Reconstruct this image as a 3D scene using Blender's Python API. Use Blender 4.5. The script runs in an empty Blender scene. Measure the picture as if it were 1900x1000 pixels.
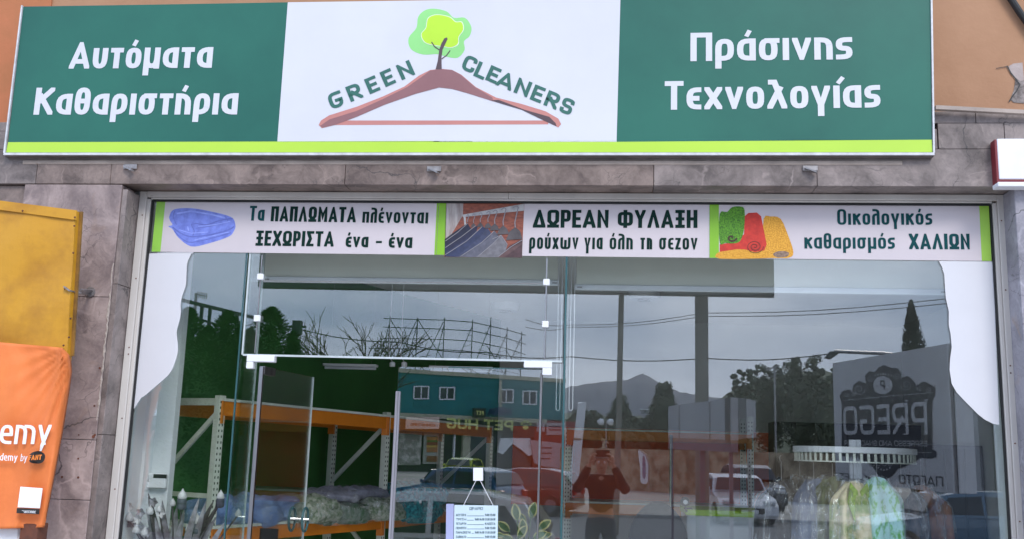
import bpy, math, random
from math import radians as RD, sin, cos, pi, sqrt
from mathutils import Vector, Matrix, noise
random.seed(7)
sc = bpy.context.scene
COL = sc.collection

# ------------------------------------------------------------------ camera, world, sun, exposure
F_PX, PITCH, YAW, ROLL = 1832.0, 0.18096, 0.10318, 0.030446
CAMP = Vector((0.0, -5.7, 1.6))
_f = Vector((-sin(YAW)*cos(PITCH), cos(YAW)*cos(PITCH), sin(PITCH)))
_r = Vector((cos(YAW), sin(YAW), 0.0))
_u = _r.cross(_f)
RX = _r*cos(ROLL) + _u*sin(ROLL)
UX = -_r*sin(ROLL) + _u*cos(ROLL)
cam = bpy.data.cameras.new('camera')
camo = bpy.data.objects.new('camera', cam); COL.objects.link(camo)
cam.sensor_width = 36.0; cam.lens = 36.0*F_PX/1900.0
cam.clip_start = 0.05; cam.clip_end = 9000
camo.matrix_world = Matrix(((RX.x, UX.x, -_f.x, CAMP.x), (RX.y, UX.y, -_f.y, CAMP.y), (RX.z, UX.z, -_f.z, CAMP.z), (0, 0, 0, 1)))
sc.camera = camo

SUN_EL, SUN_AZ = RD(44), RD(205)      # azimuth measured so that the sun stands over the street
world = bpy.data.worlds.new('World'); sc.world = world; world.use_nodes = True
nt = world.node_tree; nt.nodes.clear()
wo = nt.nodes.new('ShaderNodeOutputWorld'); bg = nt.nodes.new('ShaderNodeBackground')
sky = nt.nodes.new('ShaderNodeTexSky'); sky.sky_type = 'NISHITA'; sky.sun_disc = False
sky.sun_elevation = SUN_EL; sky.sun_rotation = RD(180); sky.air_density = 1.5; sky.dust_density = 4.0
tc = nt.nodes.new('ShaderNodeTexCoord'); mp = nt.nodes.new('ShaderNodeMapping')
mp.inputs['Scale'].default_value = (1, 1, 3.2)
nz = nt.nodes.new('ShaderNodeTexNoise'); nz.inputs['Scale'].default_value = 3.4; nz.inputs['Detail'].default_value = 7; nz.inputs['Roughness'].default_value = .55
cr = nt.nodes.new('ShaderNodeValToRGB')
cr.color_ramp.elements[0].position = .36; cr.color_ramp.elements[0].color = (6.4, 8.8, 13.2, 1)
cr.color_ramp.elements[1].position = .64; cr.color_ramp.elements[1].color = (13.4, 15.5, 19.6, 1)
mx = nt.nodes.new('ShaderNodeMix'); mx.data_type = 'RGBA'; mx.inputs[0].default_value = .85
L = nt.links.new
L(tc.outputs['Generated'], mp.inputs[0]); L(mp.outputs[0], nz.inputs['Vector']); L(nz.outputs['Fac'], cr.inputs[0])
L(sky.outputs[0], mx.inputs[6]); L(cr.outputs[0], mx.inputs[7]); L(mx.outputs[2], bg.inputs[0]); L(bg.outputs[0], wo.inputs[0])
bg.inputs[1].default_value = 0.1
sl = bpy.data.lights.new('sun', 'SUN'); sl.energy = 1.5; sl.angle = RD(20); sl.color = (1, .96, .9)
so = bpy.data.objects.new('sun', sl); COL.objects.link(so)
sd = Vector((0.35, -cos(SUN_EL), sin(SUN_EL)))          # towards the sun
so.rotation_euler = sd.to_track_quat('Z', 'Y').to_euler(); so.location = (0, -20, 30)
sc.view_settings.view_transform = 'Standard'; sc.view_settings.look = 'None'
sc.view_settings.exposure = 0.38; sc.view_settings.gamma = 1.0
sc.render.engine = 'CYCLES'
sc.cycles.use_denoising = True
sc.cycles.max_bounces = 10; sc.cycles.transparent_max_bounces = 40; sc.cycles.glossy_bounces = 5
sc.cycles.sample_clamp_indirect = 6
sc.render.film_transparent = False

# ------------------------------------------------------------------ pixel of the photograph -> point
def ray(px, py): return _f*F_PX + RX*(px-950) - UX*(py-500)
def at(px, py, Y):
    d = ray(px, py); return CAMP + d*((Y-CAMP.y)/d.y)
def rf(px, py, dist):                     # the real place of what the shop glass mirrors, dist metres along the mirrored line
    p = at(px, py, dist-5.7); return Vector((p.x, -p.y, p.z))

# ------------------------------------------------------------------ mesh builder
class MB:
    def __init__(s): s.v = []; s.f = []; s.mi = []; s.cur = 0; s.marks = []
    def add(s, vs, fs):
        n = len(s.v); s.v += [tuple(v) for v in vs]
        for f in fs: s.f.append(tuple(i+n for i in f)); s.mi.append(s.cur)
        return s
    def box(s, a, b):
        x0, y0, z0 = (min(a[i], b[i]) for i in range(3)); x1, y1, z1 = (max(a[i], b[i]) for i in range(3))
        return s.add([(x0,y0,z0),(x1,y0,z0),(x1,y1,z0),(x0,y1,z0),(x0,y0,z1),(x1,y0,z1),(x1,y1,z1),(x0,y1,z1)],
                     [(0,3,2,1),(4,5,6,7),(0,1,5,4),(1,2,6,5),(2,3,7,6),(3,0,4,7)])
    def bbox(s, a, b, r=.004):            # box with chamfered edges
        x0, y0, z0 = (min(a[i], b[i]) for i in range(3)); x1, y1, z1 = (max(a[i], b[i]) for i in range(3))
        r = min(r, (x1-x0)*.45, (y1-y0)*.45, (z1-z0)*.45)
        vs = []; idx = {}
        for i, X in enumerate((x0, x1)):
            for j, Y in enumerate((y0, y1)):
                for k, Z in enumerate((z0, z1)):
                    sx, sy, sz = (1, -1)[i]*r, (1, -1)[j]*r, (1, -1)[k]*r
                    for ax, p in enumerate(((X, Y+sy, Z+sz), (X+sx, Y, Z+sz), (X+sx, Y+sy, Z))):
                        idx[i, j, k, ax] = len(vs); vs.append(p)
        fs = []
        g = lambda i, j, k, a: idx[i, j, k, a]
        for i in (0, 1): fs.append([g(i,0,0,0), g(i,1,0,0), g(i,1,1,0), g(i,0,1,0)])
        for j in (0, 1): fs.append([g(0,j,0,1), g(1,j,0,1), g(1,j,1,1), g(0,j,1,1)])
        for k in (0, 1): fs.append([g(0,0,k,2), g(1,0,k,2), g(1,1,k,2), g(0,1,k,2)])
        for i in (0, 1):
            for j in (0, 1): fs.append([g(i,j,0,0), g(i,j,1,0), g(i,j,1,1), g(i,j,0,1)])
            for k in (0, 1): fs.append([g(i,0,k,0), g(i,1,k,0), g(i,1,k,2), g(i,0,k,2)])
        for j in (0, 1):
            for k in (0, 1): fs.append([g(0,j,k,1), g(1,j,k,1), g(1,j,k,2), g(0,j,k,2)])
        for i in (0, 1):
            for j in (0, 1):
                for k in (0, 1): fs.append([g(i,j,k,0), g(i,j,k,1), g(i,j,k,2)])
        c = Vector(((x0+x1)/2, (y0+y1)/2, (z0+z1)/2)); out = []
        for f in fs:
            p = [Vector(vs[q]) for q in f]; n = (p[1]-p[0]).cross(p[2]-p[0]); m = sum(p, Vector())/len(p)
            out.append(f if n.dot(m-c) > 0 else f[::-1])
        return s.add(vs, out)
    def bar(s, a, b, w, h=None, up=(0, 0, 1)):     # beam of section w x h from a to b
        h = h or w; a = Vector(a); b = Vector(b); d = (b-a).normalized(); up = Vector(up)
        if abs(d.dot(up)) > .98: up = Vector((0, 1, 0))
        sx = d.cross(up).normalized(); sz = sx.cross(d)
        vs = [p+sx*i*w/2+sz*j*h/2 for p in (a, b) for i, j in ((-1,-1),(1,-1),(1,1),(-1,1))]
        return s.add(vs, [(0,1,2,3),(7,6,5,4),(0,4,5,1),(1,5,6,2),(2,6,7,3),(3,7,4,0)])
    def tube(s, pts, r, n=8, cap=True):
        pts = [Vector(p) for p in pts]; m = len(pts); rr = r if isinstance(r, (list, tuple)) else [r]*m
        vs = []; prev = None
        for i, p in enumerate(pts):
            d = (pts[min(i+1, m-1)]-pts[max(i-1, 0)]).normalized()
            if prev is None:
                up = Vector((0, 0, 1)) if abs(d.z) < .9 else Vector((0, 1, 0))
            else: up = prev
            sx = d.cross(up).normalized(); sz = sx.cross(d).normalized(); prev = sz
            for k in range(n):
                a = 2*pi*k/n; vs.append(p+(sx*cos(a)+sz*sin(a))*rr[i])
        fs = [(i*n+k, i*n+(k+1) % n, (i+1)*n+(k+1) % n, (i+1)*n+k) for i in range(m-1) for k in range(n)]
        if cap: fs += [tuple(range(n))[::-1], tuple((m-1)*n+k for k in range(n))]
        return s.add(vs, fs)
    def lathe(s, prof, c=(0, 0, 0), n=20, axis='z', sq=1.0):
        vs = []; m = len(prof); c = Vector(c)
        for r, h in prof:
            for k in range(n):
                a = 2*pi*k/n; p = (r*cos(a), r*sin(a)*sq, h)
                if axis == 'y': p = (p[0], p[2], p[1])
                if axis == 'x': p = (p[2], p[0], p[1])
                vs.append(c+Vector(p))
        fs = [(i*n+k, i*n+(k+1) % n, (i+1)*n+(k+1) % n, (i+1)*n+k) for i in range(m-1) for k in range(n)]
        fs += [tuple(range(n))[::-1], tuple((m-1)*n+k for k in range(n))]
        return s.add(vs, fs)
    def slab(s, poly, n, t):              # polygon (world points) thickened by t behind its normal n
        n = Vector(n).normalized(); p = [Vector(q) for q in poly]; m = len(p)
        nn = Vector()
        for i in range(m): nn += p[i].cross(p[(i+1) % m])
        if nn.dot(n) < 0: p = p[::-1]
        vs = p+[q-n*t for q in p]
        return s.add(vs, [tuple(range(m)), tuple(range(2*m-1, m-1, -1))]+[(i, i+m, (i+1) % m+m, (i+1) % m) for i in range(m)])
    def build(s, name, mat, parent=None, world=True, smooth=False):
        if name == 'lettering' and len(s.marks) > 1:      # one object per written word
            mk = s.marks+[(len(s.v), len(s.f))]; mk[0] = (0, 0)
            for (v0, f0), (v1, f1) in zip(mk, mk[1:]):
                if f1 > f0:
                    q = MB(); q.v = s.v[v0:v1]; q.f = [tuple(i-v0 for i in f) for f in s.f[f0:f1]]; o = q.build(name, mat, parent, world, smooth)
            return o
        me = bpy.data.meshes.new(name)
        off = wloc(parent) if (parent is not None and world) else Vector((0, 0, 0))
        me.from_pydata([tuple(Vector(v)-off) for v in s.v], [], s.f)
        for m in (mat if isinstance(mat, (list, tuple)) else [mat]): me.materials.append(m)
        if s.mi and any(s.mi): me.polygons.foreach_set('material_index', s.mi)
        if smooth: me.polygons.foreach_set('use_smooth', [True]*len(me.polygons))
        me.update()
        o = bpy.data.objects.new(name, me); COL.objects.link(o)
        if parent is not None: o.parent = parent
        if name in ('photo_print', 'carpet_print', 'logo_print', 'duvet_print', 'print_lines', 'rivet'): o['kind'] = 'stuff'
        return o
def wloc(o):
    v = Vector(o.location)
    while o.parent is not None: o = o.parent; v += Vector(o.location)
    return v
def tag(o, label, cat, group=None):
    o['label'] = label; o['category'] = cat
    if group: o['group'] = group
    return o
def thing(name, label, cat, loc=(0, 0, 0), group=None, rz=0):
    o = bpy.data.objects.new(name, None); COL.objects.link(o); o.location = loc; o.rotation_euler = (0, 0, rz)
    o.empty_display_size = .1
    return tag(o, label, cat, group)
def struct(name, mb, mat, **k):
    o = mb.build(name, mat, None, **k); o['kind'] = 'structure'; return o
def copy_tree(o, parent=None):
    kids = [c for c in COL.objects if c.parent == o]
    c = o.copy(); COL.objects.link(c); c.parent = parent
    for ch in kids: copy_tree(ch, c)
    return c

# ------------------------------------------------------------------ materials
def mat(name, col, col2=None, scale=6.0, rough=.55, metal=0.0, bump=0.0, bscale=None, spec=.5, coat=0.0, detail=6, stretch=None, lo=.35, hi=.65, dist=.006, alpha=None, rvar=.12):
    m = bpy.data.materials.new(name); m.use_nodes = True; n = m.node_tree; b = n.nodes['Principled BSDF']; l = n.links.new
    c = tuple(col)+(1,)
    b.inputs['Roughness'].default_value = rough; b.inputs['Metallic'].default_value = metal
    b.inputs['Specular IOR Level'].default_value = spec; b.inputs['Coat Weight'].default_value = coat
    t = n.nodes.new('ShaderNodeTexCoord'); mpn = n.nodes.new('ShaderNodeMapping'); l(t.outputs['Object'], mpn.inputs[0])
    if stretch: mpn.inputs['Scale'].default_value = stretch
    q = n.nodes.new('ShaderNodeTexNoise'); q.inputs['Scale'].default_value = scale; q.inputs['Detail'].default_value = detail; q.inputs['Roughness'].default_value = .62
    l(mpn.outputs[0], q.inputs['Vector'])
    r = n.nodes.new('ShaderNodeValToRGB'); r.color_ramp.elements[0].position = lo; r.color_ramp.elements[1].position = hi
    col2 = col2 or tuple(x*.86 for x in col)
    r.color_ramp.elements[0].color = tuple(col2)+(1,); r.color_ramp.elements[1].color = c
    l(q.outputs['Fac'], r.inputs[0]); l(r.outputs[0], b.inputs['Base Color'])
    rm = n.nodes.new('ShaderNodeMapRange'); rm.inputs[3].default_value = max(0, rough-rvar/2); rm.inputs[4].default_value = min(1, rough+rvar/2)
    l(q.outputs['Fac'], rm.inputs[0]); l(rm.outputs[0], b.inputs['Roughness'])
    if bump:
        q2 = n.nodes.new('ShaderNodeTexNoise'); q2.inputs['Scale'].default_value = bscale or scale*4; q2.inputs['Detail'].default_value = 4
        l(mpn.outputs[0], q2.inputs['Vector'])
        bu = n.nodes.new('ShaderNodeBump'); bu.inputs['Strength'].default_value = bump; bu.inputs['Distance'].default_value = dist
        l(q2.outputs['Fac'], bu.inputs['Height']); l(bu.outputs[0], b.inputs['Normal'])
    if alpha is not None: b.inputs['Alpha'].default_value = alpha
    return m

def marble(name, a, b2, crack=(.045, .04, .04), scale=1.0, stain=None):
    m = bpy.data.materials.new(name); m.use_nodes = True; n = m.node_tree; b = n.nodes['Principled BSDF']; l = n.links.new; N = n.nodes.new
    t = N('ShaderNodeTexCoord')
    w = N('ShaderNodeTexNoise'); w.inputs['Scale'].default_value = 2.2*scale; w.inputs['Detail'].default_value = 5
    l(t.outputs['Object'], w.inputs['Vector'])
    mxv = N('ShaderNodeMix'); mxv.data_type = 'RGBA'; mxv.blend_type = 'ADD'; mxv.inputs[0].default_value = .55
    l(t.outputs['Object'], mxv.inputs[6]); l(w.outputs['Color'], mxv.inputs[7])
    # soft clouding
    q = N('ShaderNodeTexNoise'); q.inputs['Scale'].default_value = 3.5*scale; q.inputs['Detail'].default_value = 9; q.inputs['Roughness'].default_value = .66
    l(mxv.outputs[2], q.inputs['Vector'])
    r = N('ShaderNodeValToRGB'); e = r.color_ramp.elements
    e[0].position = .36; e[0].color = tuple(b2)+(1,); e[1].position = .62; e[1].color = tuple(a)+(1,)
    l(q.outputs['Fac'], r.inputs[0])
    # fine speckle
    sp = N('ShaderNodeTexNoise'); sp.inputs['Scale'].default_value = 60; sp.inputs['Detail'].default_value = 3
    l(t.outputs['Object'], sp.inputs['Vector'])
    spr = N('ShaderNodeMapRange'); spr.inputs[3].default_value = .82; spr.inputs[4].default_value = 1.16
    l(sp.outputs['Fac'], spr.inputs[0])
    mul = N('ShaderNodeMix'); mul.data_type = 'RGBA'; mul.blend_type = 'MULTIPLY'; mul.inputs[0].default_value = 1
    l(r.outputs[0], mul.inputs[6]); l(spr.outputs[0], mul.inputs[7])
    cur = mul.outputs[2]
    # thin dark veins at two scales, faded in and out by a mask
    for sc_, th, cc, amt in ((1.5*scale, .010, crack, .95), (3.6*scale, .012, crack, .75), (8.5*scale, .018, tuple(x*.55 for x in b2), .6), (2.6*scale, .03, tuple(x*1.3 for x in a), .6)):
        v = N('ShaderNodeTexVoronoi'); v.feature = 'DISTANCE_TO_EDGE'; v.inputs['Scale'].default_value = sc_
        l(mxv.outputs[2], v.inputs['Vector'])
        mr = N('ShaderNodeMapRange'); mr.inputs[1].default_value = 0; mr.inputs[2].default_value = th; mr.inputs[3].default_value = amt; mr.inputs[4].default_value = 0
        l(v.outputs['Distance'], mr.inputs[0])
        k = N('ShaderNodeTexNoise'); k.inputs['Scale'].default_value = 2.1*scale+sc_*.3; k.inputs['Detail'].default_value = 2
        l(t.outputs['Object'], k.inputs['Vector'])
        kr = N('ShaderNodeMapRange'); kr.inputs[1].default_value = .50; kr.inputs[2].default_value = .62; l(k.outputs['Fac'], kr.inputs[0])
        mm = N('ShaderNodeMath'); mm.operation = 'MULTIPLY'; l(mr.outputs[0], mm.inputs[0]); l(kr.outputs[0], mm.inputs[1])
        mc = N('ShaderNodeMix'); mc.data_type = 'RGBA'; mc.inputs[7].default_value = tuple(cc)+(1,)
        l(mm.outputs[0], mc.inputs[0]); l(cur, mc.inputs[6]); cur = mc.outputs[2]
    if stain:
        k = N('ShaderNodeTexNoise'); k.inputs['Scale'].default_value = 5; k.inputs['Detail'].default_value = 5; k.inputs['Distortion'].default_value = 1.5
        l(t.outputs['Object'], k.inputs['Vector'])
        kr = N('ShaderNodeMapRange'); kr.inputs[1].default_value = .6; kr.inputs[2].default_value = .75; kr.inputs[4].default_value = .5; l(k.outputs['Fac'], kr.inputs[0])
        mc = N('ShaderNodeMix'); mc.data_type = 'RGBA'; mc.inputs[7].default_value = tuple(stain)+(1,)
        l(kr.outputs[0], mc.inputs[0]); l(cur, mc.inputs[6]); cur = mc.outputs[2]
    l(cur, b.inputs['Base Color'])
    b.inputs['Roughness'].default_value = .42; b.inputs['Specular IOR Level'].default_value = .35
    bu = N('ShaderNodeBump'); bu.inputs['Strength'].default_value = .25; bu.inputs['Distance'].default_value = .003
    l(q.outputs['Fac'], bu.inputs['Height']); l(bu.outputs[0], b.inputs['Normal'])
    return m

def glass(name, r0=.12, tint=(.97, .99, .98)):
    m = bpy.data.materials.new(name); m.use_nodes = True; n = m.node_tree; n.nodes.clear(); l = n.links.new; N = n.nodes.new
    out = N('ShaderNodeOutputMaterial'); mixs = N('ShaderNodeMixShader'); tr = N('ShaderNodeBsdfTransparent'); gl = N('ShaderNodeBsdfGlossy')
    tr.inputs[0].default_value = tuple(tint)+(1,); gl.inputs['Roughness'].default_value = 0.0; gl.inputs['Color'].default_value = (1, 1, 1, 1)
    g = N('ShaderNodeNewGeometry'); d = N('ShaderNodeVectorMath'); d.operation = 'DOT_PRODUCT'
    l(g.outputs['Incoming'], d.inputs[0]); l(g.outputs['Normal'], d.inputs[1])
    ab = N('ShaderNodeMath'); ab.operation = 'ABSOLUTE'; l(d.outputs['Value'], ab.inputs[0])
    om = N('ShaderNodeMath'); om.operation = 'SUBTRACT'; om.inputs[0].default_value = 1; l(ab.outputs[0], om.inputs[1])
    pw = N('ShaderNodeMath'); pw.operation = 'POWER'; l(om.outputs[0], pw.inputs[0]); pw.inputs[1].default_value = 5
    ma = N('ShaderNodeMath'); ma.operation = 'MULTIPLY_ADD'; l(pw.outputs[0], ma.inputs[0]); ma.inputs[1].default_value = 1-r0; ma.inputs[2].default_value = r0
    l(ma.outputs[0], mixs.inputs[0]); l(tr.outputs[0], mixs.inputs[1]); l(gl.outputs[0], mixs.inputs[2]); l(mixs.outputs[0], out.inputs[0])
    return m

def plastic_film(name, haze=.16, gloss=.16, col=(.9, .93, .95)):
    m = bpy.data.materials.new(name); m.use_nodes = True; n = m.node_tree; n.nodes.clear(); l = n.links.new; N = n.nodes.new
    out = N('ShaderNodeOutputMaterial'); tr = N('ShaderNodeBsdfTransparent'); gl = N('ShaderNodeBsdfGlossy'); df = N('ShaderNodeBsdfDiffuse')
    gl.inputs['Roughness'].default_value = .12; df.inputs[0].default_value = tuple(col)+(1,)
    t = N('ShaderNodeTexCoord'); mpn = N('ShaderNodeMapping'); mpn.inputs['Scale'].default_value = (1, 1, .32); l(t.outputs['Object'], mpn.inputs[0])
    q = N('ShaderNodeTexNoise'); q.inputs['Scale'].default_value = 24; q.inputs['Detail'].default_value = 5; q.inputs['Distortion'].default_value = 1.1
    l(mpn.outputs[0], q.inputs['Vector'])
    bu = N('ShaderNodeBump'); bu.inputs['Strength'].default_value = 1.0; bu.inputs['Distance'].default_value = .045; l(q.outputs['Fac'], bu.inputs['Height'])
    l(bu.outputs[0], gl.inputs['Normal']); l(bu.outputs[0], df.inputs['Normal'])
    rr = N('ShaderNodeMapRange'); rr.inputs[1].default_value = .45; rr.inputs[2].default_value = .7; rr.inputs[3].default_value = haze*.35; rr.inputs[4].default_value = haze*2.0
    l(q.outputs['Fac'], rr.inputs[0])
    gr = N('ShaderNodeMapRange'); gr.inputs[1].default_value = .48; gr.inputs[2].default_value = .60; gr.inputs[3].default_value = gloss*.12; gr.inputs[4].default_value = gloss*2.4; l(q.outputs['Fac'], gr.inputs[0])
    m1 = N('ShaderNodeMixShader'); l(rr.outputs[0], m1.inputs[0]); l(tr.outputs[0], m1.inputs[1]); l(df.outputs[0], m1.inputs[2])
    m2 = N('ShaderNodeMixShader'); l(gr.outputs[0], m2.inputs[0]); l(m1.outputs[0], m2.inputs[1]); l(gl.outputs[0], m2.inputs[2]); l(m2.outputs[0], out.inputs[0])
    return m

M = {}
M['glass'] = glass('window_glass')
M['glass_edge'] = mat('glass_edge', (.03, .085, .09), (.05, .12, .13), 3, .15)
M['seal'] = mat('silicone_seal', (.55, .6, .62), (.45, .5, .5), 20, .4)
M['alu'] = mat('cream_aluminium', (.60, .56, .52), (.50, .46, .43), 3, .42, stretch=(1, 1, .2), bump=.05)
M['blackgap'] = mat('black_rubber', (.015, .015, .016), None, 9, .7)
M['steel'] = mat('brushed_steel', (.42, .40, .40), (.30, .28, .28), 30, .3, 1.0, stretch=(1, 1, .1))
M['whiteplastic'] = mat('white_plastic', (.80, .80, .82), (.74, .74, .77), 5, .35)
M['vinyl'] = mat('white_vinyl', (.66, .65, .68), (.62, .61, .64), 1.5, .45)
M['banner'] = mat('printed_vinyl_white', (.60, .53, .55), (.56, .50, .52), 2.5, .4)
M['lime_d'] = mat('printed_lime', (.22, .47, .02), (.20, .43, .02), 3, .4)
M['ink'] = mat('dark_green_ink', (.004, .030, .022), (.003, .02, .016), 6, .6, spec=.12)
M['ink2'] = mat('teal_green_ink', (.006, .065, .070), (.005, .05, .055), 6, .6, spec=.12)
M['sign_green'] = mat('sign_green_film', (.025, .142, .104), (.019, .112, .086), 1.2, .42, spec=.25, bump=.02, bscale=3)
M['sign_white'] = mat('sign_white_film', (.64, .635, .68), (.605, .60, .645), 1.6, .4, spec=.35, bump=.03, bscale=5)
M['sign_lime'] = mat('sign_lime_film', (.44, .67, .05), (.42, .64, .05), 2.0, .36)
M['sign_ink'] = mat('sign_logo_green', (.022, .13, .10), (.02, .11, .085), 3, .4)
M['sign_frame'] = mat('sign_white_frame', (.68, .67, .70), (.5, .49, .5), 14, .45)
M['sign_under'] = mat('sign_shaded_underside', (.19, .155, .145), (.11, .09, .085), 8, .7, bump=.2)  # colour darkened to deepen the shadow under the sign
M['sign_rail'] = mat('painted_support_rail', (.42, .34, .29), (.26, .21, .18), 5, .6, bump=.1)  # rail colour also darkened for the shadow under the sign
M['galv'] = mat('galvanised_bracket', (.36, .34, .34), (.24, .22, .22), 25, .45, .6)
M['orange_wall'] = mat('orange_plaster', (.43, .235, .135), (.38, .20, .11), 3.5, .85, bump=.35, bscale=40, dist=.004)
M['orange_deep'] = mat('orange_red_plaster', (.50, .17, .075), (.40, .15, .06), 3, .85, bump=.35, bscale=40, dist=.004)
M['bare_render'] = mat('bare_grey_render', (.42, .36, .34), (.12, .10, .09), 14, .9, bump=.9, bscale=40, dist=.01)
M['marble_pink'] = marble('pinkish_marble', (.404, .314, .292), (.172, .129, .125), stain=(.25, .165, .12))
M['marble_grey'] = marble('grey_marble', (.284, .232, .215), (.112, .090, .084), scale=1.15)
M['marble_brown'] = marble('brown_grey_marble', (.267, .202, .176), (.107, .077, .067), scale=1.25)
M['marble_blue'] = marble('blue_grey_marble', (.36, .34, .38), (.20, .19, .215), scale=1.1, stain=(.36, .25, .17))
M['mortar'] = mat('pale_mortar', (.50, .42, .36), (.30, .25, .22), 20, .9, bump=.8, bscale=60)
M['yellow_tarp'] = mat('yellow_tarpaulin', (.56, .27, .012), (.36, .15, .008), 3.2, .5, bump=.35, bscale=9, detail=12, lo=.30, hi=.55, dist=.012)
M['orange_cloth'] = mat('orange_banner_cloth', (.80, .215, .05), (.68, .165, .035), 2.6, .6, bump=.45, bscale=7, detail=10, dist=.015)
M['rust'] = mat('rusty_brown_steel', (.16, .05, .025), (.08, .03, .02), 12, .8, bump=.3)
M['white_ink'] = mat('white_ink', (.84, .84, .86), (.8, .8, .82), 4, .45)
M['badge'] = mat('black_badge_ink', (.02, .016, .014), None, 8, .5)
M['red_dark'] = mat('dark_red_paint', (.20, .012, .02), (.16, .01, .016), 6, .4)
M['black'] = mat('matt_black', (.018, .018, .02), (.012, .012, .013), 4, .5)
# interior
M['green_wall'] = mat('dark_green_wall', (.040, .165, .036), (.030, .13, .028), 2.0, .55)
M['white_wall'] = mat('white_wall_paint', (.80, .82, .83), (.74, .76, .78), 1.3, .6, bump=.08)
M['grey_wall'] = mat('pale_grey_wall', (.74, .74, .72), (.68, .68, .66), 1.3, .7)
M['ceiling'] = mat('ceiling_paint', (.84, .83, .82), (.80, .79, .78), 2, .8)
M['floor'] = mat('pale_floor_tile', (.80, .80, .79), (.74, .74, .73), 2, .3)
M['red_panel'] = mat('red_orange_panel', (.88, .13, .03), (.80, .11, .025), 2, .5)
M['rack_white'] = mat('rack_cream_paint', (.66, .68, .60), (.58, .60, .52), 8, .45)
M['rack_orange'] = mat('rack_orange_paint', (.66, .195, .012), (.58, .165, .01), 5, .42)
M['blind'] = mat('blind_fabric', (.80, .79, .70), (.76, .75, .66), 2, .8, bump=.1, bscale=260)
M['chip'] = mat('shelf_board', (.50, .47, .42), (.40, .37, .33), 9, .7)
M['chrome'] = mat('chrome', (.7, .7, .72), (.6, .6, .62), 5, .12, 1.0)
M['darkslot'] = mat('punched_slot_dark', (.03, .04, .03), None, 5, .8)

# ------------------------------------------------------------------ stroke lettering
GL = {}
def G(ch, w, rng, *st): GL[ch] = (w, rng, st)
G('Α', .80, 'C', '0,b .5,c 1,b', '.2,.27 .8,.27'); G('A', .80, 'C', '0,b .5,c 1,b', '.2,.27 .8,.27')
G('Λ', .78, 'C', '0,b .5,c 1,b'); G('Δ', .80, 'C', '0,b .5,c 1,b z')
G('Κ', .72, 'C', '0,b 0,c', '1,c .06,.46', '.34,.58 1,b'); GL['K'] = GL['Κ']
G('Π', .70, 'C', '0,b 0,c 1,c 1,b'); G('Τ', .64, 'C', '0,c 1,c', '.5,c .5,b'); GL['T'] = GL['Τ']
G('Ω', .74, 'C', '0,b .30,b .30,.24 0,.38 0,co 1,co 1,.38 .70,.24 .70,b 1,b')
G('Μ', .86, 'C', '0,b 0,c .5,.34 1,c 1,b'); GL['M'] = GL['Μ']
G('Ξ', .62, 'C', '0,c 1,c', '.08,m .92,m', '0,b 1,b', '.5,c .5,b')
G('Ε', .56, 'C', '1,c 0,c 0,b 1,b', '0,m .86,m'); GL['E'] = GL['Ε']
G('Χ', .74, 'C', '0,b 1,c', '0,c 1,b'); GL['X'] = GL['Χ']
G('Ρ', .62, 'C', '0,b 0,c 1,co 1,.42o 0,.42'); GL['P'] = GL['Ρ']
G('R', .66, 'C', '0,b 0,c 1,co 1,.44o 0,.44', '.45,.44 1,b')
G('Ι', .0, 'C', '0,b 0,c'); GL['I'] = GL['Ι']
G('Σ', .62, 'C', '1,c 0,c .55,m 0,b 1,b'); G('Ν', .70, 'C', '0,b 0,c 1,b 1,c'); GL['N'] = GL['Ν']
G('Φ', 1.0, 'C', '0,.2o 0,.8o 1,.8o 1,.2o z', '.5,b .5,c'); G('Υ', .72, 'C', '0,c .5,.45 1,c', '.5,.5 .5,b'); GL['Y'] = GL['Υ']
G('Η', .70, 'C', '0,b 0,c', '1,b 1,c', '0,m 1,m'); GL['H'] = GL['Η']
G('Ο', .70, 'C', '0,bo 0,co 1,co 1,bo z'); GL['O'] = GL['Ο']; G('0', .56, 'C', '0,bo 0,co 1,co 1,bo z')
G('Γ', .54, 'C', '0,b 0,c 1,c'); G('Β', .66, 'C', '0,b 0,c 1,co 1,mo 0,m', '0,m 1,mo 1,bo 0,b'); GL['B'] = GL['Β']
G('G', .68, 'C', '1,c 0,co 0,bo 1,bo 1,.46 .6,.46'); G('C', .64, 'C', '1,.78 1,co 0,co 0,bo 1,bo 1,.24')
G('L', .54, 'C', '0,c 0,b 1,b'); G('S', .60, 'C', '1,.8 1,co 0,co 0,mo 1,mo 1,bo 0,bo 0,.22'); G('D', .68, 'C', '0,b 0,c 1,co 1,bo z')
G('U', .68, 'C', '0,c 0,bo 1,bo 1,c'); G('F', .54, 'C', '1,c 0,c 0,b', '0,m .86,m')
G('1', .3, 'C', '0,.75 1,c 1,b'); G('2', .56, 'C', '0,c 1,co 1,.55 0,.3 0,b 1,b'); G('3', .56, 'C', '0,c 1,co 1,mo .3,m', '.3,m 1,mo 1,bo 0,b')
G('4', .6, 'C', '.2,c 0,.3 1,.3', '.8,.6 .8,b'); G('8', .56, 'C', '0,bo 0,co 1,co 1,bo z', '0,m 1,m'); G('9', .56, 'C', '1,m 0,mo 0,co 1,co 1,bo 0,b'); G('5', .56, 'C', '1,c 0,c 0,.56 1,.56o 1,bo 0,b'); G('7', .56, 'C', '0,c 1,c .3,b')
G('α', .60, 'X', '1,x 0,xo 0,bo 1,b', '1,x 1,b'); GL['a'] = (.58, 'X', ('0,x 1,xo 1,b', '1,h 0,ho 0,bo 1,b'))
G('ά', .60, 'X', '1,x 0,xo 0,bo 1,b', '1,x 1,b', '!.50,1 .78,1.3')
G('υ', .58, 'X', '0,x 0,bo 1,bo 1,x'); G('ύ', .58, 'X', '0,x 0,bo 1,bo 1,x', '!.45,1 .73,1.3')
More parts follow.
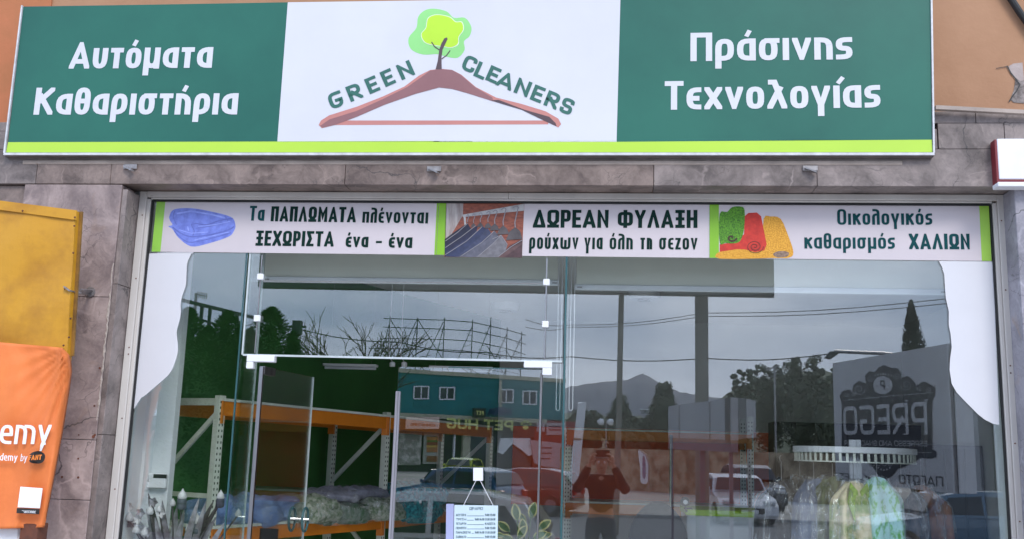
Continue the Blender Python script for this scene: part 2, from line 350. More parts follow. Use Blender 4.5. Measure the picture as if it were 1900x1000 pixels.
G('τ', .50, 'X', '0,x 1,x', '.5,x .5,b'); G('ο', .60, 'X', '0,bo 0,xo 1,xo 1,bo z'); GL['o'] = GL['ο']
G('ό', .60, 'X', '0,bo 0,xo 1,xo 1,bo z', '!.40,1 .68,1.3'); G('μ', .62, 'D', '0,x 0,d', '0,x 0,bo 1,bo 1,x', '1,x 1,b')
G('θ', .58, 'F', '0,bo 0,co 1,co 1,bo z', '0,m 1,m'); G('ρ', .60, 'D', '0,d 0,xo 1,xo 1,bo 0,b')
G('ι', .0, 'X', '0,b 0,x'); G('ί', .0, 'X', '0,b 0,x', '!.2,1 1.0,1.3'); G('σ', .66, 'X', '0,bo 0,xo .86,xo .86,bo z', '.4,x 1,x')
G('ς', .52, 'X', '1,x 0,xo 0,ho 1,ho 1,bo 0,b'); G('s', .52, 'X', '1,x 0,xo 0,ho 1,ho 1,bo 0,b')
G('η', .58, 'X', '0,b 0,x', '0,x 1,xo 1,b'); G('ή', .58, 'X', '0,b 0,x', '0,x 1,xo 1,b', '!.45,1 .73,1.3'); GL['n'] = GL['η']
G('ν', .60, 'X', '0,x .5,b 1,x'); G('v', .60, 'X', '0,x .5,b 1,x'); G('ε', .50, 'X', '1,x 0,xo 0,h', '0,h 0,bo 1,b', '0,h .78,h')
G('έ', .50, 'X', '1,x 0,xo 0,h', '0,h 0,bo 1,b', '0,h .78,h', '!.40,1 .72,1.3')
G('χ', .60, 'X', '0,b 1,x', '0,x 1,b'); G('λ', .66, 'F', '.06,c .30,c 1,b', '.56,.58 0,b'); G('γ', .62, 'D', '0,x .5,b 1,x', '.5,.12 .5,d')
G('ł', .58, 'F', '0,b 0,xo 1,x', '.1,c 1,co 1,b'); G('π', .60, 'X', '0,b 0,x 1,x 1,b'); G('κ', .60, 'X', '0,x 0,b', '1,x .1,.34', '.36,.46 1,b')
G('ζ', .50, 'X', '0,x 1,x 0,b 1,b'); G('ω', 1.0, 'X', '0,x 0,bo .5,bo .5,.5', '.5,bo 1,bo 1,x'); G('ώ', 1.0, 'X', '0,x 0,bo .5,bo .5,.5', '.5,bo 1,bo 1,x', '!.45,1 .62,1.3')
G('-', .40, 'X', '0,h 1,h'); G('e', .58, 'X', '0,h 1,h 1,xo 0,xo 0,bo .95,b'); G('m', .92, 'X', '0,b 0,x .5,xo .5,b', '.5,x 1,xo 1,b')
G('y', .58, 'D', '0,x .52,.10', '1,x .30,d'); G('d', .58, 'F', '1,c 1,b', '1,x 0,xo 0,bo 1,b'); G('b', .58, 'F', '0,c 0,b', '0,x 1,xo 1,bo 0,b')
G('.', .0, 'X', '0,.1 0,.12'); G('_', .9, 'D', '0,-.02 1,-.02'); G(':', .0, 'X', '0,.12 0,.2', '0,.5 0,.58')

def clip(poly, ax, lim, keep_less):
    out = []
    for i in range(len(poly)):
        a, b = poly[i], poly[(i+1) % len(poly)]
        ia = (a[ax] <= lim+1e-9) if keep_less else (a[ax] >= lim-1e-9); ib = (b[ax] <= lim+1e-9) if keep_less else (b[ax] >= lim-1e-9)
        if ia: out.append(a)
        if ia != ib:
            t = (lim-a[ax])/(b[ax]-a[ax]); out.append((a[0]+(b[0]-a[0])*t, a[1]+(b[1]-a[1])*t))
    return out
def glyph_polys(ch, t, R, xh=.74, wf=1.0, hv=.82):
    """polygons of one glyph (cap height 1): list of (layer, polygon), and its width"""
    w, rng, strokes = GL[ch]; w = w*wf; W = w if w > t else t
    ylo, yhi = {'C': (0, 1), 'X': (0, xh), 'D': (-.27, xh), 'F': (-.0, 1)}[rng]
    th_ = t*hv; lv = {'b': th_/2, 'x': xh-th_/2, 'h': xh/2, 'c': 1-th_/2, 'm': .5, 'd': -.27+th_/2}
    res = []
    for si, s in enumerate(strokes):
        free = s[0] == '!'; s = s.lstrip('!')
        toks = s.split(); closed = toks[-1] == 'z'
        if closed: toks = toks[:-1]
        P = []
        for tk in toks:
            x, y = tk.split(','); rd = y.endswith('o'); y = y.rstrip('o')
            yy = lv[y] if y in lv else float(y)
            if free: yy = xh+.07+(float(y)-1)*.72
            X = (t/2+float(x)*(W-t)) if W > t else t/2+(float(x)*.22 if free else 0)
            P.append((X, yy, rd))
        pts = []; n = len(P)
        for i, (x, y, rd) in enumerate(P):
            if rd and (closed or 0 < i < n-1):
                a = P[i-1]; b = P[(i+1) % n]
                va = (a[0]-x, a[1]-y); vb = (b[0]-x, b[1]-y); la = math.hypot(*va); lb = math.hypot(*vb)
                ra = min(R, la*(.5 if (a[2]) else .95)); rb = min(R, lb*(.5 if (b[2]) else .95))
                A = (x+va[0]/la*ra, y+va[1]/la*ra); B = (x+vb[0]/lb*rb, y+vb[1]/lb*rb)
                for k in range(6):
                    u = k/5; c1 = .74
                    A1 = (A[0]+(x-A[0])*c1, A[1]+(y-A[1])*c1); B1 = (B[0]+(x-B[0])*c1, B[1]+(y-B[1])*c1)
                    q = tuple((1-u)**3*A[j]+3*(1-u)**2*u*A1[j]+3*(1-u)*u*u*B1[j]+u**3*B[j] for j in (0, 1))
                    if not pts or math.hypot(q[0]-pts[-1][0], q[1]-pts[-1][1]) > 1e-4: pts.append(q)
            else: pts.append((x, y))
        if closed and math.hypot(pts[0][0]-pts[-1][0], pts[0][1]-pts[-1][1]) < 1e-4: pts.pop()
        m = len(pts); ht = t*(.36 if free else .5)
        if not closed and not free:
            for e, i, j in ((0, 0, 1), (1, m-1, m-2)):
                d = (pts[i][0]-pts[j][0], pts[i][1]-pts[j][1]); l = math.hypot(*d)
                slant = abs(d[0])/l > .15 and abs(d[1])/l > .15
                ex = t*(1.0 if slant else .5)
                pts[i] = (pts[i][0]+d[0]/l*ex, pts[i][1]+d[1]/l*ex)
        Lf, Rt = [], []
        for i in range(m):
            if closed: a, b, c = pts[i-1], pts[i], pts[(i+1) % m]
            else: a, b, c = pts[max(i-1, 0)], pts[i], pts[min(i+1, m-1)]
            d1 = (b[0]-a[0], b[1]-a[1]); d2 = (c[0]-b[0], c[1]-b[1])
            if math.hypot(*d1) < 1e-9: d1 = d2
            if math.hypot(*d2) < 1e-9: d2 = d1
            l1 = math.hypot(*d1); l2 = math.hypot(*d2); n1 = (-d1[1]/l1, d1[0]/l1); n2 = (-d2[1]/l2, d2[0]/l2)
            mxn = (n1[0]+n2[0], n1[1]+n2[1]); ml = math.hypot(*mxn) or 1e-6; mxn = (mxn[0]/ml, mxn[1]/ml)
            k = ht/max(.28, mxn[0]*n1[0]+mxn[1]*n1[1])
            Lf.append((b[0]+mxn[0]*k, b[1]+mxn[1]*k*hv)); Rt.append((b[0]-mxn[0]*k, b[1]-mxn[1]*k*hv))
        for i in range(m if closed else m-1):
            j = (i+1) % m; q = [Lf[i], Rt[i], Rt[j], Lf[j]]
            if not free:
                q = clip(q, 1, yhi, True); q = clip(q, 1, ylo, False) if q else q
                pad = 0 if rng else 0
                q = clip(q, 0, W+pad, True) if q else q; q = clip(q, 0, -pad, False) if q else q
            if len(q) >= 3: res.append((si, q))
    return res, W
def lettering(mb, s, O, Uend, Vtop, N, t=.2, R=.3, sp=.11, xh=.74, step=.0003, lift=.0015, thick=.0, wf=1.0):
    """write s from O (start of baseline) to Uend (end of baseline), cap height O->Vtop, on a surface with normal N"""
    O, Uend, Vtop, N = Vector(O), Vector(Uend), Vector(Vtop), Vector(N).normalized()
    ratio = (Uend-O).length/(Vtop-O).length
    lo_, hi_ = .3, 2.5
    for _ in range(14):                      # widen or narrow the glyphs, not their strokes, to fill the line
        wf = (lo_+hi_)/2; x = 0
        for ch in s: x += .34*wf if ch == ' ' else max(GL[ch][0]*wf, t)+sp
        if x-sp > ratio: hi_ = wf
        else: lo_ = wf
    mb.marks.append((len(mb.v), len(mb.f))); idx = 0
    x = 0; items = []
    for ch in s:
        if ch == ' ': x += .34*wf; continue
        ps, w = glyph_polys(ch, t, R, xh, wf); items.append((x, ps)); x += w+sp
    tot = x-sp; U = (Uend-O)/tot; V = Vtop-O
    for x0, ps in items:
        for si, q in ps:
            idx += 1; P = [O+U*(x0+a)+V*b+N*(lift+step*si+step*.12*(idx % 23)) for a, b in q]
            nn = Vector()
            for i in range(len(P)): nn += P[i].cross(P[(i+1) % len(P)])
            if nn.dot(N) < 0: P = P[::-1]
            mb.add(P, [tuple(range(len(P)))])
    return mb
def px_text(mb, s, xl, yl, xr, yr, cap, Y, N=(0, -1, 0), fn=None, **k):
    """baseline from pixel (xl,yl) to (xr,yr); cap = cap height in pixels"""
    fn = fn or (lambda a, b: at(a, b, Y))
    lean = (xl-1132)/9900.0*cap*-1
    return lettering(mb, s, fn(xl, yl), fn(xr, yr), fn(xl-lean*0+((1315-xl)/10000.0)*cap, yl-cap), N, **k)

def flat(mb, pts, Y, lift=.0, fn=None, N=(0, -1, 0)):
    """flat print: polygon given by pixels of the photograph, on the plane Y"""
    fn = fn or (lambda a, b: at(a, b, Y)); N = Vector(N)
    P = [fn(*p)+N*lift for p in pts]
    nn = Vector()
    for i in range(len(P)): nn += P[i].cross(P[(i+1) % len(P)])
    if nn.dot(N) < 0: P = P[::-1]
    return mb.add(P, [tuple(range(len(P)))])
def smooth_poly(pts, k=5):
    n = len(pts); out = []
    for i in range(n):
        p0, p1, p2, p3 = pts[i-1], pts[i], pts[(i+1) % n], pts[(i+2) % n]
        for j in range(k):
            t = j/k
            out.append(tuple(.5*((2*p1[a])+(-p0[a]+p2[a])*t+(2*p0[a]-5*p1[a]+4*p2[a]-p3[a])*t*t+(-p0[a]+3*p1[a]-3*p2[a]+p3[a])*t**3) for a in (0, 1)))
    return out
def ribbon_px(mb, pts, w, Y, lift, fn=None, N=(0, -1, 0)):
    for i in range(len(pts)-1):
        (x0, y0), (x1, y1) = pts[i], pts[i+1]; l = math.hypot(x1-x0, y1-y0) or 1
        nx, ny = -(y1-y0)/l*w/2, (x1-x0)/l*w/2
        flat(mb, [(x0+nx, y0+ny), (x1+nx, y1+ny), (x1-nx, y1-ny), (x0-nx, y0-ny)], Y, lift+.00005*i, fn, N)

# ================================================================== THE SHOP BUILDING
bld = thing('shop_building', 'marble clad shop front with orange plaster above and cream window frame', 'building', (0, 0, 0))
# plaster wall: behind the sign; bottom edge a little lower on the left
w = MB(); w.box((-9, 0, 3.56), (9, .3, 9)); w.box((-9, .002, 3.13), (9, .3, 3.56)); w.build('plaster_wall', M['orange_wall'], bld)
w = MB(); w.box((-9, -.012, 3.36), (-3.66, -.001, 9)); w.build('plaster_wall', M['orange_deep'], bld)
w = MB(); w.box((-9, .0, -.4), (-2.92, .34, 3.13)); w.box((2.21, .0, -.4), (9, .34, 3.13)); w.box((-2.92, .06, -.4), (2.21, .34, .19)); w.build('side_wall', M['white_wall'], bld)
# broken plaster on the right
w = MB(); pts = [(1871, 124), (1880, 119), (1897, 117), (1900, 150), (1893, 152), (1884, 145), (1876, 137)]
flat(w, pts, -.002, .002); w.build('bare_render_patch', mat('pale_filler', (.46, .38, .35), (.36, .29, .27), 12, .9, bump=.4), bld)
w = MB(); flat(w, [(1884, 146), (1900, 150), (1900, 193), (1880, 191), (1874, 185), (1881, 168)], -.001, .002); w.build('bare_render_patch', M['bare_render'], bld)
w = MB(); ribbon_px(w, [(1868, 123), (1876, 137), (1884, 147), (1892, 158), (1886, 170), (1878, 180), (1872, 190)], 2.2, -.004, .002); ribbon_px(w, [(1848, 128), (1859, 126), (1870, 124)], 1.2, -.004, .002); w.build('plaster_crack', M['black'], bld)

# marble slabs -------------------------------------------------
def slabs(x0, x1, z0, z1, y0, y1, joints, m, vertical=False, gap=.003):
    cuts = [x0 if not vertical else z0]+list(joints)+[x1 if not vertical else z1]
    for i in range(len(cuts)-1):
        a, b = cuts[i]+gap/2, cuts[i+1]-gap/2; mb = MB(); pr = random.uniform(0, .0025)
        if vertical: mb.bbox((x0, y0-pr, a), (x1, y1, b), .002)
        else: mb.bbox((a, y0-pr, z0), (b, y1, z1), .002)
        mm = m[i % len(m)] if isinstance(m, list) else m
        o = mb.build('marble_slab', mm, bld)
XL = at(200, 600, -.2).x; XR = at(1886, 420, -.2).x; ZL = 3.105
jx = [at(p, 330, -.2).x for p in (205, 640, 1213, 1516)]
slabs(-4.6, 2.6, ZL, ZL+.215, -.2, -.02, [-3.5]+jx, [M['marble_grey'], M['marble_brown'], M['marble_brown'], M['marble_brown'], M['marble_grey'], M['marble_grey']])
jx2 = [at(p, 260, -.2).x for p in (300, 720, 1150, 1560, 1815)]
slabs(-4.6, 1.8, ZL+.218, 3.44, -.196, -.02, jx2[:-1], M['marble_grey'])
slabs(1.803, 4.2, ZL+.218, 3.472, -.196, -.02, [2.16, 3.1], M['marble_grey'])
slabs(1.4, 4.2, 3.475, 3.545, -.19, -.003, [at(1812, 225, -.2).x], M['marble_grey'])
slabs(-4.6, 1.397, 3.442, 3.50, -.19, -.003, [-2, 0], M['marble_grey'])
slabs(2.6, 4.2, ZL, ZL+.215, -.198, -.02, [3.4], M['marble_grey'])
# left pilaster front and reveal, right pilaster
slabs(XL-.62, XL, -.4, ZL-.003, -.2, -.03, [.35, 1.25, at(190, 816, -.2).z, 2.42], M['marble_pink'], True)
slabs(-4.6, XL-.623, -.4, ZL-.003, -.17, -.03, [.9, 2.0], M['marble_brown'], True)
slabs(XR+.0, XR+1.4, -.4, ZL-.003, -.2, -.03, [.6, 1.5, 2.35], M['marble_blue'], True)
def reveal(x0, x1, m, js):
    z = -.4
    for zz in js+[ZL-.03]:
        mb = MB(); mb.bbox((x0, -.192, z+.0015), (x1, -.0, zz-.0015), .002); mb.build('marble_reveal', m, bld); z = zz
reveal(XL+.0015, -2.912, M['marble_grey'], [.7, 1.62, 2.5])
reveal(2.208, XR-.0015, M['marble_blue'], [.8, 1.7, 2.6])
mb = MB()                                      # chipped mortar line down the left corner
pts = []; zz = 1.7
while zz < 2.62:
    pts.append((XL-.004+random.uniform(-.004, .004), -.200+random.uniform(-.002, .001), zz)); zz += .018
mb.tube(pts, [random.uniform(.002, .0085)*(1 if p[2] < 2.45 else .5) for p in pts], 6); mb.build('chipped_mortar', M['mortar'], bld)
mb = MB()
for px, py, r in ((176, 806, 2.2), (146, 806, 1.6), (108, 807, 1.5), (115, 884, 2.4), (145, 885, 2.4), (185, 682, 2.2), (175, 752, 2), (173, 809, 3), (145, 850, 1.8)):
    c = at(px, py, -.2035); mb.lathe([(r*.003, 0), (r*.0025, .003)], c, 8, 'y')
mb.build('drill_hole', M['rust'], bld)['kind'] = 'stuff'
# batten under the plaster
mb = MB(); a = at(1735, 201, -.235); b = at(1905, 210, -.235); mb.bar(a, b+(b-a)*.4, .03, .022); mb.build('timber_batten', M['sign_rail'], bld)
mb = MB(); a_ = at(1862, -22, -.03); b_ = at(1893, 25, -.03); mb.tube([a_+(a_-b_)*9, a_, b_, b_+(b_-a_)*1.2, b_+(b_-a_)*1.2+Vector((1.2, 0, -.06)), b_+(b_-a_)*1.2+Vector((5, 0, -.2))], .02, 10); tag(mb.build('drain_pipe', M['black']), 'dark pipe running diagonally over the orange plaster at top right', 'pipe')

# window frame --------------------------------------------------
fr = thing('shop_window', 'big shop window in a cream aluminium frame with rivets', 'window', (-.35, 0, .2))
FX0, FX1, FZ1 = -2.909, 2.204, 3.102
def prof(name, a, b): mb = MB(); mb.bbox(a, b, .003); return mb.build(name, M['alu'], fr)
prof('frame_profile', (FX0, -.045, .2), (FX0+.045, .03, FZ1)); prof('frame_profile', (FX0+.0455, -.034, .2), (FX0+.068, .03, FZ1-.046))
prof('frame_profile', (FX1-.045, -.045, .2), (FX1, .03, FZ1)); prof('frame_profile', (FX1-.068, -.034, .2), (FX1-.0455, .03, FZ1-.046))
prof('frame_profile', (FX0+.0455, -.045, FZ1-.035), (-.62, .03, FZ1)); prof('frame_profile', (-.6185, -.045, FZ1-.035), (FX1-.0455, .03, FZ1))
prof('frame_profile', (FX0+.069, -.033, FZ1-.046), (FX1-.069, .03, FZ1-.0355))
prof('frame_profile', (FX0+.0455, -.045, .2), (FX1-.0455, .03, .26))
mb = MB(); mb.box((FX0+.0685, -.02, .26), (FX0+.078, -.001, FZ1-.05)); mb.box((FX1-.078, -.02, .26), (FX1-.0685, -.001, FZ1-.05)); mb.box((FX0+.0785, -.02, FZ1-.058), (FX1-.0785, -.001, FZ1-.0465)); mb.build('gasket', M['blackgap'], fr)
for x in (FX0+.03, FX1-.03):
    mb = MB()
    for z in (.5, .9, 1.31, 1.72, 2.1, 2.14, 2.56, 2.95): mb.lathe([(.0045, 0), (.003, -.003)], (x, -.0455, z), 8, 'y')
    mb.build('rivet', M['rust'], fr)

# ------------------------------------------------------------------ glass
GX0, GX1, GZ1 = FX0+.07, FX1-.07, FZ1-.047
XJ0 = at(440, 740, 0).x; XM = at(1047, 700, 0).x; ZT = at(730, 663, 0).z
def pane(name, a, b, label):
    mb = MB(); mb.box((a[0], 0, a[1]), (b[0], .01, b[1])); o = mb.build(name, M['glass'], fr); o['label'] = label; return o
p1 = pane('glass_pane', (GX0, .26), (XJ0-.004, GZ1), 'narrow glass pane left of the door with white curtain decal')
p2 = pane('transom_pane', (XJ0+.004, ZT), (XM-.012, GZ1), 'wide glass pane over the doors reflecting the grey sky')
p3 = pane('glass_pane', (XM+.004, .26), (GX1, GZ1), 'largest glass pane right of the door reflecting the street')
def edge(t, a, b, w=.006, m='glass_edge', y=-.001, d=.012):
    mb = MB(); a = Vector(a); b = Vector(b)
    if abs(a.x-b.x) < 1e-6: mb.box((a.x-w/2, y, a.z), (a.x+w/2, y+d, b.z))
    else: mb.box((a.x, y, a.z-w/2), (b.x, y+d, a.z+w/2))
    return mb.build('polished_edge' if m == 'glass_edge' else 'silicone_joint', M[m], t)
edge(p1, (XJ0-.012, 0, .26), (XJ0-.012, 0, GZ1), .009)
edge(p2, (XJ0+.009, 0, ZT), (XJ0+.009, 0, GZ1), .009, 'seal'); edge(p2, (XJ0+.014, 0, ZT-.001), (XM-.013, 0, ZT), .011, 'seal', y=-.003, d=.017)
edge(p3, (XM+.0, 0, .26), (XM+.0, 0, GZ1), .012)
# thin glass fins standing behind the joints
for nm, x, lab in (('glass_fin', XJ0+.02, 'upright glass fin left of the doors behind the pane joint'), ('glass_fin', XM-.0, 'upright glass fin between the doors and the right pane')):
    mb = MB(); mb.box((x-.005, .013, .26), (x+.005, .21, GZ1)); t = mb.build(nm, M['glass'], fr); t['label'] = lab
    mb = MB(); mb.box((x-.0055, .2105, .26), (x+.0055, .216, GZ1)); mb.build('polished_edge', M['seal'], t)
# rods and small patch fittings holding the transom
rodx0 = at(480, 560, -.01).x; rodx1 = at(1013, 560, -.01).x
for x, lab, ps in ((rodx0, 'left thin steel rod with square clips on the transom pane', ((485, 513), (478, 590))), (rodx1, 'right thin steel rod with square clips on the transom pane', ((1015, 523), (1012, 601)))):
    t = thing('transom_rod', lab, 'rod', (x, -.012, ZT)); mb = MB(); mb.tube([(x, -.010, ZT+.01), (x, -.010, GZ1-.34)], .004, 8); mb.build('rod', M['steel'], t)
    for px, py in ps:
        c = at(px, py, -.012); c.x = x; mb = MB(); mb.bbox((c.x-.019, -.024, c.z-.019), (c.x+.019, -.003, c.z+.019), .003); mb.build('clip', M['whiteplastic'], t)
a0 = at(487, 520, -.01)
t = thing('cable', 'thin horizontal cable running between the two upper clips', 'cable', a0); mb = MB(); mb.tube([a0, at(1015, 525.5, -.01)], .0022, 6); mb.build('wire', M['steel'], t)

# ------------------------------------------------------------------ doors
def Lfit(t, x0, x1, z0, z1, leg, w, name='patch_fitting', y0=-.02, y1=.03, left=True):
    mb = MB(); mb.bbox((x0, y0, z1-w), (x1, y1, z1), .003)
    lx0, lx1 = (x0, x0+leg) if left else (x1-leg, x1)
    mb.bbox((lx0, y0, z0), (lx1, y1, z1-w-.0005), .003); return mb.build(name, M['whiteplastic'], t)
a = at(458, 657, -.02); b = at(508, 671, -.02); c = at(470, 683, -.02)
t = thing('corner_fitting', 'white L-shaped corner fitting at the top left of the doorway', 'hinge fitting', (a.x, -.02, c.z)); Lfit(t, a.x, b.x, c.z, a.z, .042, a.z-b.z)
a = at(972, 669, -.02); b = at(1024, 682, -.02); c = at(1005, 695, -.02)
t = thing('corner_fitting', 'white corner fitting at the top right of the doorway', 'hinge fitting', (b.x, -.02, c.z)); Lfit(t, a.x, b.x, c.z+.0, a.z, .055, a.z-b.z, left=False)
# closed right leaf
dx0 = at(735, 740, 0).x; dx1 = at(1006, 700, 0).x; dz1 = at(860, 682, 0).z
t = thing('glass_door', 'closed right glass door leaf with steel edges', 'door', ((dx0+dx1)/2, 0, .05))
mb = MB(); mb.box((dx0+.004, .002, .05), (dx1-.004, .012, dz1)); mb.build('pane', M['glass'], t)
mb = MB(); mb.bbox((dx1-.011, -.003, .05), (dx1, .017, dz1-.02), .002); mb.build('edge_strip', M['steel'], t)
for xa_, xb_, lab in ((dx1+.004, XM-.008, 'narrow glass strip between the closed door and the right pane'), (XJ0+.002, at(483, 700, 0).x-.012, 'narrow glass strip left of the open door')):
    m_ = MB(); m_.box((xa_, 0, .26), (xb_, .01, ZT-.012)); o = m_.build('side_pane', M['glass'], fr); o['label'] = lab
mb = MB(); mb.box((dx0+.3, .001, dz1+.0005), (dx1, .013, dz1+.006)); mb.build('top_edge', M['glass_edge'], t)
zs = at(735, 725, 0).z
mb = MB(); mb.bbox((dx0-.004, -.006, .05), (dx0+.014, .012, zs), .003); mb.bbox((dx0+.0145, -.012, .05), (dx0+.023, .012, zs), .002); mb.build('edge_strip', mat('satin_grey_strip', (.34, .33, .37), (.16, .155, .17), 4, .4, stretch=(60, 1, .3)), t)
# open left leaf, swung inwards
hx = at(483, 700, 0).x; far = at(581, 699, .83)
t = thing('glass_door', 'left glass door leaf standing open into the shop', 'door', (hx, .01, .05))
hz = Vector((hx, .012, 0)); fz = Vector((far.x, far.y, 0)); dv = (fz-hz).normalized(); nv = Vector((-dv.y, dv.x, 0)); ztop = far.z
def leafbox(a, b, z0, z1, th, name, m):
    mb = MB(); P = [hz+dv*a+nv*th/2, hz+dv*b+nv*th/2, hz+dv*b-nv*th/2, hz+dv*a-nv*th/2]
    mb.add([(q.x, q.y, z0) for q in P]+[(q.x, q.y, z1) for q in P], [(0,1,2,3)[::-1], (4,5,6,7), (0,1,5,4), (1,2,6,5), (2,3,7,6), (3,0,4,7)][0:6]); return mb.build(name, m, t)
Ld = (fz-hz).length
leafbox(.012, Ld, .05, ztop, .01, 'pane', M['glass']); leafbox(-.006, .012, .05, ztop, .022, 'edge_strip', M['steel']); leafbox(Ld, Ld+.006, .05, ztop, .012, 'edge_strip', M['seal'])
leafbox(.013, .17, ztop-.045, ztop+.003, .03, 'patch_fitting', M['steel'])
for sgn in (-1, 1):
    c = hz+dv*(Ld-.09)+nv*sgn*.045; c.z = 1.12; mb = MB(); ring = [c+dv*.052*cos(a)+Vector((0, 0, .075*sin(a))) for a in [2*pi*k/20 for k in range(21)]]
    mb.tube(ring, .008, 8, False); mb.build('ring_handle', M['glass_edge'], t)
mb = MB(); c = hz+dv*(Ld-.06); mb.tube([(c.x-nv.x*.06, c.y-nv.y*.06, 1.12), (c.x+nv.x*.06, c.y+nv.y*.06, 1.12)], .009, 8); mb.build('handle_bolt', M['chrome'], t)
# opening hours board hanging on the closed leaf
hs = thing('hours_board', 'pale blue opening hours board hung from a hook on the glass door', 'sign', at(882, 960, -.03))
mb = MB(); mb.slab([at(843, 936, -.03), at(924, 937, -.03), at(923, 1015, -.03), at(842, 1015, -.03)], (0, -1, 0), .006); mb.build('board', mat('pale_blue_board', (.60, .72, .78), None, 3, .4), hs)
mb = MB(); mb.slab([at(828, 934, -.027), at(842, 934, -.027), at(841, 1015, -.027), at(827, 1015, -.027)], (0, -1, 0), .004); mb.build('backing_card', mat('lilac_card', (.38, .40, .62), None, 3, .5), hs)
mb = MB(); mb.slab([at(878, 867, -.02), at(896, 867, -.02), at(896, 891, -.02), at(878, 891, -.02)], (0, -1, 0), .008); mb.build('hook_pad', M['whiteplastic'], hs)
mb = MB(); mb.tube([at(860, 937, -.026), at(883, 891, -.016)], .0016, 5); mb.tube([at(915, 937, -.026), at(891, 891, -.016)], .0016, 5); mb.build('string', M['whiteplastic'], hs)
mb = MB(); px_text(mb, 'ΩΡΑΡΙΟ', 871, 945, 896, 945, 5.0, -.0302, t=.15)
rows = (('ΔΕΥΤΕΡΑ', '9:00 15:00', 0), ('ΤΡΙΤΗ', '9:00 14:30 17:30 20:30', 1), ('ΤΕΤΑΡΤΗ', 'ΚΛΕΙΣΤΑ', 0), ('ΠΕΜΠΤΗ', '9:00 15:00', 0), ('ΠΑΡΑΣΚΕΥΗ', '9:00 14:30 17:30 20:30', 1), ('ΣΑΒΒΑΤΟ', '9:00 15:00', 0))
for i, (dn, hr, lg) in enumerate(rows):
    y = 956.5+i*8.1; w0 = {4: 27}.get(i, 19); px_text(mb, dn, 846, y, 846+w0, y, 4.2, -.0302, t=.17)
    x0 = 881 if lg else 900; px_text(mb, hr, x0, y, 919, y, 4.2, -.0302, t=.17)
    if x0 > 848+w0: ribbon_px(mb, [(848+w0, y-.4), (x0-2, y-.4)], .7, -.0302, .001)
mb.marks = []; mb.build('lettering', mat('dark_blue_ink', (.04, .09, .12), None, 3, .5), hs)['kind'] = 'stuff'

# ------------------------------------------------------------------ printed strips along the top of the window
YB = -.006
def strip(px0, px1, name, label):
    zt0, zb0 = None, None
    t = thing(name, label, 'banner', at((px0+px1)/2, 470, YB))
    ytop = lambda x: 366+(x-288)*(373-366)/1552.0; ybot = lambda x: 467.6+(x-280)*(485-467.6)/1560.0
    return t, ytop, ybot
def pl(x, y): return x+(1315-x)/10300.0*(470-y)*1.0     # x of a vertical through (x,470) at height y
def vrect(mb, x0, x1, yt, yb, lift): flat(mb, [(pl(x0, yt(x0)), yt(x0)), (pl(x1, yt(x1)), yt(x1)), (pl(x1, yb(x1)), yb(x1)), (pl(x0, yb(x0)), yb(x0))], YB, lift)
def base(t, yt, yb, x0, x1):
    mb = MB(); mb.slab([at(pl(x0, yt(x0)), yt(x0), YB), at(pl(x1, yt(x1)), yt(x1), YB), at(pl(x1, yb(x1)), yb(x1), YB), at(pl(x0, yb(x0)), yb(x0), YB)], (0, -1, 0), .003); mb.build('vinyl_sheet', M['banner'], t)
t, yt, yb = strip(281, 809, 'window_banner', 'printed strip with folded blue duvet, leftmost above the window')
base(t, yt, yb, 281, 809.5)
mb = MB(); vrect(mb, 281, 297.5, yt, yb, .0006); mb.build('green_stripe', mat('pale_lime_print', (.27, .55, .06), None, 3, .4), t)
mb = MB(); vrect(mb, 806, 809.4, yt, yb, .0006); mb.build('green_stripe', M['lime_d'], t)
z5 = lambda X, Y: (260+X/3.1667, 350+Y/3.1667)
mb = MB(); px_text(mb, 'Τα', 462, 410.3, 490, 410.6, 27.5, YB, t=.19, R=.2, sp=.10); mb.build('lettering', M['ink2'], t)
mb = MB(); px_text(mb, 'ΠΑΠΛΩΜΑΤΑ', 502, 411.6, 660, 413.5, 28, YB, t=.21, R=.2, sp=.09); px_text(mb, 'πłένονται', 672, 414, 794, 415.6, 28, YB, t=.175, R=.2, sp=.10, xh=.72)
px_text(mb, 'ΞΕΧΩΡΙΣΤΑ', 474, 456.6, 619, 458.5, 28, YB, t=.21, R=.2, sp=.09); px_text(mb, 'ένα', 641, 459.3, 683, 459.8, 27, YB, t=.20, R=.2, sp=.1, xh=.72); px_text(mb, '-', 697, 460, 708, 460, 27, YB, t=.18); px_text(mb, 'ένα', 721, 460.3, 764.6, 461, 27, YB, t=.20, R=.2, sp=.1, xh=.72); mb.build('lettering', M['ink'], t)
# duvet print
bl1 = mat('duvet_print_blue', (.20, .26, .72), (.13, .17, .55), 22, .45, detail=3); bl2 = mat('duvet_print_fold', (.13, .165, .52), (.10, .13, .44), 30, .45); bl3 = mat('duvet_print_light', (.33, .40, .86), (.22, .28, .74), 25, .45)
out = smooth_poly([z5(*p) for p in [(172, 165), (200, 125), (300, 118), (420, 138), (535, 170), (560, 215), (552, 250), (520, 285), (400, 325), (300, 342), (225, 290), (190, 240), (166, 225), (190, 215), (176, 190)]], 4)
mb = MB(); flat(mb, out, YB, .0006); mb.build('duvet_print', bl1, t)
mb = MB()
for pts, wd in (([(190, 228), (240, 265), (305, 285), (420, 272), (520, 245), (552, 225)], 2.4), ([(200, 250), (250, 300), (305, 318), (430, 292), (535, 262)], 1.6), ([(300, 215), (330, 208), (390, 215), (470, 190), (545, 178)], 2.2), ([(300, 215), (318, 250), (310, 280)], 1.6), ([(330, 236), (420, 222), (500, 202)], 1.1), ([(205, 135), (195, 170), (215, 215)], 1.2), ([(500, 165), (515, 190), (500, 205)], 1.0)): ribbon_px(mb, [z5(*p) for p in smooth_poly(pts+pts[-2:0:-1], 4)[:len(pts)*4-3]], wd, YB, .001)
mb.build('duvet_print', bl2, t)
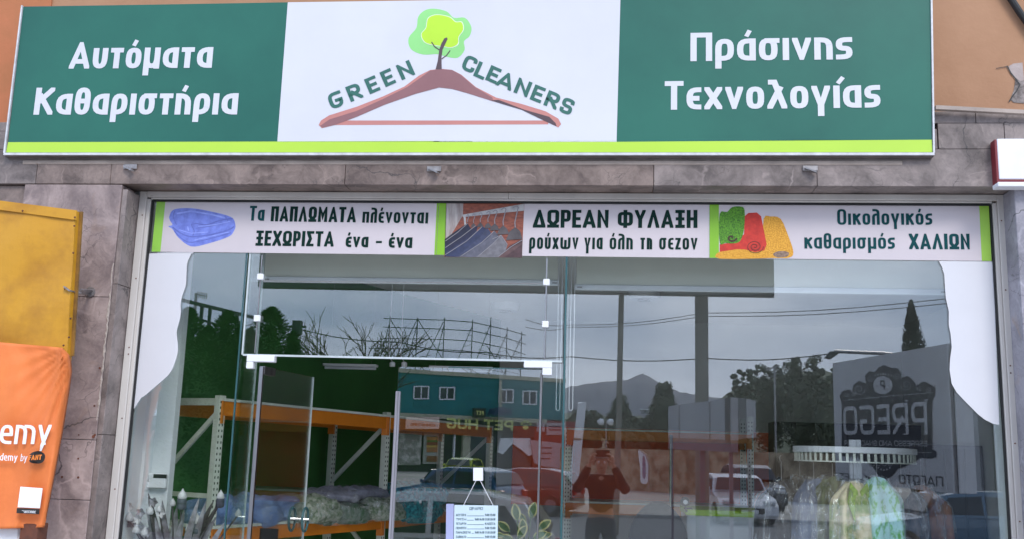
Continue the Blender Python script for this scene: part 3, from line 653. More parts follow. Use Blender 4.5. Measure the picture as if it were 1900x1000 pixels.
mb = MB()
for pts, wd in (([(215, 150), (300, 135), (420, 155), (500, 175)], 3.0), ([(340, 225), (440, 215), (530, 195)], 1.5), ([(230, 245), (300, 265), (400, 258)], 1.6), ([(320, 305), (430, 280), (520, 258)], 1.6), ([(280, 225), (285, 250)], 2.5)): ribbon_px(mb, [z5(*p) for p in pts], wd, YB, .0016)
mb.build('duvet_print', bl3, t)

t, yt, yb = strip(810, 1314, 'window_banner', 'printed strip with row of hangers, in the middle above the window')
base(t, yt, yb, 810, 1315.5)
mb = MB(); vrect(mb, 810, 825, yt, yb, .0006); mb.build('green_stripe', M['lime_d'], t)
z6 = lambda X, Y: (800+X/3.1667, 350+Y/3.1667)
mb = MB(); flat(mb, [z6(88, 74), z6(548, 76), z6(533, 408), z6(78, 404)], YB, .0006); mb.build('photo_print', mat('brick_print', (.36, .10, .055), (.17, .045, .03), 26, .5, stretch=(1, 1, 2.5)), t)
mb = MB(); flat(mb, [z6(90, 76), z6(190, 76), z6(186, 160), z6(84, 330)], YB, .0009); mb.build('photo_print', mat('curtain_print', (.50, .45, .42), (.26, .20, .19), 14, .5, stretch=(3, 1, .4)), t)
mb = MB(); flat(mb, [z6(186, 156), z6(545, 92), z6(545, 132), z6(186, 170)], YB, .0013); flat(mb, [z6(190, 168), z6(203, 168), z6(206, 215), z6(196, 218)], YB, .0013); mb.build('photo_print', mat('rail_print', (.58, .56, .55), (.36, .34, .34), 20, .4), t)
jk = [((.012, .014, .03), [(80, 300), (140, 255), (215, 205), (230, 235), (215, 300), (80, 330)]), ((.018, .02, .05), [(80, 330), (185, 225), (215, 212), (240, 245), (180, 300), (80, 372)]),
      ((.02, .022, .06), [(80, 352), (240, 240), (275, 218), (262, 280), (200, 330), (82, 402)]), ((.035, .045, .11), [(84, 378), (250, 275), (300, 222), (330, 245), (310, 330), (160, 404), (84, 402)]),
      ((.055, .065, .13), [(150, 404), (290, 285), (330, 232), (350, 260), (345, 330), (260, 404)]), ((.13, .13, .17), [(175, 404), (330, 300), (372, 250), (400, 285), (380, 350), (290, 406)]),
      ((.20, .19, .21), [(270, 406), (390, 300), (412, 275), (450, 330), (430, 390), (400, 407)]), ((.09, .045, .05), [(400, 407), (460, 340), (537, 300), (534, 408)]), ((.14, .075, .075), [(385, 407), (470, 350), (536, 318), (535, 330), (430, 407)])]
for i, (c, P) in enumerate(jk):
    mb = MB(); flat(mb, [z6(*p) for p in P], YB, .0016+.0003*i); mb.build('photo_print', mat('jacket_print', c, tuple(x*.6 for x in c), 30, .5), t)
mb = MB()
for cx, cy, rw in ((250, 213, 18), (290, 210, 22), (335, 213, 26), (375, 220, 34), (425, 235, 44), (495, 250, 62)):
    flat(mb, [z6(cx-rw*.9, cy+rw*.9), z6(cx-rw*.55, cy+rw*.1), z6(cx, cy-rw*.35), z6(cx+rw*.45, cy+rw*.05), z6(min(cx+rw*.8, 536), cy+rw*.8)], YB, .0046)
mb.build('photo_print', mat('hanger_print', (.105, .09, .095), (.06, .05, .055), 14, .5), t)
mb = MB()
for i, (cx, cy, ty) in enumerate(((215, 200, 160), (250, 205, 156), (290, 200, 150), (335, 200, 142), (375, 210, 135), (425, 220, 122), (495, 232, 112))):
    s_ = (cx-180)/330+.4
    ribbon_px(mb, [z6(cx, cy), z6(cx-2*s_, cy-22*s_), z6(cx+10*s_, ty+16), z6(cx+14*s_, ty+2), z6(cx+4*s_, ty-6), z6(cx-12*s_, ty+6)], .9+.7*s_, YB, .005)
for i, P in enumerate(([(84, 392), (210, 310), (300, 228)], [(84, 350), (180, 285), (262, 222)], [(170, 404), (300, 318), (372, 252)], [(270, 406), (360, 330), (412, 277)], [(360, 300), (412, 277), (448, 332)], [(390, 407), (470, 345), (536, 305)], [(84, 312), (160, 258), (215, 208)])): ribbon_px(mb, [z6(*p) for p in P], 1.1, YB, .0055)
mb.build('photo_print', mat('hook_print', (.30, .28, .30), None, 5, .4), t)
mb = MB(); px_text(mb, 'ΔΩΡΕΑΝ', 988.5, 423.2, 1129, 423.6, 33, YB, t=.21, R=.14, sp=.09); px_text(mb, 'ΦΥΛΑΞΗ', 1146, 423.6, 1294, 423.8, 33, YB, t=.21, R=.16, sp=.10)
for s_, a_, b_ in (('ρούχων', 981.6, 1073), ('για', 1084, 1118), ('όłη', 1131, 1174), ('τη', 1188, 1210), ('σεζον', 1223, 1294)): px_text(mb, s_, a_, 462.7+(a_-981)*.004, b_, 462.8+(b_-981)*.004, 29, YB, t=.160, R=.2, sp=.11, xh=.74)
mb.build('lettering', M['ink'], t)

t, yt, yb = strip(1315, 1838, 'window_banner', 'printed strip with rolled green red and yellow carpets, rightmost above the window')
base(t, yt, yb, 1316, 1839)
mb = MB(); vrect(mb, 1316.5, 1334, yt, yb, .0006); mb.build('green_stripe', M['lime_d'], t)
mb = MB(); vrect(mb, 1821, 1839, yt, yb, .0006); mb.build('green_stripe', mat('pale_lime_print', (.34, .60, .06), None, 3, .4), t)
z7 = lambda X, Y: (1300+X/3.1667, 350+Y/3.1667)
mb = MB(); flat(mb, smooth_poly([z7(*p) for p in [(112, 372), (230, 345), (350, 360), (370, 180), (410, 166), (470, 180), (515, 280), (545, 375), (520, 408), (430, 410), (112, 414)]], 3), YB, .0008); mb.build('carpet_print', mat('yellow_shag_print', (.80, .42, .05), (.50, .20, .01), 160, .7, detail=2), t)
mb = MB(); flat(mb, [z7(*p) for p in [(112, 330), (200, 318), (255, 270), (258, 165), (280, 146), (330, 143), (355, 165), (388, 330), (375, 365), (320, 376), (262, 360), (215, 358), (112, 374)]], YB, .0012); mb.build('carpet_print', mat('red_carpet_print', (.62, .035, .02), (.45, .02, .012), 30, .6), t)
mb = MB(); flat(mb, smooth_poly([z7(*p) for p in [(112, 150), (155, 140), (185, 112), (235, 108), (258, 130), (255, 240), (232, 310), (190, 325), (145, 322), (112, 320)]], 3), YB, .0016); mb.build('carpet_print', mat('green_shag_print', (.13, .36, .02), (.03, .12, .01), 150, .7, detail=2), t)
mb = MB()
def spiral(cx, cy, r, w, lf, turns=2.6):
    P = [z7(cx+r*(1-k/40)*cos(turns*2*pi*k/40), cy+r*.8*(1-k/40)*sin(turns*2*pi*k/40)) for k in range(38)]; ribbon_px(mb, P, w, YB, lf)
spiral(318, 343, 52, 1.0, .0024); spiral(182, 292, 30, 3.4, .0024, 1.2); mb.build('carpet_print', mat('dark_roll_print', (.05, .02, .012), None, 5, .6), t)
mb = MB(); flat(mb, smooth_poly([z7(*p) for p in [(425, 388), (450, 372), (495, 370), (520, 382), (505, 402), (450, 406)]], 3), YB, .0014); mb.build('carpet_print', mat('roll_core_print', (.36, .24, .17), (.12, .07, .05), 60, .6), t)
mb = MB(); px_text(mb, 'Οικοłογικός', 1553.6, 418, 1730, 418, 29, YB, t=.175, R=.2, sp=.11, xh=.72); px_text(mb, 'καθαρισμός', 1492.6, 462, 1660.6, 462.5, 28.6, YB, t=.175, R=.2, sp=.11, xh=.72); px_text(mb, 'ΧΑΛΙΩΝ', 1687, 463.2, 1800, 463.6, 28.8, YB, t=.21, R=.16, sp=.10); mb.build('lettering', M['ink2'], t)

# white curtain shapes stuck on the glass
cl = [(284, 471), (358, 471), (351, 480), (347, 492), (346, 508), (345, 527), (341, 540), (337, 552), (335, 566), (335.5, 578), (333, 594), (328, 612), (328, 622), (330, 640), (329, 656), (322.6, 677), (316, 690), (307, 700), (292, 713), (277, 726), (270, 732), (262, 737), (252, 741), (250, 740)]
o = MB().slab([at(*p, -.005) for p in smooth_poly(cl[1:-1], 3)[:-3]+[at and (248, 741), (277, 471)]], (0, -1, 0), .002).build('curtain_decal', M['vinyl']); tag(o, 'white wavy curtain decal on the left side of the window', 'window decal')
cr2 = [(1742, 485), (1748, 496), (1752, 508), (1753.5, 533), (1755, 552), (1760.5, 577), (1760.5, 603), (1764, 620), (1766, 643), (1763, 664), (1762, 685), (1766, 711), (1775, 727), (1789, 742), (1802, 755), (1815, 768), (1828, 778), (1842, 785), (1851, 787)]
o = MB().slab([at(*p, -.005) for p in cr2+[(1854, 787), (1843, 486)]], (0, -1, 0), .002).build('curtain_decal', M['vinyl']); tag(o, 'white wavy curtain decal on the right side of the window', 'window decal')

# ------------------------------------------------------------------ the big sign
YS = -.24
sg = thing('shop_sign', 'wide green and white box sign with tree and coat hanger over the window', 'sign', (-.96, -.03, 3.27))
xb0, xb1 = at(8, 288, YS).x, at(1733, 286.5, YS).x; xt0, xt1 = at(42, 12, YS).x, at(1727, 5, YS).x+.004
zb = at(900, 287, YS).z; ztl = at(42, 12, YS).z; ztr = ztl+(at(540, 5, YS).z-ztl)*((xt1-xt0)/(at(540, 5, YS).x-xt0))
def signx(px, py):
    return at(px, py, YS)
mb = MB(); y0, y1 = YS+.006, -.03
mb.add([(xb0, y0, zb-.012), (xb1, y0, zb-.012), (xb1, y1, zb-.012), (xb0, y1, zb-.012), (xt0, y0, ztl), (xt1, y0, ztr), (xt1, y1, ztr), (xt0, y1, ztl)], [(0,3,2,1),(4,5,6,7),(0,1,5,4),(1,2,6,5),(2,3,7,6),(3,0,4,7)]); mb.build('sign_box', M['sign_under'], sg)
def top_at(px, py):   # carry the line through a pixel on the sign up to its top edge
    p = at(px, py, YS); return p
def panel(name, bl, br, tl, tr, m, t=.005):
    mb = MB(); mb.slab([bl, br, tr, tl], (0, -1, 0), t); return mb.build(name, m, sg)
def zline(u): return ztl+(ztr-ztl)*u
P_l0 = at(13.6, 264.6, YS); P_l1 = at(514.5, 264.0, YS); P_l2 = at(1144, 264, YS); P_l3 = at(1731, 260, YS)
def up(pb, ptop): # intersect with the top line
    k = (zline((ptop.x-xt0)/(xt1-xt0))-pb.z)/(ptop.z-pb.z); return pb+(ptop-pb)*k
U0 = Vector((xt0+.006, YS, ztl-.006)); U1 = up(P_l1, at(534, 5, YS)); U2 = up(P_l2, at(1151, 5, YS)); U3 = Vector((xt1-.004, YS, ztr))
P_l0 = Vector((xb0+.014, YS, P_l0.z)); P_l3 = Vector((xb1-.008, YS, P_l3.z))
g = .0008
panel('green_panel', P_l0, P_l1-Vector((g, 0, 0)), U0, U1-Vector((g, 0, 0)), M['sign_green']); panel('white_panel', P_l1, P_l2, U1, U2, M['sign_white']); panel('green_panel', P_l2+Vector((g, 0, 0)), P_l3, U2+Vector((g, 0, 0)), U3, M['sign_green'])
dz = Vector((0, 0, .0001))
panel('lime_stripe', Vector((xb0+.010, YS, zb+.012)), Vector((xb1-.008, YS, zb+.012)), P_l0-dz, P_l3-dz, M['sign_lime'])
mb = MB(); mb.bar((xb0, YS-.003, zb), (xb1, YS-.003, zb), .014, .014); mb.bar((xb0+.002, YS-.003, zb+.007), (xt0, YS-.003, ztl), .009, .014); mb.bar((xb1-.002, YS-.003, zb+.007), (xt1, YS-.003, ztr), .009, .014); mb.build('edge_trim', M['sign_frame'], sg)
mb = MB(); mb.box((xb0+.01, YS+.035, zb-.022), (xb1-.01, YS+.045, zb-.0125)); mb.box((xb0+.03, YS+.09, zb-.026), (xb1-.03, -.16, zb-.0125)); mb.build('underside_lip', M['sign_under'], sg)
mb = MB(); mb.bbox((xb0+.10, YS+.085, zb-.052), (xb1-.16, -.205, zb-.0265), .003); mb.build('support_rail', M['sign_rail'], sg)
for px, py in ((243, 312), (806, 316), (1503, 315)):
    a = at(px, py, -.20); mb = MB(); mb.bbox((a.x-.042, -.245+.03, a.z-.012), (a.x+.042, -.202, a.z+.02), .003); mb.bar((a.x-.03, -.215, a.z+.004), (a.x+.03, -.235, a.z-.028), .03, .008); mb.build('bracket', M['galv'], sg)
mb = MB(); k = dict(t=.212, R=.34, sp=.10, xh=.77)
px_text(mb, 'Αυτόματα', 127.5, 128.4, 393, 126.8, 49, YS, **k); px_text(mb, 'Καθαριστήρια', 62, 213.8, 440, 213.4, 50, YS, **k); mb.build('lettering', M['sign_white'], sg)
mb = MB(); k['R'] = .28; k['t'] = .205; px_text(mb, 'Πράσινης', 1281, 114.6, 1582, 111, 52.5, YS, **k); px_text(mb, 'Τεχνολογίας', 1233, 204.8, 1634, 200.4, 53, YS, **k); mb.build('lettering', M['sign_white'], sg)
# logo
z2 = lambda X, Y: (560+X/2.9406, Y/2.9406)
def logo(pts, m, lift, name='logo_print', sm=0):
    P = [z2(*p) for p in pts]
    if sm: P = smooth_poly(P, sm)
    mb = MB(); flat(mb, P, YS, lift); return mb.build(name, m, sg)
lg = mat('logo_light_green', (.29, .70, .22), None, 2, .4); ll = mat('logo_lime', (.50, .80, .03), None, 2, .4); lb = mat('logo_brown', (.27, .12, .125), (.24, .105, .11), 3, .4); lp = mat('logo_salmon', (.53, .21, .18), (.48, .19, .165), 3, .4); ld = mat('logo_dark_brown', (.085, .05, .06), None, 3, .4)
logo([(720, 50), (790, 65), (830, 100), (890, 100), (925, 150), (915, 200), (885, 228), (888, 275), (850, 318), (790, 312), (740, 298), (660, 300), (595, 270), (583, 210), (625, 155), (635, 95), (670, 60)], lg, .0006, sm=4)
logo([(755, 82), (810, 95), (840, 120), (875, 122), (884, 165), (858, 205), (855, 245), (815, 264), (770, 258), (725, 252), (670, 235), (650, 190), (675, 155), (685, 105), (715, 85)], mat('logo_white_line', (.8, .86, .7), None, 2, .4), .0010, sm=4)
logo([(755, 85), (808, 98), (838, 123), (872, 125), (880, 165), (855, 204), (851, 242), (814, 261), (770, 255), (727, 249), (673, 233), (653, 190), (678, 156), (688, 107), (716, 88)], ll, .0014, sm=4)
logo([(730, 382), (742, 335), (750, 275), (762, 240), (778, 212), (792, 207), (796, 216), (782, 245), (768, 275), (762, 320), (764, 382)], ld, .0020)
mb = MB(); ribbon_px(mb, [z2(*p) for p in [(750, 275), (725, 258), (708, 232)]], 2.0, YS, .0020); ribbon_px(mb, [z2(*p) for p in [(763, 325), (790, 305), (810, 278)]], 1.8, YS, .0020); mb.build('logo_print', ld, sg)
logo([(150, 660), (1345, 660), (1345, 681), (150, 685)], lp, .0006)
lin = [(92, 685), (105, 660), (150, 632), (300, 585), (440, 530), (560, 475), (640, 415), (700, 385), (760, 378), (820, 384), (870, 410), (950, 478), (1060, 535), (1200, 570), (1330, 610), (1400, 650), (1415, 680), (1400, 698), (1330, 665), (1200, 600), (1060, 560), (900, 510), (820, 488), (750, 480), (620, 515), (450, 575), (300, 640), (180, 685), (110, 702)]
logo(lin, lp, .0012)
logo([(100, 690), (150, 655), (300, 608), (440, 545), (575, 478), (660, 418), (700, 388), (760, 380), (820, 385), (865, 410), (945, 478), (1040, 535), (1045, 556), (900, 510), (820, 488), (750, 480), (620, 515), (450, 575), (300, 640), (180, 685), (115, 699)], lb, .0018)
logo([(1035, 550), (1075, 548), (1210, 600), (1350, 640), (1385, 675), (1390, 692), (1330, 665), (1200, 602), (1060, 560)], ld, .0020)
mb = MB()
def letter(ch, cx, cy, ang, h=29.0, t=.24, wd=1.3):
    ps, W = glyph_polys(ch, t, .34, .74, wd)
    ca, sa = cos(RD(ang)), sin(RD(ang)); X0, Y0 = z2(cx, cy)
    for si, q in ps:
        P = []
        for a, b in q:
            dx, dy = (a-W/2)*h, (b-.5)*h
            P.append((X0+dx*ca-dy*sa, Y0-(dx*sa+dy*ca)))
        flat(mb, P, YS, .0022+.0003*si)
for ch, cx, cy, an in (('G', 185, 548, 20), ('R', 287, 506, 22), ('E', 385, 465, 23), ('E', 470, 426, 24), ('N', 566, 385, 24), ('C', 916, 352, -24), ('L', 980, 388, -24), ('E', 1046, 410, -24), ('A', 1114, 442, -23), ('N', 1207, 480, -22), ('E', 1288, 515, -22), ('R', 1368, 548, -22), ('S', 1448, 582, -22)): letter(ch, cx, cy, an, 29.5)
mb.build('lettering', M['sign_ink'], sg)

# ------------------------------------------------------------------ small white and red box on the right
bx = thing('light_box', 'white box sign with dark red edge jutting from the wall at right', 'sign', (2.3, -.2, 3.04))
a = at(1845, 258, -.27); b = at(1846, 345, -.27)
mb = MB(); mb.bbox((a.x+.014, -.27, b.z+.036), (a.x+.9, -.2035, a.z), .004); mb.build('sign_box', M['whiteplastic'], bx)
mb = MB(); mb.box((a.x+.014, -.266, b.z+.018), (a.x+.9, -.204, b.z+.0358)); mb.box((a.x+.002, -.266, b.z+.018), (a.x+.0138, -.204, a.z-.004)); mb.build('red_edge', M['red_dark'], bx)
mb = MB(); mb.bbox((a.x-.0, -.282, b.z-.008), (a.x+.9, -.203, b.z+.0175), .003); mb.build('lower_lip', M['whiteplastic'], bx)

# ------------------------------------------------------------------ yellow tarpaulin panel and orange cloth banner on the left
yp = thing('tarpaulin_panel', 'yellow tarpaulin panel with riveted top hem bracketed to the marble pier', 'panel', at(70, 650, -.45))
def grid(fn, nu, nv): # cloth grid with thickness-free double layer built by caller
    return [[fn(i/nu, j/nv) for i in range(nu+1)] for j in range(nv+1)]
def cloth(mb, fn, nu, nv, th=.006):
    n0 = len(mb.v); vs = []
    for j in range(nv+1):
        for i in range(nu+1): vs.append(fn(i/nu, j/nv))
    m = len(vs); vs2 = [Vector(v)+Vector((0, th, 0)) for v in vs]; W = nu+1; fs = []
    for j in range(nv):
        for i in range(nu):
            a, b, c, d = j*W+i, j*W+i+1, (j+1)*W+i+1, (j+1)*W+i
            fs.append((a, b, c, d)); fs.append((d+m, c+m, b+m, a+m))
    for i in range(nu): fs.append((i+1, i, i+m, i+1+m)); k = nv*W; fs.append((k+i, k+i+1, k+i+1+m, k+i+m))
    for j in range(nv): fs.append((j*W, (j+1)*W, (j+1)*W+m, j*W+m)); fs.append(((j+1)*W+nu, j*W+nu, j*W+nu+m, (j+1)*W+nu+m))
    mb.add(vs+vs2, fs)
TL = at(-30, 371, -.5); TR = at(141, 392, -.5); BR = at(122, 690, -.5); BL = at(-60, 690, -.5)
def ytf(u, v):
    p = TL.lerp(TR, u).lerp(BL.lerp(BR, u), v); s = .004*sin(u*9+v*4)+.003*sin(v*14+u*3); return Vector((p.x, p.y+s, p.z))
mb = MB(); cloth(mb, ytf, 24, 28, .05); mb.build('tarpaulin', M['yellow_tarp'], yp, smooth=False)
mb = MB(); mb.slab([at(-30, 369, -.512), at(142, 391, -.512), at(141, 409, -.512), at(-30, 386, -.512)], (0, -1, 0), .010); mb.build('top_hem', M['yellow_tarp'], yp)
mb = MB(); a = at(146, 394, -.46); b = at(129, 660, -.46); mb.bar(a, b, .05, .012, up=(0, 1, 0)); mb.build('panel_side', mat('shaded_tarp_side', (.30, .15, .02), (.12, .06, .015), 8, .6), yp)  # side of the yellow panel, its shadow put into a darker tarpaulin colour
mb = MB()
for px, py in ((42, 392), (139, 404), (120, 535), (138, 420), (136, 470), (131, 590), (128, 625), (118, 640)): mb.lathe([(.006, 0), (.004, -.005)], at(px, py, -.522), 8, 'y')
mb.build('rivet', M['rust'], yp)
mb = MB(); a = at(124, 535, -.52); b = at(168, 541, -.205); c = at(146, 540, -.40); mb.bar(a+Vector((0, -.006, 0)), c, .045, .006, up=(0, -1, .05)); mb.bar(c, b, .04, .006, up=(0, -1, .05)); mb.lathe([(.03, 0), (.03, -.006)], (b.x, -.206, b.z), 12, 'y'); mb.build('bracket', M['galv'], yp)
ob = thing('cloth_banner', 'orange cloth banner with white letters hanging over the yellow panel', 'banner', at(60, 978, -.56))
yt_ = [(-60, 628), (5, 632), (60, 637), (110, 643), (122, 648), (130, 662)]
ER = [(0, 128), (.04, 132), (.10, 133), (.2, 129), (.45, 116), (.7, 101), (1.0, 82)]
def ob_edges(v):
    for i in range(len(ER)-1):
        if ER[i][0] <= v <= ER[i+1][0]: return -60-25*v, ER[i][1]+(ER[i+1][1]-ER[i][1])*(v-ER[i][0])/(ER[i+1][0]-ER[i][0])
    return -85, 82
def ob_depth(u, v):
    fan = .010*sin(34*math.atan2(v+.02, 1.02-u))*math.exp(-((1-u)**2+v*v)/.16)      # creases fanning out of the hung corner
    d = .016*sin(u*15+v*5)*v*(1-.3*v)+.012*sin(u*7-v*9+1)+.022*math.exp(-((u-.93+.25*v)/.05)**2)*(1-v*.6)+fan+.007*noise.noise(Vector((u*9, v*6, 2)))
    return -.565-d+.09*max(0, (u-.94)/.06)**2*(1-.6*v)
def obf(u, v):
    el, e = ob_edges(v); top = 629+(-60+190*u+60)*.085+(12*max(0, u-.93)/.07 if u > .93 else 0)
    return at(el+(e-el)*u, top+(978+(u-.9)*-6-top)*v, ob_depth(u, v))
def obn(px, py):
    v = max(0, min(1, (py-640)/338.0)); el, e = ob_edges(v); u = (px-el)/(e-el); return at(px, py, ob_depth(u, v)-.030)
mb = MB(); cloth(mb, obf, 60, 60, .004); mb.build('cloth', M['orange_cloth'], ob, smooth=True)
mb = MB(); px_text(mb, 'emy', -2, 823, 92, 823, 48, 0, fn=obn, t=.145, R=.32, sp=.09, xh=.74); px_text(mb, 'ademy', -8, 853, 32, 854.5, 13.5, 0, fn=obn, t=.14, R=.32, sp=.10, xh=.72); px_text(mb, 'by', 38, 854.6, 50, 855, 13.5, 0, fn=obn, t=.14, R=.32, sp=.10, xh=.72); mb.build('lettering', M['white_ink'], ob)
mb = MB(); flat(mb, smooth_poly([(54, 846), (60, 839), (72, 836), (83, 841), (84, 850), (78, 858), (66, 859), (56, 856)], 4), 0, .004, obn); mb.build('badge_print', M['badge'], ob)
mb = MB(); px_text(mb, 'FANT', 57, 853, 81, 852, 9.5, 0, fn=obn, t=.24, R=.2, sp=.07, lift=.022); mb.build('lettering', mat('orange_ink', (.86, .24, .04), None, 3, .4), ob)
mb = MB(); mb.slab([obn(*p)+Vector((0, -.006, 0)) for p in ((39, 902), (80, 905), (75, 942), (34, 940))], (0, -1, 0), .002); mb.build('label_sticker', M['white_ink'], ob)
mb = MB(); mb.slab([obn(*p)+Vector((0, -.008, 0)) for p in ((33, 941.5), (75, 943.5), (74, 953), (32, 951))], (0, -1, 0), .002); mb.build('label_sticker', M['badge'], ob)
mb = MB(); px_text(mb, 'SUBSCRIBE', 45, 950, 71, 951, 4.5, 0, fn=obn, t=.16, lift=.024); mb.build('lettering', M['white_ink'], ob)
po = MB(); a = at(80, 978, -.5); po.bbox((a.x-.1, -.55, -.0), (a.x-.0, -.45, 1.14), .004); tag(po.build('steel_post', M['rust']), 'brown steel post under the orange banner', 'post')
po = MB(); a = at(40, 986, -.5); po.bbox((a.x-.5, -.52, .0), (a.x+.0, -.48, 1.115), .01); tag(po.build('display_board', M['whiteplastic']), 'pale board standing under the orange banner at bottom left', 'board')

# ================================================================== INTERIOR
CZ = 3.07
Aw = Vector((-3.45, .5, 0)); Bw = Vector((-1.28, 5.62, 0)); wd = (Bw-Aw).normalized(); wn = Vector((-wd.y, wd.x, 0))
mb = MB(); mb.box((-4, .34, -.1), (3.4, 5.9, 0)); mb.box((-2.9, .0, -.1), (2.2, .339, 0)); struct('floor', mb, M['floor'])
mb = MB(); mb.box((-4.2, .34, CZ+.02), (3.4, 6.0, CZ+.2)); mb.box((-2.92, .062, CZ+.04), (2.21, .339, CZ+.2)); struct('ceiling', mb, M['ceiling'])
mb = MB(); P = [Aw-wd*.1, Bw+wd*.2, Bw+wd*.2+wn*.15, Aw-wd*.1+wn*.15]
mb.add([(p.x, p.y, 0) for p in P]+[(p.x, p.y, CZ+.018) for p in P], [(0,3,2,1),(4,5,6,7),(0,1,5,4),(1,2,6,5),(2,3,7,6),(3,0,4,7)]); struct('interior_left_wall', mb, M['green_wall'])
mb = MB(); mb.box((-1.6, 5.62, 0), (3.2, 5.8, CZ+.018)); struct('interior_back_wall', mb, M['grey_wall'])
mb = MB(); mb.box((3.2, .34, 0), (3.35, 5.8, CZ+.018)); struct('interior_right_wall', mb, M['grey_wall'])
ew = at(325, 760, .45).x
mb = MB(); mb.box((-3.6, .45, 0), (ew, .52, CZ+.018)); mb.box((-2.93, .342, 0), (-2.90, .449, CZ)); struct('interior_front_wall', mb, M['white_wall'])

# alarm keypad
k = thing('alarm_keypad', 'white alarm keypad with small dark display on the pale inner wall', 'keypad', at(290, 905, .44))
a = at(269, 905, .43); b = at(311, 878, .43)
mb = MB(); mb.bbox((a.x, .412, a.z), (b.x, .449, b.z), .008); mb.build('case', M['whiteplastic'], k)
mb = MB(); c0 = at(284, 886, .41); c1 = at(309, 879.5, .41); mb.box((c0.x, .4105, c0.z), (c1.x, .4145, c1.z)); mb.build('display', M['black'], k)
mb = MB(); c0 = at(271, 904, .41); c1 = at(309, 898, .41); mb.bbox((c0.x, .405, c0.z), (c1.x, .4115, c0.z+.003), .001); mb.build('lower_edge', M['steel'], k)
for i in range(4):
    mb = MB(); c = at(274.5, 882+i*3.2, .41); mb.bbox((c.x-.006, .4085, c.z-.003), (c.x+.006, .4118, c.z+.003), .001); mb.build('button', M['steel'], k)

# ------------------------------------------------------------------ storage racks
D0 = Vector((wd.x, wd.y, 0)); DP = wn
def rack_post(t, x, y, z0, z1, ax, slots=True):
    mb = MB(); p = Vector((x, y, 0)); s = ax*.028; q = Vector((-ax.y, ax.x, 0))*.022
    P = [p-s-q, p+s-q, p+s+q, p-s+q]
    mb.add([(v.x, v.y, z0) for v in P]+[(v.x, v.y, z1) for v in P], [(0,3,2,1),(4,5,6,7),(0,1,5,4),(1,2,6,5),(2,3,7,6),(3,0,4,7)])
    mb.build('upright', M['rack_white'], t)
    if slots:
        m2 = MB(); z = z0+.03
        sd_ = 1 if (Vector((-ax.y, ax.x, 0)).dot(CAMP-p) > 0) else -1
        fc = q*sd_*1.04; e = ax*.010
        while z < z1-.03:
            for off in (-.014, .014):
                c = p+fc+ax*off
                m2.add([(c.x-e.x*.5, c.y-e.y*.5, z), (c.x+e.x*.5, c.y+e.y*.5, z), (c.x+e.x*.5, c.y+e.y*.5, z+.016), (c.x-e.x*.5, c.y-e.y*.5, z+.016)], [(0,1,2,3), (3,2,1,0)][:1])
            z += .038
        o = m2.build('punched_slots', M['darkslot'], t); o['kind'] = 'stuff'
def beam(t, a, b, h=.095, w=.045):
    mb = MB(); mb.bar(a, b, w, h); mb.build('beam', M['rack_orange'], t)
    for p in (a, b):
        d = (b-a).normalized()*(1 if p is a else -1); mb = MB(); c = p+d*.012; mb.box((c.x-.024, c.y-.028, c.z-.10), (c.x+.024, c.y+.022, c.z+.05)); mb.build('beam_connector', M['rack_orange'], t)
def shelf(t, P, z, th=.018):
    mb = MB(); mb.add([(v.x, v.y, z) for v in P]+[(v.x, v.y, z+th) for v in P], [(0,3,2,1),(4,5,6,7),(0,1,5,4),(1,2,6,5),(2,3,7,6),(3,0,4,7)]); mb.build('shelf_board', M['rack_white'], t)
R1 = at(404, 800, .75); R2 = at(716, 800, 2.45); R3 = at(909, 800, 4.2)
r1 = Vector((R1.x, R1.y, 0)); r2 = Vector((R2.x, R2.y, 0)); r3 = Vector((R3.x, R3.y, 0))
dA = (r2-r1).normalized(); pA = Vector((-dA.y, dA.x, 0)); dB = (r3-r2).normalized(); pB = Vector((-dB.y, dB.x, 0))
rk = thing('storage_rack', 'long orange and cream storage rack along the dark green wall', 'shelf rack', r1)
HT = at(428, 757, .75).z; HT2 = at(712, 784, 2.45).z; HT3 = at(905, 802, 4.2).z
HL = at(440, 993, .9).z; HL2 = at(712, 969, 2.45).z; HL3 = at(905, 950, 4.2).z
DEP = .56
for p, zt, ax in ((r1, at(410, 733, .75).z, dA), (r2, at(716, 764, 2.45).z, dA), (r3, at(909, 795, 4.2).z+.03, dB)):
    rack_post(rk, p.x, p.y, 0, zt, ax); q = p+(pA if p is not r3 else pB)*DEP; rack_post(rk, q.x, q.y, 0, zt, ax)
    mb = MB(); br = lambda z0, z1: mb.bar((p.x, p.y, z0), (q.x, q.y, z1), .022, .03)
    mb.bar((q.x, q.y, zt-.35-.25), (p.x, p.y, zt-.10), .02, .032); mb.build('brace', M['rack_white'], rk)
    mb = MB(); mb.bar((q.x, q.y, zt-.05), (p.x, p.y, zt-.05), .02, .03); mb.build('brace', M['rack_white'], rk)
    mb = MB(); mb.bar((q.x, q.y, zt-.66), (p.x, p.y, zt-.66), .02, .03); mb.build('brace', M['rack_white'], rk)
    mb = MB(); mb.bar((p.x, p.y, zt-1.25), (q.x, q.y, zt-.72), .02, .032); mb.build('brace', M['rack_white'], rk)
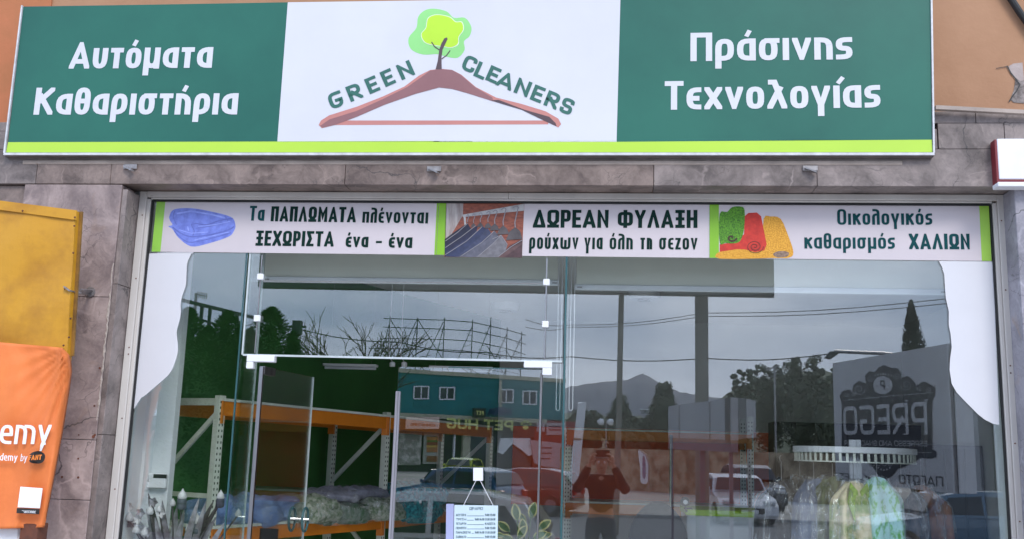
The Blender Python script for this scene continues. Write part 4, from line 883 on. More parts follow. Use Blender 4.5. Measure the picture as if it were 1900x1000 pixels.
for (a, b, za, zb_, d, pp) in ((r1, r2, HT, HT2, dA, pA), (r2, r3, HT2, HT3, dB, pB), (r1, r2, HL, HL2, dA, pA), (r2, r3, HL2, HL3, dB, pB)):
    beam(rk, Vector((a.x, a.y, za)), Vector((b.x, b.y, zb_))); ba = a+pp*DEP; bb = b+pp*DEP
    beam(rk, Vector((ba.x, ba.y, za)), Vector((bb.x, bb.y, zb_)))
    mb = MB(); P = [a-pp*.03, b-pp*.03, bb, ba]; zs = [za+.049, zb_+.049, zb_+.049, za+.049]
    mb.add([(v.x, v.y, z) for v, z in zip(P, zs)]+[(v.x, v.y, z+.018) for v, z in zip(P, zs)], [(0,3,2,1),(4,5,6,7),(0,1,5,4),(1,2,6,5),(2,3,7,6),(3,0,4,7)]); mb.build('shelf_board', M['rack_white'], rk)
mb = MB(); a = at(493, 985, 1.15); b = at(527, 985, 1.15); mb.bbox((a.x, a.y-.12, a.z-.05), (b.x, a.y-.115, a.z+.03), .002); mb.build('price_label', M['black'], rk)
# back rack, in front of the red panel
k2 = thing('storage_rack', 'orange and cream storage rack against the red panel at the back', 'shelf rack', (0.4, 4.3, 0))
za = at(1048, 805, 4.2).z; zb_ = at(1400, 814, 4.2).z; xa = at(1054, 805, 4.2).x; xb = at(1392, 812, 4.2).x
for x in (xa, xb): 
    for y in (4.2, 4.75): rack_post(k2, x, y, 0, za+(.22 if x > 0 else .06), Vector((1, 0, 0)))
    mb = MB(); mb.bar((x, 4.2, za-.5), (x, 4.75, za-.1), .02, .03); mb.build('brace', M['rack_white'], k2)
beam(k2, Vector((xa, 4.2, za)), Vector((xb, 4.2, zb_)), .09); beam(k2, Vector((xa, 4.75, za)), Vector((xb, 4.75, zb_)), .09)
zl0 = at(1048, 939, 4.2).z; zl1 = at(1230, 950, 4.2).z; zl = (zl0+zl1)/2
beam(k2, Vector((xa, 4.2, zl)), Vector((xb, 4.2, zl)), .10); beam(k2, Vector((xa, 4.75, zl)), Vector((xb, 4.75, zl)), .10)
shelf(k2, [Vector((xa, 4.17, 0)), Vector((xb, 4.17, 0)), Vector((xb, 4.75, 0)), Vector((xa, 4.75, 0))], zl+.052); shelf(k2, [Vector((xa, 4.17, 0)), Vector((xb, 4.17, 0)), Vector((xb, 4.75, 0)), Vector((xa, 4.75, 0))], za+.047)
rp = MB(); a = at(952, 789, 4.9); b = at(1437, 799, 4.9); rp.bbox((a.x, 4.9, zl-.02), (b.x, 4.94, a.z), .004); tag(rp.build('back_panel', M['red_panel']), 'red orange panel standing behind the back storage rack', 'panel')
sp = thing('support_post', 'slim chrome post in front of the red panel', 'post', at(1245, 990, 3.9)); a = at(1245, 806, 3.9)
mb = MB(); mb.tube([(a.x, 3.9, 0), (a.x, 3.9, a.z)], .017, 12); mb.build('pole', M['chrome'], sp)
mb = MB(); mb.lathe([(.05, 0), (.05, .01), (.02, .03)], (a.x, 3.9, .0), 14); mb.build('base', M['chrome'], sp)
# black cabinet and low cabinet
cb = thing('wall_cabinet', 'matt black cabinet behind the garment carousel', 'cabinet', (1.9, 4.1, 0)); a = at(1437, 781, 4.1); b = at(1709, 781, 4.1)
mb = MB(); mb.bbox((a.x, 4.1, 0), (b.x, 4.5, a.z), .004); mb.build('body', M['black'], cb)
for i in range(2):
    mb = MB(); xw = (b.x-a.x)/2; mb.bbox((a.x+.01+i*xw, 4.082, .1), (a.x-.01+(i+1)*xw, 4.099, a.z-.02), .003); mb.build('door', M['black'], cb)
cb = thing('low_cabinet', 'charcoal low cabinet at the right side of the shop', 'cabinet', (2.7, 3.3, 0)); a = at(1712, 823, 3.3); b = at(1860, 823, 3.3)
dk = mat('charcoal_laminate', (.05, .055, .07), (.04, .043, .055), 3, .5)
mb = MB(); mb.bbox((a.x, 3.3, 0), (min(b.x, 3.19), 3.7, a.z), .004); mb.build('body', dk, cb)
for i in range(3):
    mb = MB(); w_ = (min(b.x, 3.19)-a.x)/3; mb.bbox((a.x+.01+i*w_, 3.282, .1), (a.x-.01+(i+1)*w_, 3.299, a.z-.03), .003); mb.build('door', dk, cb)

# ------------------------------------------------------------------ roller blinds
def blind(label, px0, px1, pyb, Y, chain):
    a = at(px0, pyb, Y); b = at(px1, pyb+1.5, Y); t = thing('roller_blind', label, 'roller blind', ((a.x+b.x)/2, Y, a.z))
    mb = MB(); n = 24; zt = 3.0
    vs = []; 
    for i in range(n+1):
        x = a.x+.008+(b.x-a.x-.016)*i/n
        for z in (a.z+.02, zt): vs.append((x, Y+.003*sin(i*.9), z))
    m = len(vs); vs2 = [(v[0], v[1]+.002, v[2]) for v in vs]
    fs = [(i*2, i*2+2, i*2+3, i*2+1) for i in range(n)]+[(i*2+1+m, i*2+3+m, i*2+2+m, i*2+m) for i in range(n)]+[(0, 1, 1+m, m), (2*n+1, 2*n, 2*n+m, 2*n+1+m)]+[(i*2+2, i*2, i*2+m, i*2+2+m) for i in range(n)]
    mb.add(vs+vs2, fs); mb.build('fabric', M['blind'], t)
    mb = MB(); mb.bbox((a.x, Y-.012, a.z-.012), (b.x, Y+.014, a.z+.024), .005); mb.build('bottom_rail', M['whiteplastic'], t)
    mb = MB(); mb.tube([(a.x, Y+.02, 3.01), (b.x, Y+.02, 3.01)], .03, 14); mb.build('roller', M['alu'], t)
    for px in (px0+4, px1-12):
        c = at(px, pyb-2, Y-.014); mb = MB(); mb.bbox((c.x, Y-.0155, a.z+.0), (c.x+.03, Y-.0125, a.z+.009), .001); mb.build('rail_cap', M['steel'], t)
    if chain:
        c = at(chain[0], chain[1], Y-.03); d = .022
        mb = MB(); pts = [(c.x-d/2, Y-.03, 3.0)]+[(c.x-d/2*cos(k*pi/8), Y-.03, c.z-d/2*sin(k*pi/8)) for k in range(9)]+[(c.x+d/2, Y-.03, 3.0)]
        mb.tube(pts, .002, 6); mb.build('pull_chain', M['whiteplastic'], t)
blind('pale roller blind half lowered behind the glass over the doors', 487, 1037, 519, .27, (1035, 757))
blind('pale roller blind half lowered behind the large right pane', 1067, 1757, 534, .27, (1059, 757))

# ------------------------------------------------------------------ ceiling and hanging lights
tubem = mat('opal_tube', (.80, .81, .86), None, 3, .3)
for i, (x0, x1, py, lab) in enumerate(((601, 700, 677, 'left hanging white tube light above the storage rack'), (797, 915, 681.5, 'right hanging white tube light above the storage rack'))):
    a = at(x0, py, 2.6); b = at(x1, py+1, 2.6); t = thing('tube_light', lab, 'tube light', (a+b)/2)
    mb = MB(); mb.bbox((a.x, 2.56, a.z-.006), (b.x, 2.64, a.z+.016), .004); mb.build('housing', M['whiteplastic'], t)
    mb = MB(); mb.tube([(a.x+.01, 2.6, a.z-.018), (b.x-.01, 2.6, a.z-.018)], .012, 10); mb.build('tube', tubem, t)
    mb = MB(); 
    for x in (a.x+.05, b.x-.05): mb.tube([(x, 2.6, a.z+.016), (x, 2.6, CZ+.019)], .0006, 4)
    mb.build('suspension_wire', M['steel'], t)
for px, lab in ((728, 'left white spotlight hanging on a cable over the doorway'), (750, 'right white spotlight hanging on a cable over the doorway')):
    c = at(px, 675, 2.4); t = thing('spotlight', lab, 'spotlight', c); mb = MB(); mb.lathe([(.018, -.02), (.024, -.018), (.024, .012), (.014, .02)], c, 14); mb.build('shade', M['whiteplastic'], t)
    mb = MB(); mb.tube([c+Vector((0, 0, .02)), c+Vector((-.03, 0, .06)), c+Vector((-.035, 0, .12)), (c.x-.035, 2.4, CZ+.019)], .0025, 6); mb.build('cable', M['whiteplastic'], t)
for px, py, Y, lab in ((938, 571, 4.3, 'round ceiling light disc near the back corner'), (1195, 556, 3.4, 'round ceiling light disc right of the doors')):
    c = at(px, py, Y); t = thing('ceiling_light', lab, 'ceiling light', (c.x, Y, CZ-.03)); mb = MB(); mb.lathe([(.13, -.03), (.15, 0), (.15, .049)], (c.x, Y, CZ-.03), 24); mb.build('frame', M['whiteplastic'], t)
    mb = MB(); mb.lathe([(.06, -.045), (.06, -.031)], (c.x, Y, CZ-.03), 20); mb.build('lens', M['steel'], t)

# ------------------------------------------------------------------ bagged bedding on the shelves
film = plastic_film('clear_plastic_film', .05, .07); film2 = plastic_film('wrinkled_garment_film', .03, .15)
def soft(mb, c, ax, L_, W_, H_, seed, amp=.02, n=(34, 22), sq=2.6, inflate=0.0, tuft=0):
    ax = ax.normalized(); ay = Vector((-ax.y, ax.x, 0)); vs = []; nu, nv = n
    for j in range(nv+1):
        ph = -pi/2+pi*j/nv
        for i in range(nu):
            th = 2*pi*i/nu
            f = lambda v, e: math.copysign(abs(v)**e, v)
            e = 2/sq; x = f(cos(ph), e)*f(cos(th), e); y = f(cos(ph), e)*f(sin(th), e); z = f(sin(ph), .75)
            p = Vector((x*(L_/2+inflate), y*(W_/2+inflate), z*(H_/2+inflate)))
            q = Vector((p.x*5+seed, p.y*5, p.z*9)); d = noise.fractal(q, .9, 2.2, 4)*amp+noise.noise(Vector((p.x*14+seed, p.y*12, p.z*26)))*amp*.5+(.5-abs(noise.noise(Vector((p.x*7+p.z*9+seed, p.y*6, p.z*16)))))*amp*.5
            if tuft: d -= amp*.9*abs(sin(p.x*tuft))**8
            nrm = Vector((x, y, z*1.2)); nrm = nrm.normalized() if nrm.length > 0 else Vector((0, 0, 1))
            p += nrm*d; p.z = max(p.z, -H_/2-.0)
            vs.append(c+ax*p.x+ay*p.y+Vector((0, 0, p.z)))
    fs = [(j*nu+i, j*nu+(i+1) % nu, (j+1)*nu+(i+1) % nu, (j+1)*nu+i) for j in range(nv) for i in range(nu)]
    mb.add(vs, fs)
def bag(name, label, cat, px, py, Y, L_, W_, H_, ax, m, seed, sq=2.6, tuft=0, up=0):
    c = at(px, py, Y); t = thing(name, label, cat, (c.x, c.y, c.z-H_/2))
    mb = MB(); soft(mb, c, ax, L_, W_, H_, seed, .045, (72, 40), sq, 0, tuft); mb.build('bedding', m, t, smooth=True)
    mb = MB(); soft(mb, c, ax, L_, W_, H_, seed+3, .034, (72, 38), sq, .018); mb.build('plastic_wrap', film, t, smooth=True); return t
bm_blue = mat('blue_duvet_cloth', (.19, .30, .55), (.09, .15, .33), 9, .7, bump=.4, bscale=14, dist=.03)
bm_gg = mat('grey_green_bedspread', (.20, .23, .20), (.03, .10, .03), 16, .8, bump=.6, bscale=40, dist=.01, stretch=(1, 1, .25))
bm_pat = mat('cream_green_patterned_cloth', (.30, .32, .26), (.10, .15, .08), 34, .8, lo=.42, hi=.56, stretch=(1, 1, .8))
bm_grey = mat('grey_violet_pillow_cloth', (.24, .24, .30), (.13, .13, .17), 12, .75, bump=.3)
bm_teal = mat('teal_blanket', (.02, .30, .34), (.005, .10, .13), 34, .8, bump=.5, bscale=50, lo=.42, hi=.58)
bag('duvet_bag', 'blue duvet in clear bag on the left shelf end', 'bagged duvet', 462, 952, 1.35, 1.12, .5, .25, dA, bm_blue, 1.0, 2.4, 9)
bag('duvet_bag', 'grey striped bedspread in clear bag, middle of the lower shelf', 'bagged duvet', 606, 950, 2.05, .80, .5, .16, dA, bm_gg, 5.0, 3.2, 0)
bag('duvet_bag', 'cream and green patterned bedding in clear bag beside the grey one', 'bagged duvet', 560, 944, 1.72, .50, .5, .17, dA, bm_pat, 9.0, 3.0, 0)
bag('duvet_bag', 'cream patterned bedding in clear bag next to the rack upright', 'bagged duvet', 688, 943, 2.35, .44, .48, .17, dA, bm_pat, 12.0, 3.0, 0)
bag('pillow_bag', 'grey pillow in clear bag lying on top of the bedspreads', 'bagged pillow', 646, 917, 2.25, .95, .40, .10, dA, bm_grey, 15.0, 2.2)
bag('duvet_bag', 'teal blanket in clear bag seen through the closed door', 'bagged duvet', 762, 932, 2.95, .80, .44, .33, dB, bm_teal, 19.0, 2.6)
tgm = MB(); c = at(778, 932, 2.7); tgm.slab([at(764, 930, 2.68), at(772, 929, 2.68), at(772, 934, 2.68), at(764, 935, 2.68)], (0, -1, 0), .002); tgm.slab([at(774, 928.5, 2.68), at(782, 927, 2.68), at(782, 932.5, 2.68), at(774, 934, 2.68)], (0, -1, 0), .002); tag(tgm.build('paper_tag', M['whiteplastic']), 'small white paper tags on the teal blanket', 'tag')

# ------------------------------------------------------------------ counter, chair, webcam
ct = thing('counter', 'white counter with lime green top edge', 'counter', (1.1, 2.5, 0)); a = at(1274, 944, 2.4); b = at(1500, 950, 2.4)
mb = MB(); mb.bbox((a.x, 2.4, 0), (b.x+.2, 3.0, a.z-.045), .004); mb.build('front', mat('white_laminate', (.72, .76, .82), None, 2, .3), ct)
mb = MB(); mb.bbox((a.x-.01, 2.385, a.z-.0445), (b.x+.2, 3.02, a.z), .004); mb.build('top', mat('lime_laminate', (.42, .68, .04), None, 2, .35), ct)
wc = at(1271, 930, 2.35)
t = thing('desk_lamp', 'small black desk lamp with bright round lens beside the counter', 'lamp', (wc.x, 2.35, a.z)); 
mb = MB(); mb.lathe([(.012, 0), (.034, .01), (.038, .05), (.03, .07)], (wc.x, 2.30, wc.z), 18, 'y'); mb.build('head', M['black'], t)
mb = MB(); mb.lathe([(.018, -.006), (.018, .002)], (wc.x, 2.302, wc.z), 16, 'y'); mb.build('lens', M['whiteplastic'], t)
mb = MB(); mb.tube([(wc.x, 2.35, wc.z-.03), (wc.x+.02, 2.4, wc.z-.09)], .008, 8); mb.lathe([(.035, 0), (.03, .012)], (wc.x+.03, 2.43, a.z), 16); mb.build('stand', M['black'], t)
c = at(1222, 985, 2.2); ch = thing('office_chair', 'dark office chair with rounded back next to the counter', 'chair', (c.x, 2.4, 0))
mb = MB(); vs = []; zt = at(1222, 931, 2.2).z; n = 14
for j in range(n+1):
    v = j/n; z = zt-.62+.62*v; hw = .225*(1-max(0, (v-.55)/.45)**2.2*.62)*(.86+.14*min(1, v*2)); 
    for i in range(13):
        u = -1+i/6; vs.append((c.x+hw*u, 2.2+.06*u*u+.05*(v-.5)**2, z-.03*abs(u)**2.5*max(0, v-.6)*2))
W_ = 13; m = len(vs); fs = [(j*W_+i, j*W_+i+1, (j+1)*W_+i+1, (j+1)*W_+i) for j in range(n) for i in range(12)]
vs2 = [(x, y+.06, z) for x, y, z in vs]; fs2 = [tuple(q+m for q in f[::-1]) for f in fs]
eg = [(i+1, i, i+m, i+1+m) for i in range(12)]+[(n*W_+i, n*W_+i+1, n*W_+i+1+m, n*W_+i+m) for i in range(12)]+[(j*W_, (j+1)*W_, (j+1)*W_+m, j*W_+m) for j in range(n)]+[((j+1)*W_+12, j*W_+12, j*W_+12+m, (j+1)*W_+12+m) for j in range(n)]
mb.add(vs+vs2, fs+fs2+eg); mb.build('backrest', mat('black_mesh_fabric', (.022, .024, .032), None, 30, .8, bump=.3, bscale=200), ch, smooth=True)
mb = MB(); mb.bbox((c.x-.24, 2.28, .44), (c.x+.24, 2.74, .52), .03); mb.build('seat', M['black'], ch)
mb = MB(); mb.tube([(c.x, 2.5, .1), (c.x, 2.5, .44)], .03, 10); mb.build('column', M['chrome'], ch)
for i in range(5):
    a5 = 2*pi*i/5; mb = MB(); mb.bar((c.x, 2.5, .10), (c.x+.28*cos(a5), 2.5+.28*sin(a5), .07), .04, .03); mb.lathe([(.028, -.02), (.028, .02)], (c.x+.28*cos(a5), 2.5+.28*sin(a5), .028), 10, 'x'); mb.build('leg', M['black'], ch)
for s in (-1, 1):
    mb = MB(); mb.tube([(c.x+s*.27, 2.45, .50), (c.x+s*.29, 2.45, .70)], .015, 8); mb.bbox((c.x+s*.29-.03, 2.32, .70), (c.x+s*.29+.03, 2.62, .73), .01); mb.build('armrest', M['black'], ch)

# ------------------------------------------------------------------ garment carousel
CY = 1.20; cl_ = at(1471, 836, CY); crr = at(1699, 836, CY); ccx = (cl_.x+crr.x)/2; CR = (crr.x-cl_.x)/2*.985; zt = at(1585, 828, CY-CR).z; zb1 = at(1585, 839.5, CY-CR).z; zb2 = at(1585, 857, CY-CR).z
ca = thing('garment_carousel', 'round white garment carousel with perforated rim', 'clothes rack', (ccx, CY, 0))
mb = MB(); mb.lathe([(CR-.10, zb1), (CR-.002, zb1), (CR, zb1+.004), (CR, zt-.003), (CR-.004, zt), (CR-.10, zt), (CR-.10, zb1)], (ccx, CY, 0), 72); mb.build('rim', M['whiteplastic'], ca)
mb = MB(); NT = 56
for i in range(NT):   # hanging lugs with slots between
    a0_ = 2*pi*i/NT; r = CR-.012; p = Vector((ccx+r*cos(a0_), CY+r*sin(a0_), 0)); tg = Vector((-sin(a0_), cos(a0_), 0)); rd = Vector((cos(a0_), sin(a0_), 0))
    mb.bar((p.x, p.y, zb1-.001), (p.x, p.y, zb2+.006), .006, .016, up=tuple(tg))
o = mb.build('lug', M['rack_white'], ca); o['kind'] = 'stuff'
mb = MB(); mb.lathe([(CR-.02, zb2-.002), (CR-.006, zb2-.002), (CR-.006, zb2+.006), (CR-.02, zb2+.006), (CR-.02, zb2-.002)], (ccx, CY, 0), 72); mb.build('lower_ring', M['rack_white'], ca)
mb = MB(); mb.lathe([(.035, .03), (.035, zt-.02)], (ccx, CY, 0), 16); mb.lathe([(.30, 0), (.30, .02), (.05, .05)], (ccx, CY, 0), 24); mb.build('column', M['whiteplastic'], ca)
for k in range(4):
    a4 = pi/4+k*pi/2; mb = MB(); mb.bar((ccx+.035*cos(a4), CY+.035*sin(a4), zt-.03), (ccx+(CR-.1)*cos(a4), CY+(CR-.1)*sin(a4), zt-.012), .03, .02); mb.build('spoke', M['whiteplastic'], ca)
for px in (1582, 1593):
    c = at(px, 830, CY-CR*.6); mb = MB(); z0_ = at(px, 888, CY-CR*.6).z; z1_ = at(px, 815, CY-CR*.6).z; w_ = .022 if px == 1582 else .014
    mb.bbox((c.x-w_, CY-CR*.6-.01, z0_), (c.x+w_, CY-CR*.6+.01, z1_), .003); mb.build('bracket_plate', M['whiteplastic'], ca)
wood = mat('hanger_wood', (.42, .24, .10), (.32, .17, .07), 12, .5)
def garment(label, px, pyneck, ang, wid, cloth_m, Y, seed, cuff=0, woodh=False, open_=None, cat='garment', slope=.10, cover=True):
    """ang: direction of the shoulders in plan"""
    c = at(px, pyneck, Y); t = thing('bagged_garment', label, cat, c, 'garments on the carousel'); ax = Vector((cos(ang), sin(ang), 0)); ay = Vector((-sin(ang), cos(ang), 0))
    zn = c.z; zbot = .45
    def body(infl, sd, amp, sw):
        mb = MB(); rows, n = 34, 64; vs = []
        for j in range(rows+1):
            v = j/rows; z = zn+.012+infl-(zn-zbot+infl)*v**1.35
            dz_ = zn-z; sh = min(1, max(0, dz_)/.115); hw = (.055+(wid/2-.055)*sin(sh*pi/2)**.9)*(1+.34*v)+infl; dp = (.035+.045*sh)*(1+.25*v)+infl
            for i in range(n):
                a = 2*pi*i/n; e = .8; cx_ = math.copysign(abs(cos(a))**e, cos(a)); sy = math.copysign(abs(sin(a))**e, sin(a))
                fold = noise.noise(Vector((cx_*3.2+sd, sy*2+sd, z*1.2)))*amp*(.4+sh)+sin(a*7+sd+z*1.6)*amp*(.25+.55*v)+sin(a*13+sd*2)*amp*.25*v
                vs.append(c.xy.to_3d()+ax*(cx_*(hw+fold))+ay*(sy*(dp+fold*1.6))+Vector((0, 0, z-sw*abs(cx_)**2*.5)))
        fs = [(j*n+i, j*n+(i+1) % n, (j+1)*n+(i+1) % n, (j+1)*n+i) for j in range(rows) for i in range(n)]; fs = [f[::-1] for f in fs]
        fs.append(tuple(range(n))); mb.add(vs, fs); return mb
    g_ = body(0, seed, .022, slope*.5); g_.build('cloth', cloth_m, t, smooth=True)
    if open_ is not None:
        mb = MB(); f0 = c.xy.to_3d()-ay*.075
        s_ = -1 if ay.y > 0 else 1; f0 = c.xy.to_3d()+ay*s_*.075
        for q in (-1, 1): mb.slab([(f0+ax*q*.01+Vector((0, 0, zn-.05))), (f0+ax*q*.055+Vector((0, 0, zn-.0))), (f0+ax*q*.075+Vector((0, 0, zn-.12))), (f0+ax*q*.012+Vector((0, 0, zn-.30)))], ay*s_, .01)
        mb.build('lapel', open_, t)
    if cover: body(.014, seed+4, .030, slope*.5).build('plastic_cover', film2, t, smooth=True)
    mb = MB(); hk = CR-.012; zr = zb2
    top = zr+.01; P = [(c.x, c.y, zn-.02), (c.x, c.y, zn+.05)]+[tuple(Vector((c.x, c.y, top-.02))+ay*(.018*sin(k*pi/5)-.0)+Vector((0, 0, .02-.02*cos(k*pi/5)+.0))) for k in range(6)]
    mb.tube(P, .0028, 6); mb.build('hook', M['steel'], t)
    mb = MB(); l = wid/2-.03; mb.tube([tuple(Vector((c.x, c.y, zn-.085))-ax*l), tuple(Vector((c.x, c.y, zn-.0))), tuple(Vector((c.x, c.y, zn-.085))+ax*l)], .010 if woodh else .004, 8); mb.build('hanger_bar', wood if woodh else M['steel'], t)
gm = lambda n, c, c2, s=8, **k: mat(n, c, c2, s, .75, bump=.5, bscale=14, dist=.02, **k)
garment('black jacket in clear film, leftmost on the carousel', 1450, 894, RD(20), .30, gm('black_wool', (.03, .027, .032), (.012, .011, .013)), CY-.10, 1.3)
garment('brown grey coat in clear film behind the leftmost jacket', 1484, 886, RD(48), .24, gm('taupe_wool', (.09, .078, .066), (.05, .042, .036)), CY+.05, 7.1)
garment('slate blue jacket in clear film, third from the left', 1510, 890, RD(36), .26, gm('slate_wool', (.14, .17, .26), (.07, .085, .14)), CY-.20, 2.7)
garment('olive dress in clear film on a wooden hanger', 1545, 885, RD(26), .26, gm('olive_wool', (.12, .14, .055), (.06, .07, .03)), CY-.22, 4.4, woodh=True)
garment('cream coat in clear film with green patterned collar', 1584, 894, RD(12), .25, mat('cream_green_brocade', (.74, .63, .42), (.22, .32, .08), 7, .75, bump=.4, bscale=14, dist=.02, lo=.40, hi=.55), CY-.36, 3.3, open_=mat('green_brocade', (.40, .58, .10), (.18, .30, .04), 40, .7))
garment('aqua dress with green print in clear film, centre of the carousel', 1627, 887, RD(-8), .24, mat('aqua_green_print', (.48, .76, .74), (.18, .50, .13), 30, .7, bump=.4, bscale=14, dist=.02, lo=.40, hi=.50, stretch=(1, 1, .5)), CY-.35, 5.5)
garment('grey brown dress in clear film right of the aqua dress', 1672, 896, RD(-26), .27, gm('grey_brown_cloth', (.18, .135, .12), (.08, .06, .055), 26), CY-.20, 6.6)
garment('rust brown leather jacket in clear film, rightmost on the carousel', 1710, 902, RD(-22), .32, gm('rust_leather', (.42, .17, .075), (.22, .08, .035)), CY-.08, 8.8)

# ------------------------------------------------------------------ plants
def leaf(mb, base, d, up, L_, w, bend=.4, n=8, fold=.15):
    d = Vector(d).normalized(); up = Vector(up); s = d.cross(up).normalized(); u = s.cross(d).normalized(); vs = []
    for i in range(n+1):
        t = i/n; ww = w*sin(pi*min(1, t*.92+.06))**.8*(1 if t < .95 else .5)
        c = Vector(base)+d*L_*t-Vector((0, 0, 1))*bend*L_*t*t+u*0
        vs += [c-s*ww/2+u*ww*fold, c, c+s*ww/2+u*ww*fold]
    fs = []
    for i in range(n):
        a = i*3; fs += [(a, a+1, a+4, a+3), (a+1, a+2, a+5, a+4)]
    m = len(vs); vs2 = [v-u*.0025 for v in vs]; fs += [tuple(q+m for q in f[::-1]) for f in fs]
    mb.add(vs+vs2, fs)
pm = mat('silver_violet_leaf', (.42, .41, .45), (.16, .13, .15), 10, .4, bump=.2); pm2 = mat('dark_plum_leaf', (.10, .075, .085), (.05, .035, .04), 10, .45); bud = mat('white_bud', (.72, .70, .70), (.5, .48, .5), 20, .5)
c = at(330, 1030, .26); pt = thing('potted_plant', 'silver artificial plant with white buds at the lower left of the window', 'plant', (c.x, .26, .2))
mb = MB(); mb.lathe([(.09, .2), (.13, .24), (.15, .5), (.155, .52), (.14, .52)], (c.x, .26, 0), 24); mb.build('pot', M['steel'], pt)
random.seed(21)
tips = [(272, 890), (300, 905), (375, 898), (362, 930), (345, 925), (388, 905), (404, 905), (340, 945), (285, 940), (320, 960), (250, 945), (300, 935), (420, 905), (425, 950), (268, 925), (380, 960), (408, 940), (330, 915), (255, 975), (290, 968)]
for i, (px, py) in enumerate(tips):
    b = Vector((c.x+random.uniform(-.05, .05), .26+random.uniform(-.04, .04), .62)); e = at(px, py, .26+random.uniform(-.10, .08)); d = e-b
    mb = MB(); leaf(mb, b, d+Vector((0, 0, .15*d.length)), (0, -1, .3), d.length*1.05, random.uniform(.036, .07), .15, 10, .25); mb.build('leaf', pm if i % 3 else pm2, pt, smooth=True)
for i, (px, py, r) in enumerate(((338, 922, 7), (409, 922, 6), (365, 968, 7), (352, 982, 7), (442, 954, 5), (320, 935, 5), (278, 950, 6), (295, 946, 5), (240, 962, 6), (252, 985, 6), (268, 990, 6))):
    p = at(px, py, .2+.012*(i % 4)); s = r/1832*5.9*1.25; mb = MB()
    b = Vector((c.x, .26, .7)); mb.tube([b, b.lerp(p, .5)+Vector((0, 0, -.02)), p], [.006, .005, .006], 6); mb.build('stem', pm2, pt)
    mb = MB(); mb.lathe([(s*.5, -s*2.6), (s*1.05, -s*2.2), (s*1.0, -s*.6), (s*.95, -s*.3)], p, 14); mb.build('bud_cup', mat('violet_striped_cup', (.12, .12, .16), (.05, .05, .07), 60, .5, stretch=(.05, .05, 1)), pt, smooth=True) if i < 4 else None
    mb = MB(); mb.lathe([(s*.7, -s*.5), (s*1.0, 0), (s*.8, s*.8), (s*.25, s*1.5), (s*.05, s*1.9)], p, 14); mb.build('bud', bud, pt, smooth=True)
# small grey flowers in the corner
for i, (px, py) in enumerate(((262, 950), (240, 940), (246, 970), (256, 962), (275, 985), (300, 950), (286, 930))):
    p = at(px, py, .24); mb = MB()
    for k in range(5): leaf(mb, p, (cos(k*1.256), -.5, sin(k*1.256)), (0, -1, 0), .035, .026, .1, 4, .2)
    mb.build('flower', bud if i % 2 else pm, pt)
vm = mat('variegated_leaf', (.07, .13, .03), (.03, .075, .02), 30, .4); vc = mat('cream_leaf_margin', (.52, .50, .22), (.42, .36, .14), 20, .45)
c = at(968, 1025, .8); vp = thing('potted_plant', 'green plant with cream edged leaves behind the closed door', 'plant', (c.x, .8, .3))
mb = MB(); mb.lathe([(.08, .3), (.11, .34), (.13, .62), (.12, .62)], (c.x, .8, 0), 24); mb.build('pot', M['whiteplastic'], vp)
for i, (px, py, an, s) in enumerate(((960, 950, 100, 1), (985, 946, 76, 1), (945, 972, 140, .9), (1000, 968, 40, .9), (972, 978, 95, 1), (952, 990, 160, .8), (990, 985, 30, .9), (935, 985, 170, .6), (975, 960, 120, .7), (962, 985, 60, .9), (1003, 985, 20, .7))):
    p = at(px, py+14*s, .8+.04*(i % 3)); d = Vector((cos(RD(an)), -.25, sin(RD(an)))); l = .115*s
    mb = MB(); leaf(mb, p, d, (0, -1, .2), l, .062*s, .05, 8, .12); mb.build('leaf', vc, vp, smooth=True)
    mb = MB(); leaf(mb, p+Vector((0, -.004, 0)), d, (0, -1, .2), l*.94, .040*s, .05, 8, .10); mb.build('leaf', vm, vp, smooth=True)
    mb = MB(); mb.tube([(c.x, .8, .60), p], .004, 5); mb.build('stem', vm, vp)

# ================================================================== THE STREET OPPOSITE (what the glass mirrors)
GZ = -.4
mb = MB(); mb.box((-30, -6.3, -.5), (30, -.2, 0)); struct('pavement', mb, mat('pavement_concrete', (.55, .53, .50), (.45, .43, .41), 1.5, .85, bump=.2))
mb = MB(); mb.box((-30, -6.46, -.5), (30, -6.303, .01)); struct('kerb', mb, mat('kerb_stone', (.42, .41, .39), None, 3, .8))
mb = MB(); mb.box((-120, -27, GZ-.2), (120, -6.463, GZ)); struct('road', mb, mat('asphalt', (.20, .20, .20), (.15, .15, .152), 3, .9, bump=.3))
mb = MB(); mb.box((-160, -84, GZ-.2), (160, -27.003, GZ+.004)); struct('parking_lot', mb, mat('pale_concrete_lot', (.46, .43, .38), (.30, .28, .25), .12, .9, bump=.2))
mb = MB(); mb.box((-4500, -4500, GZ-.6), (4500, 60, GZ-.22)); struct('ground', mb, mat('dry_ground', (.20, .19, .12), (.11, .12, .06), .03, .95))
mb = MB(); mb.box((-60, -17.4, GZ+.004), (60, -17.25, GZ+.008)); 
struct('lane_marking', mb, M['whiteplastic'])
mb = MB(); mb.box((-60, -27.35, GZ), (60, -27.1, GZ+.12)); struct('far_kerb', mb, mat('far_kerb_stone', (.5, .48, .45), None, 3, .8))

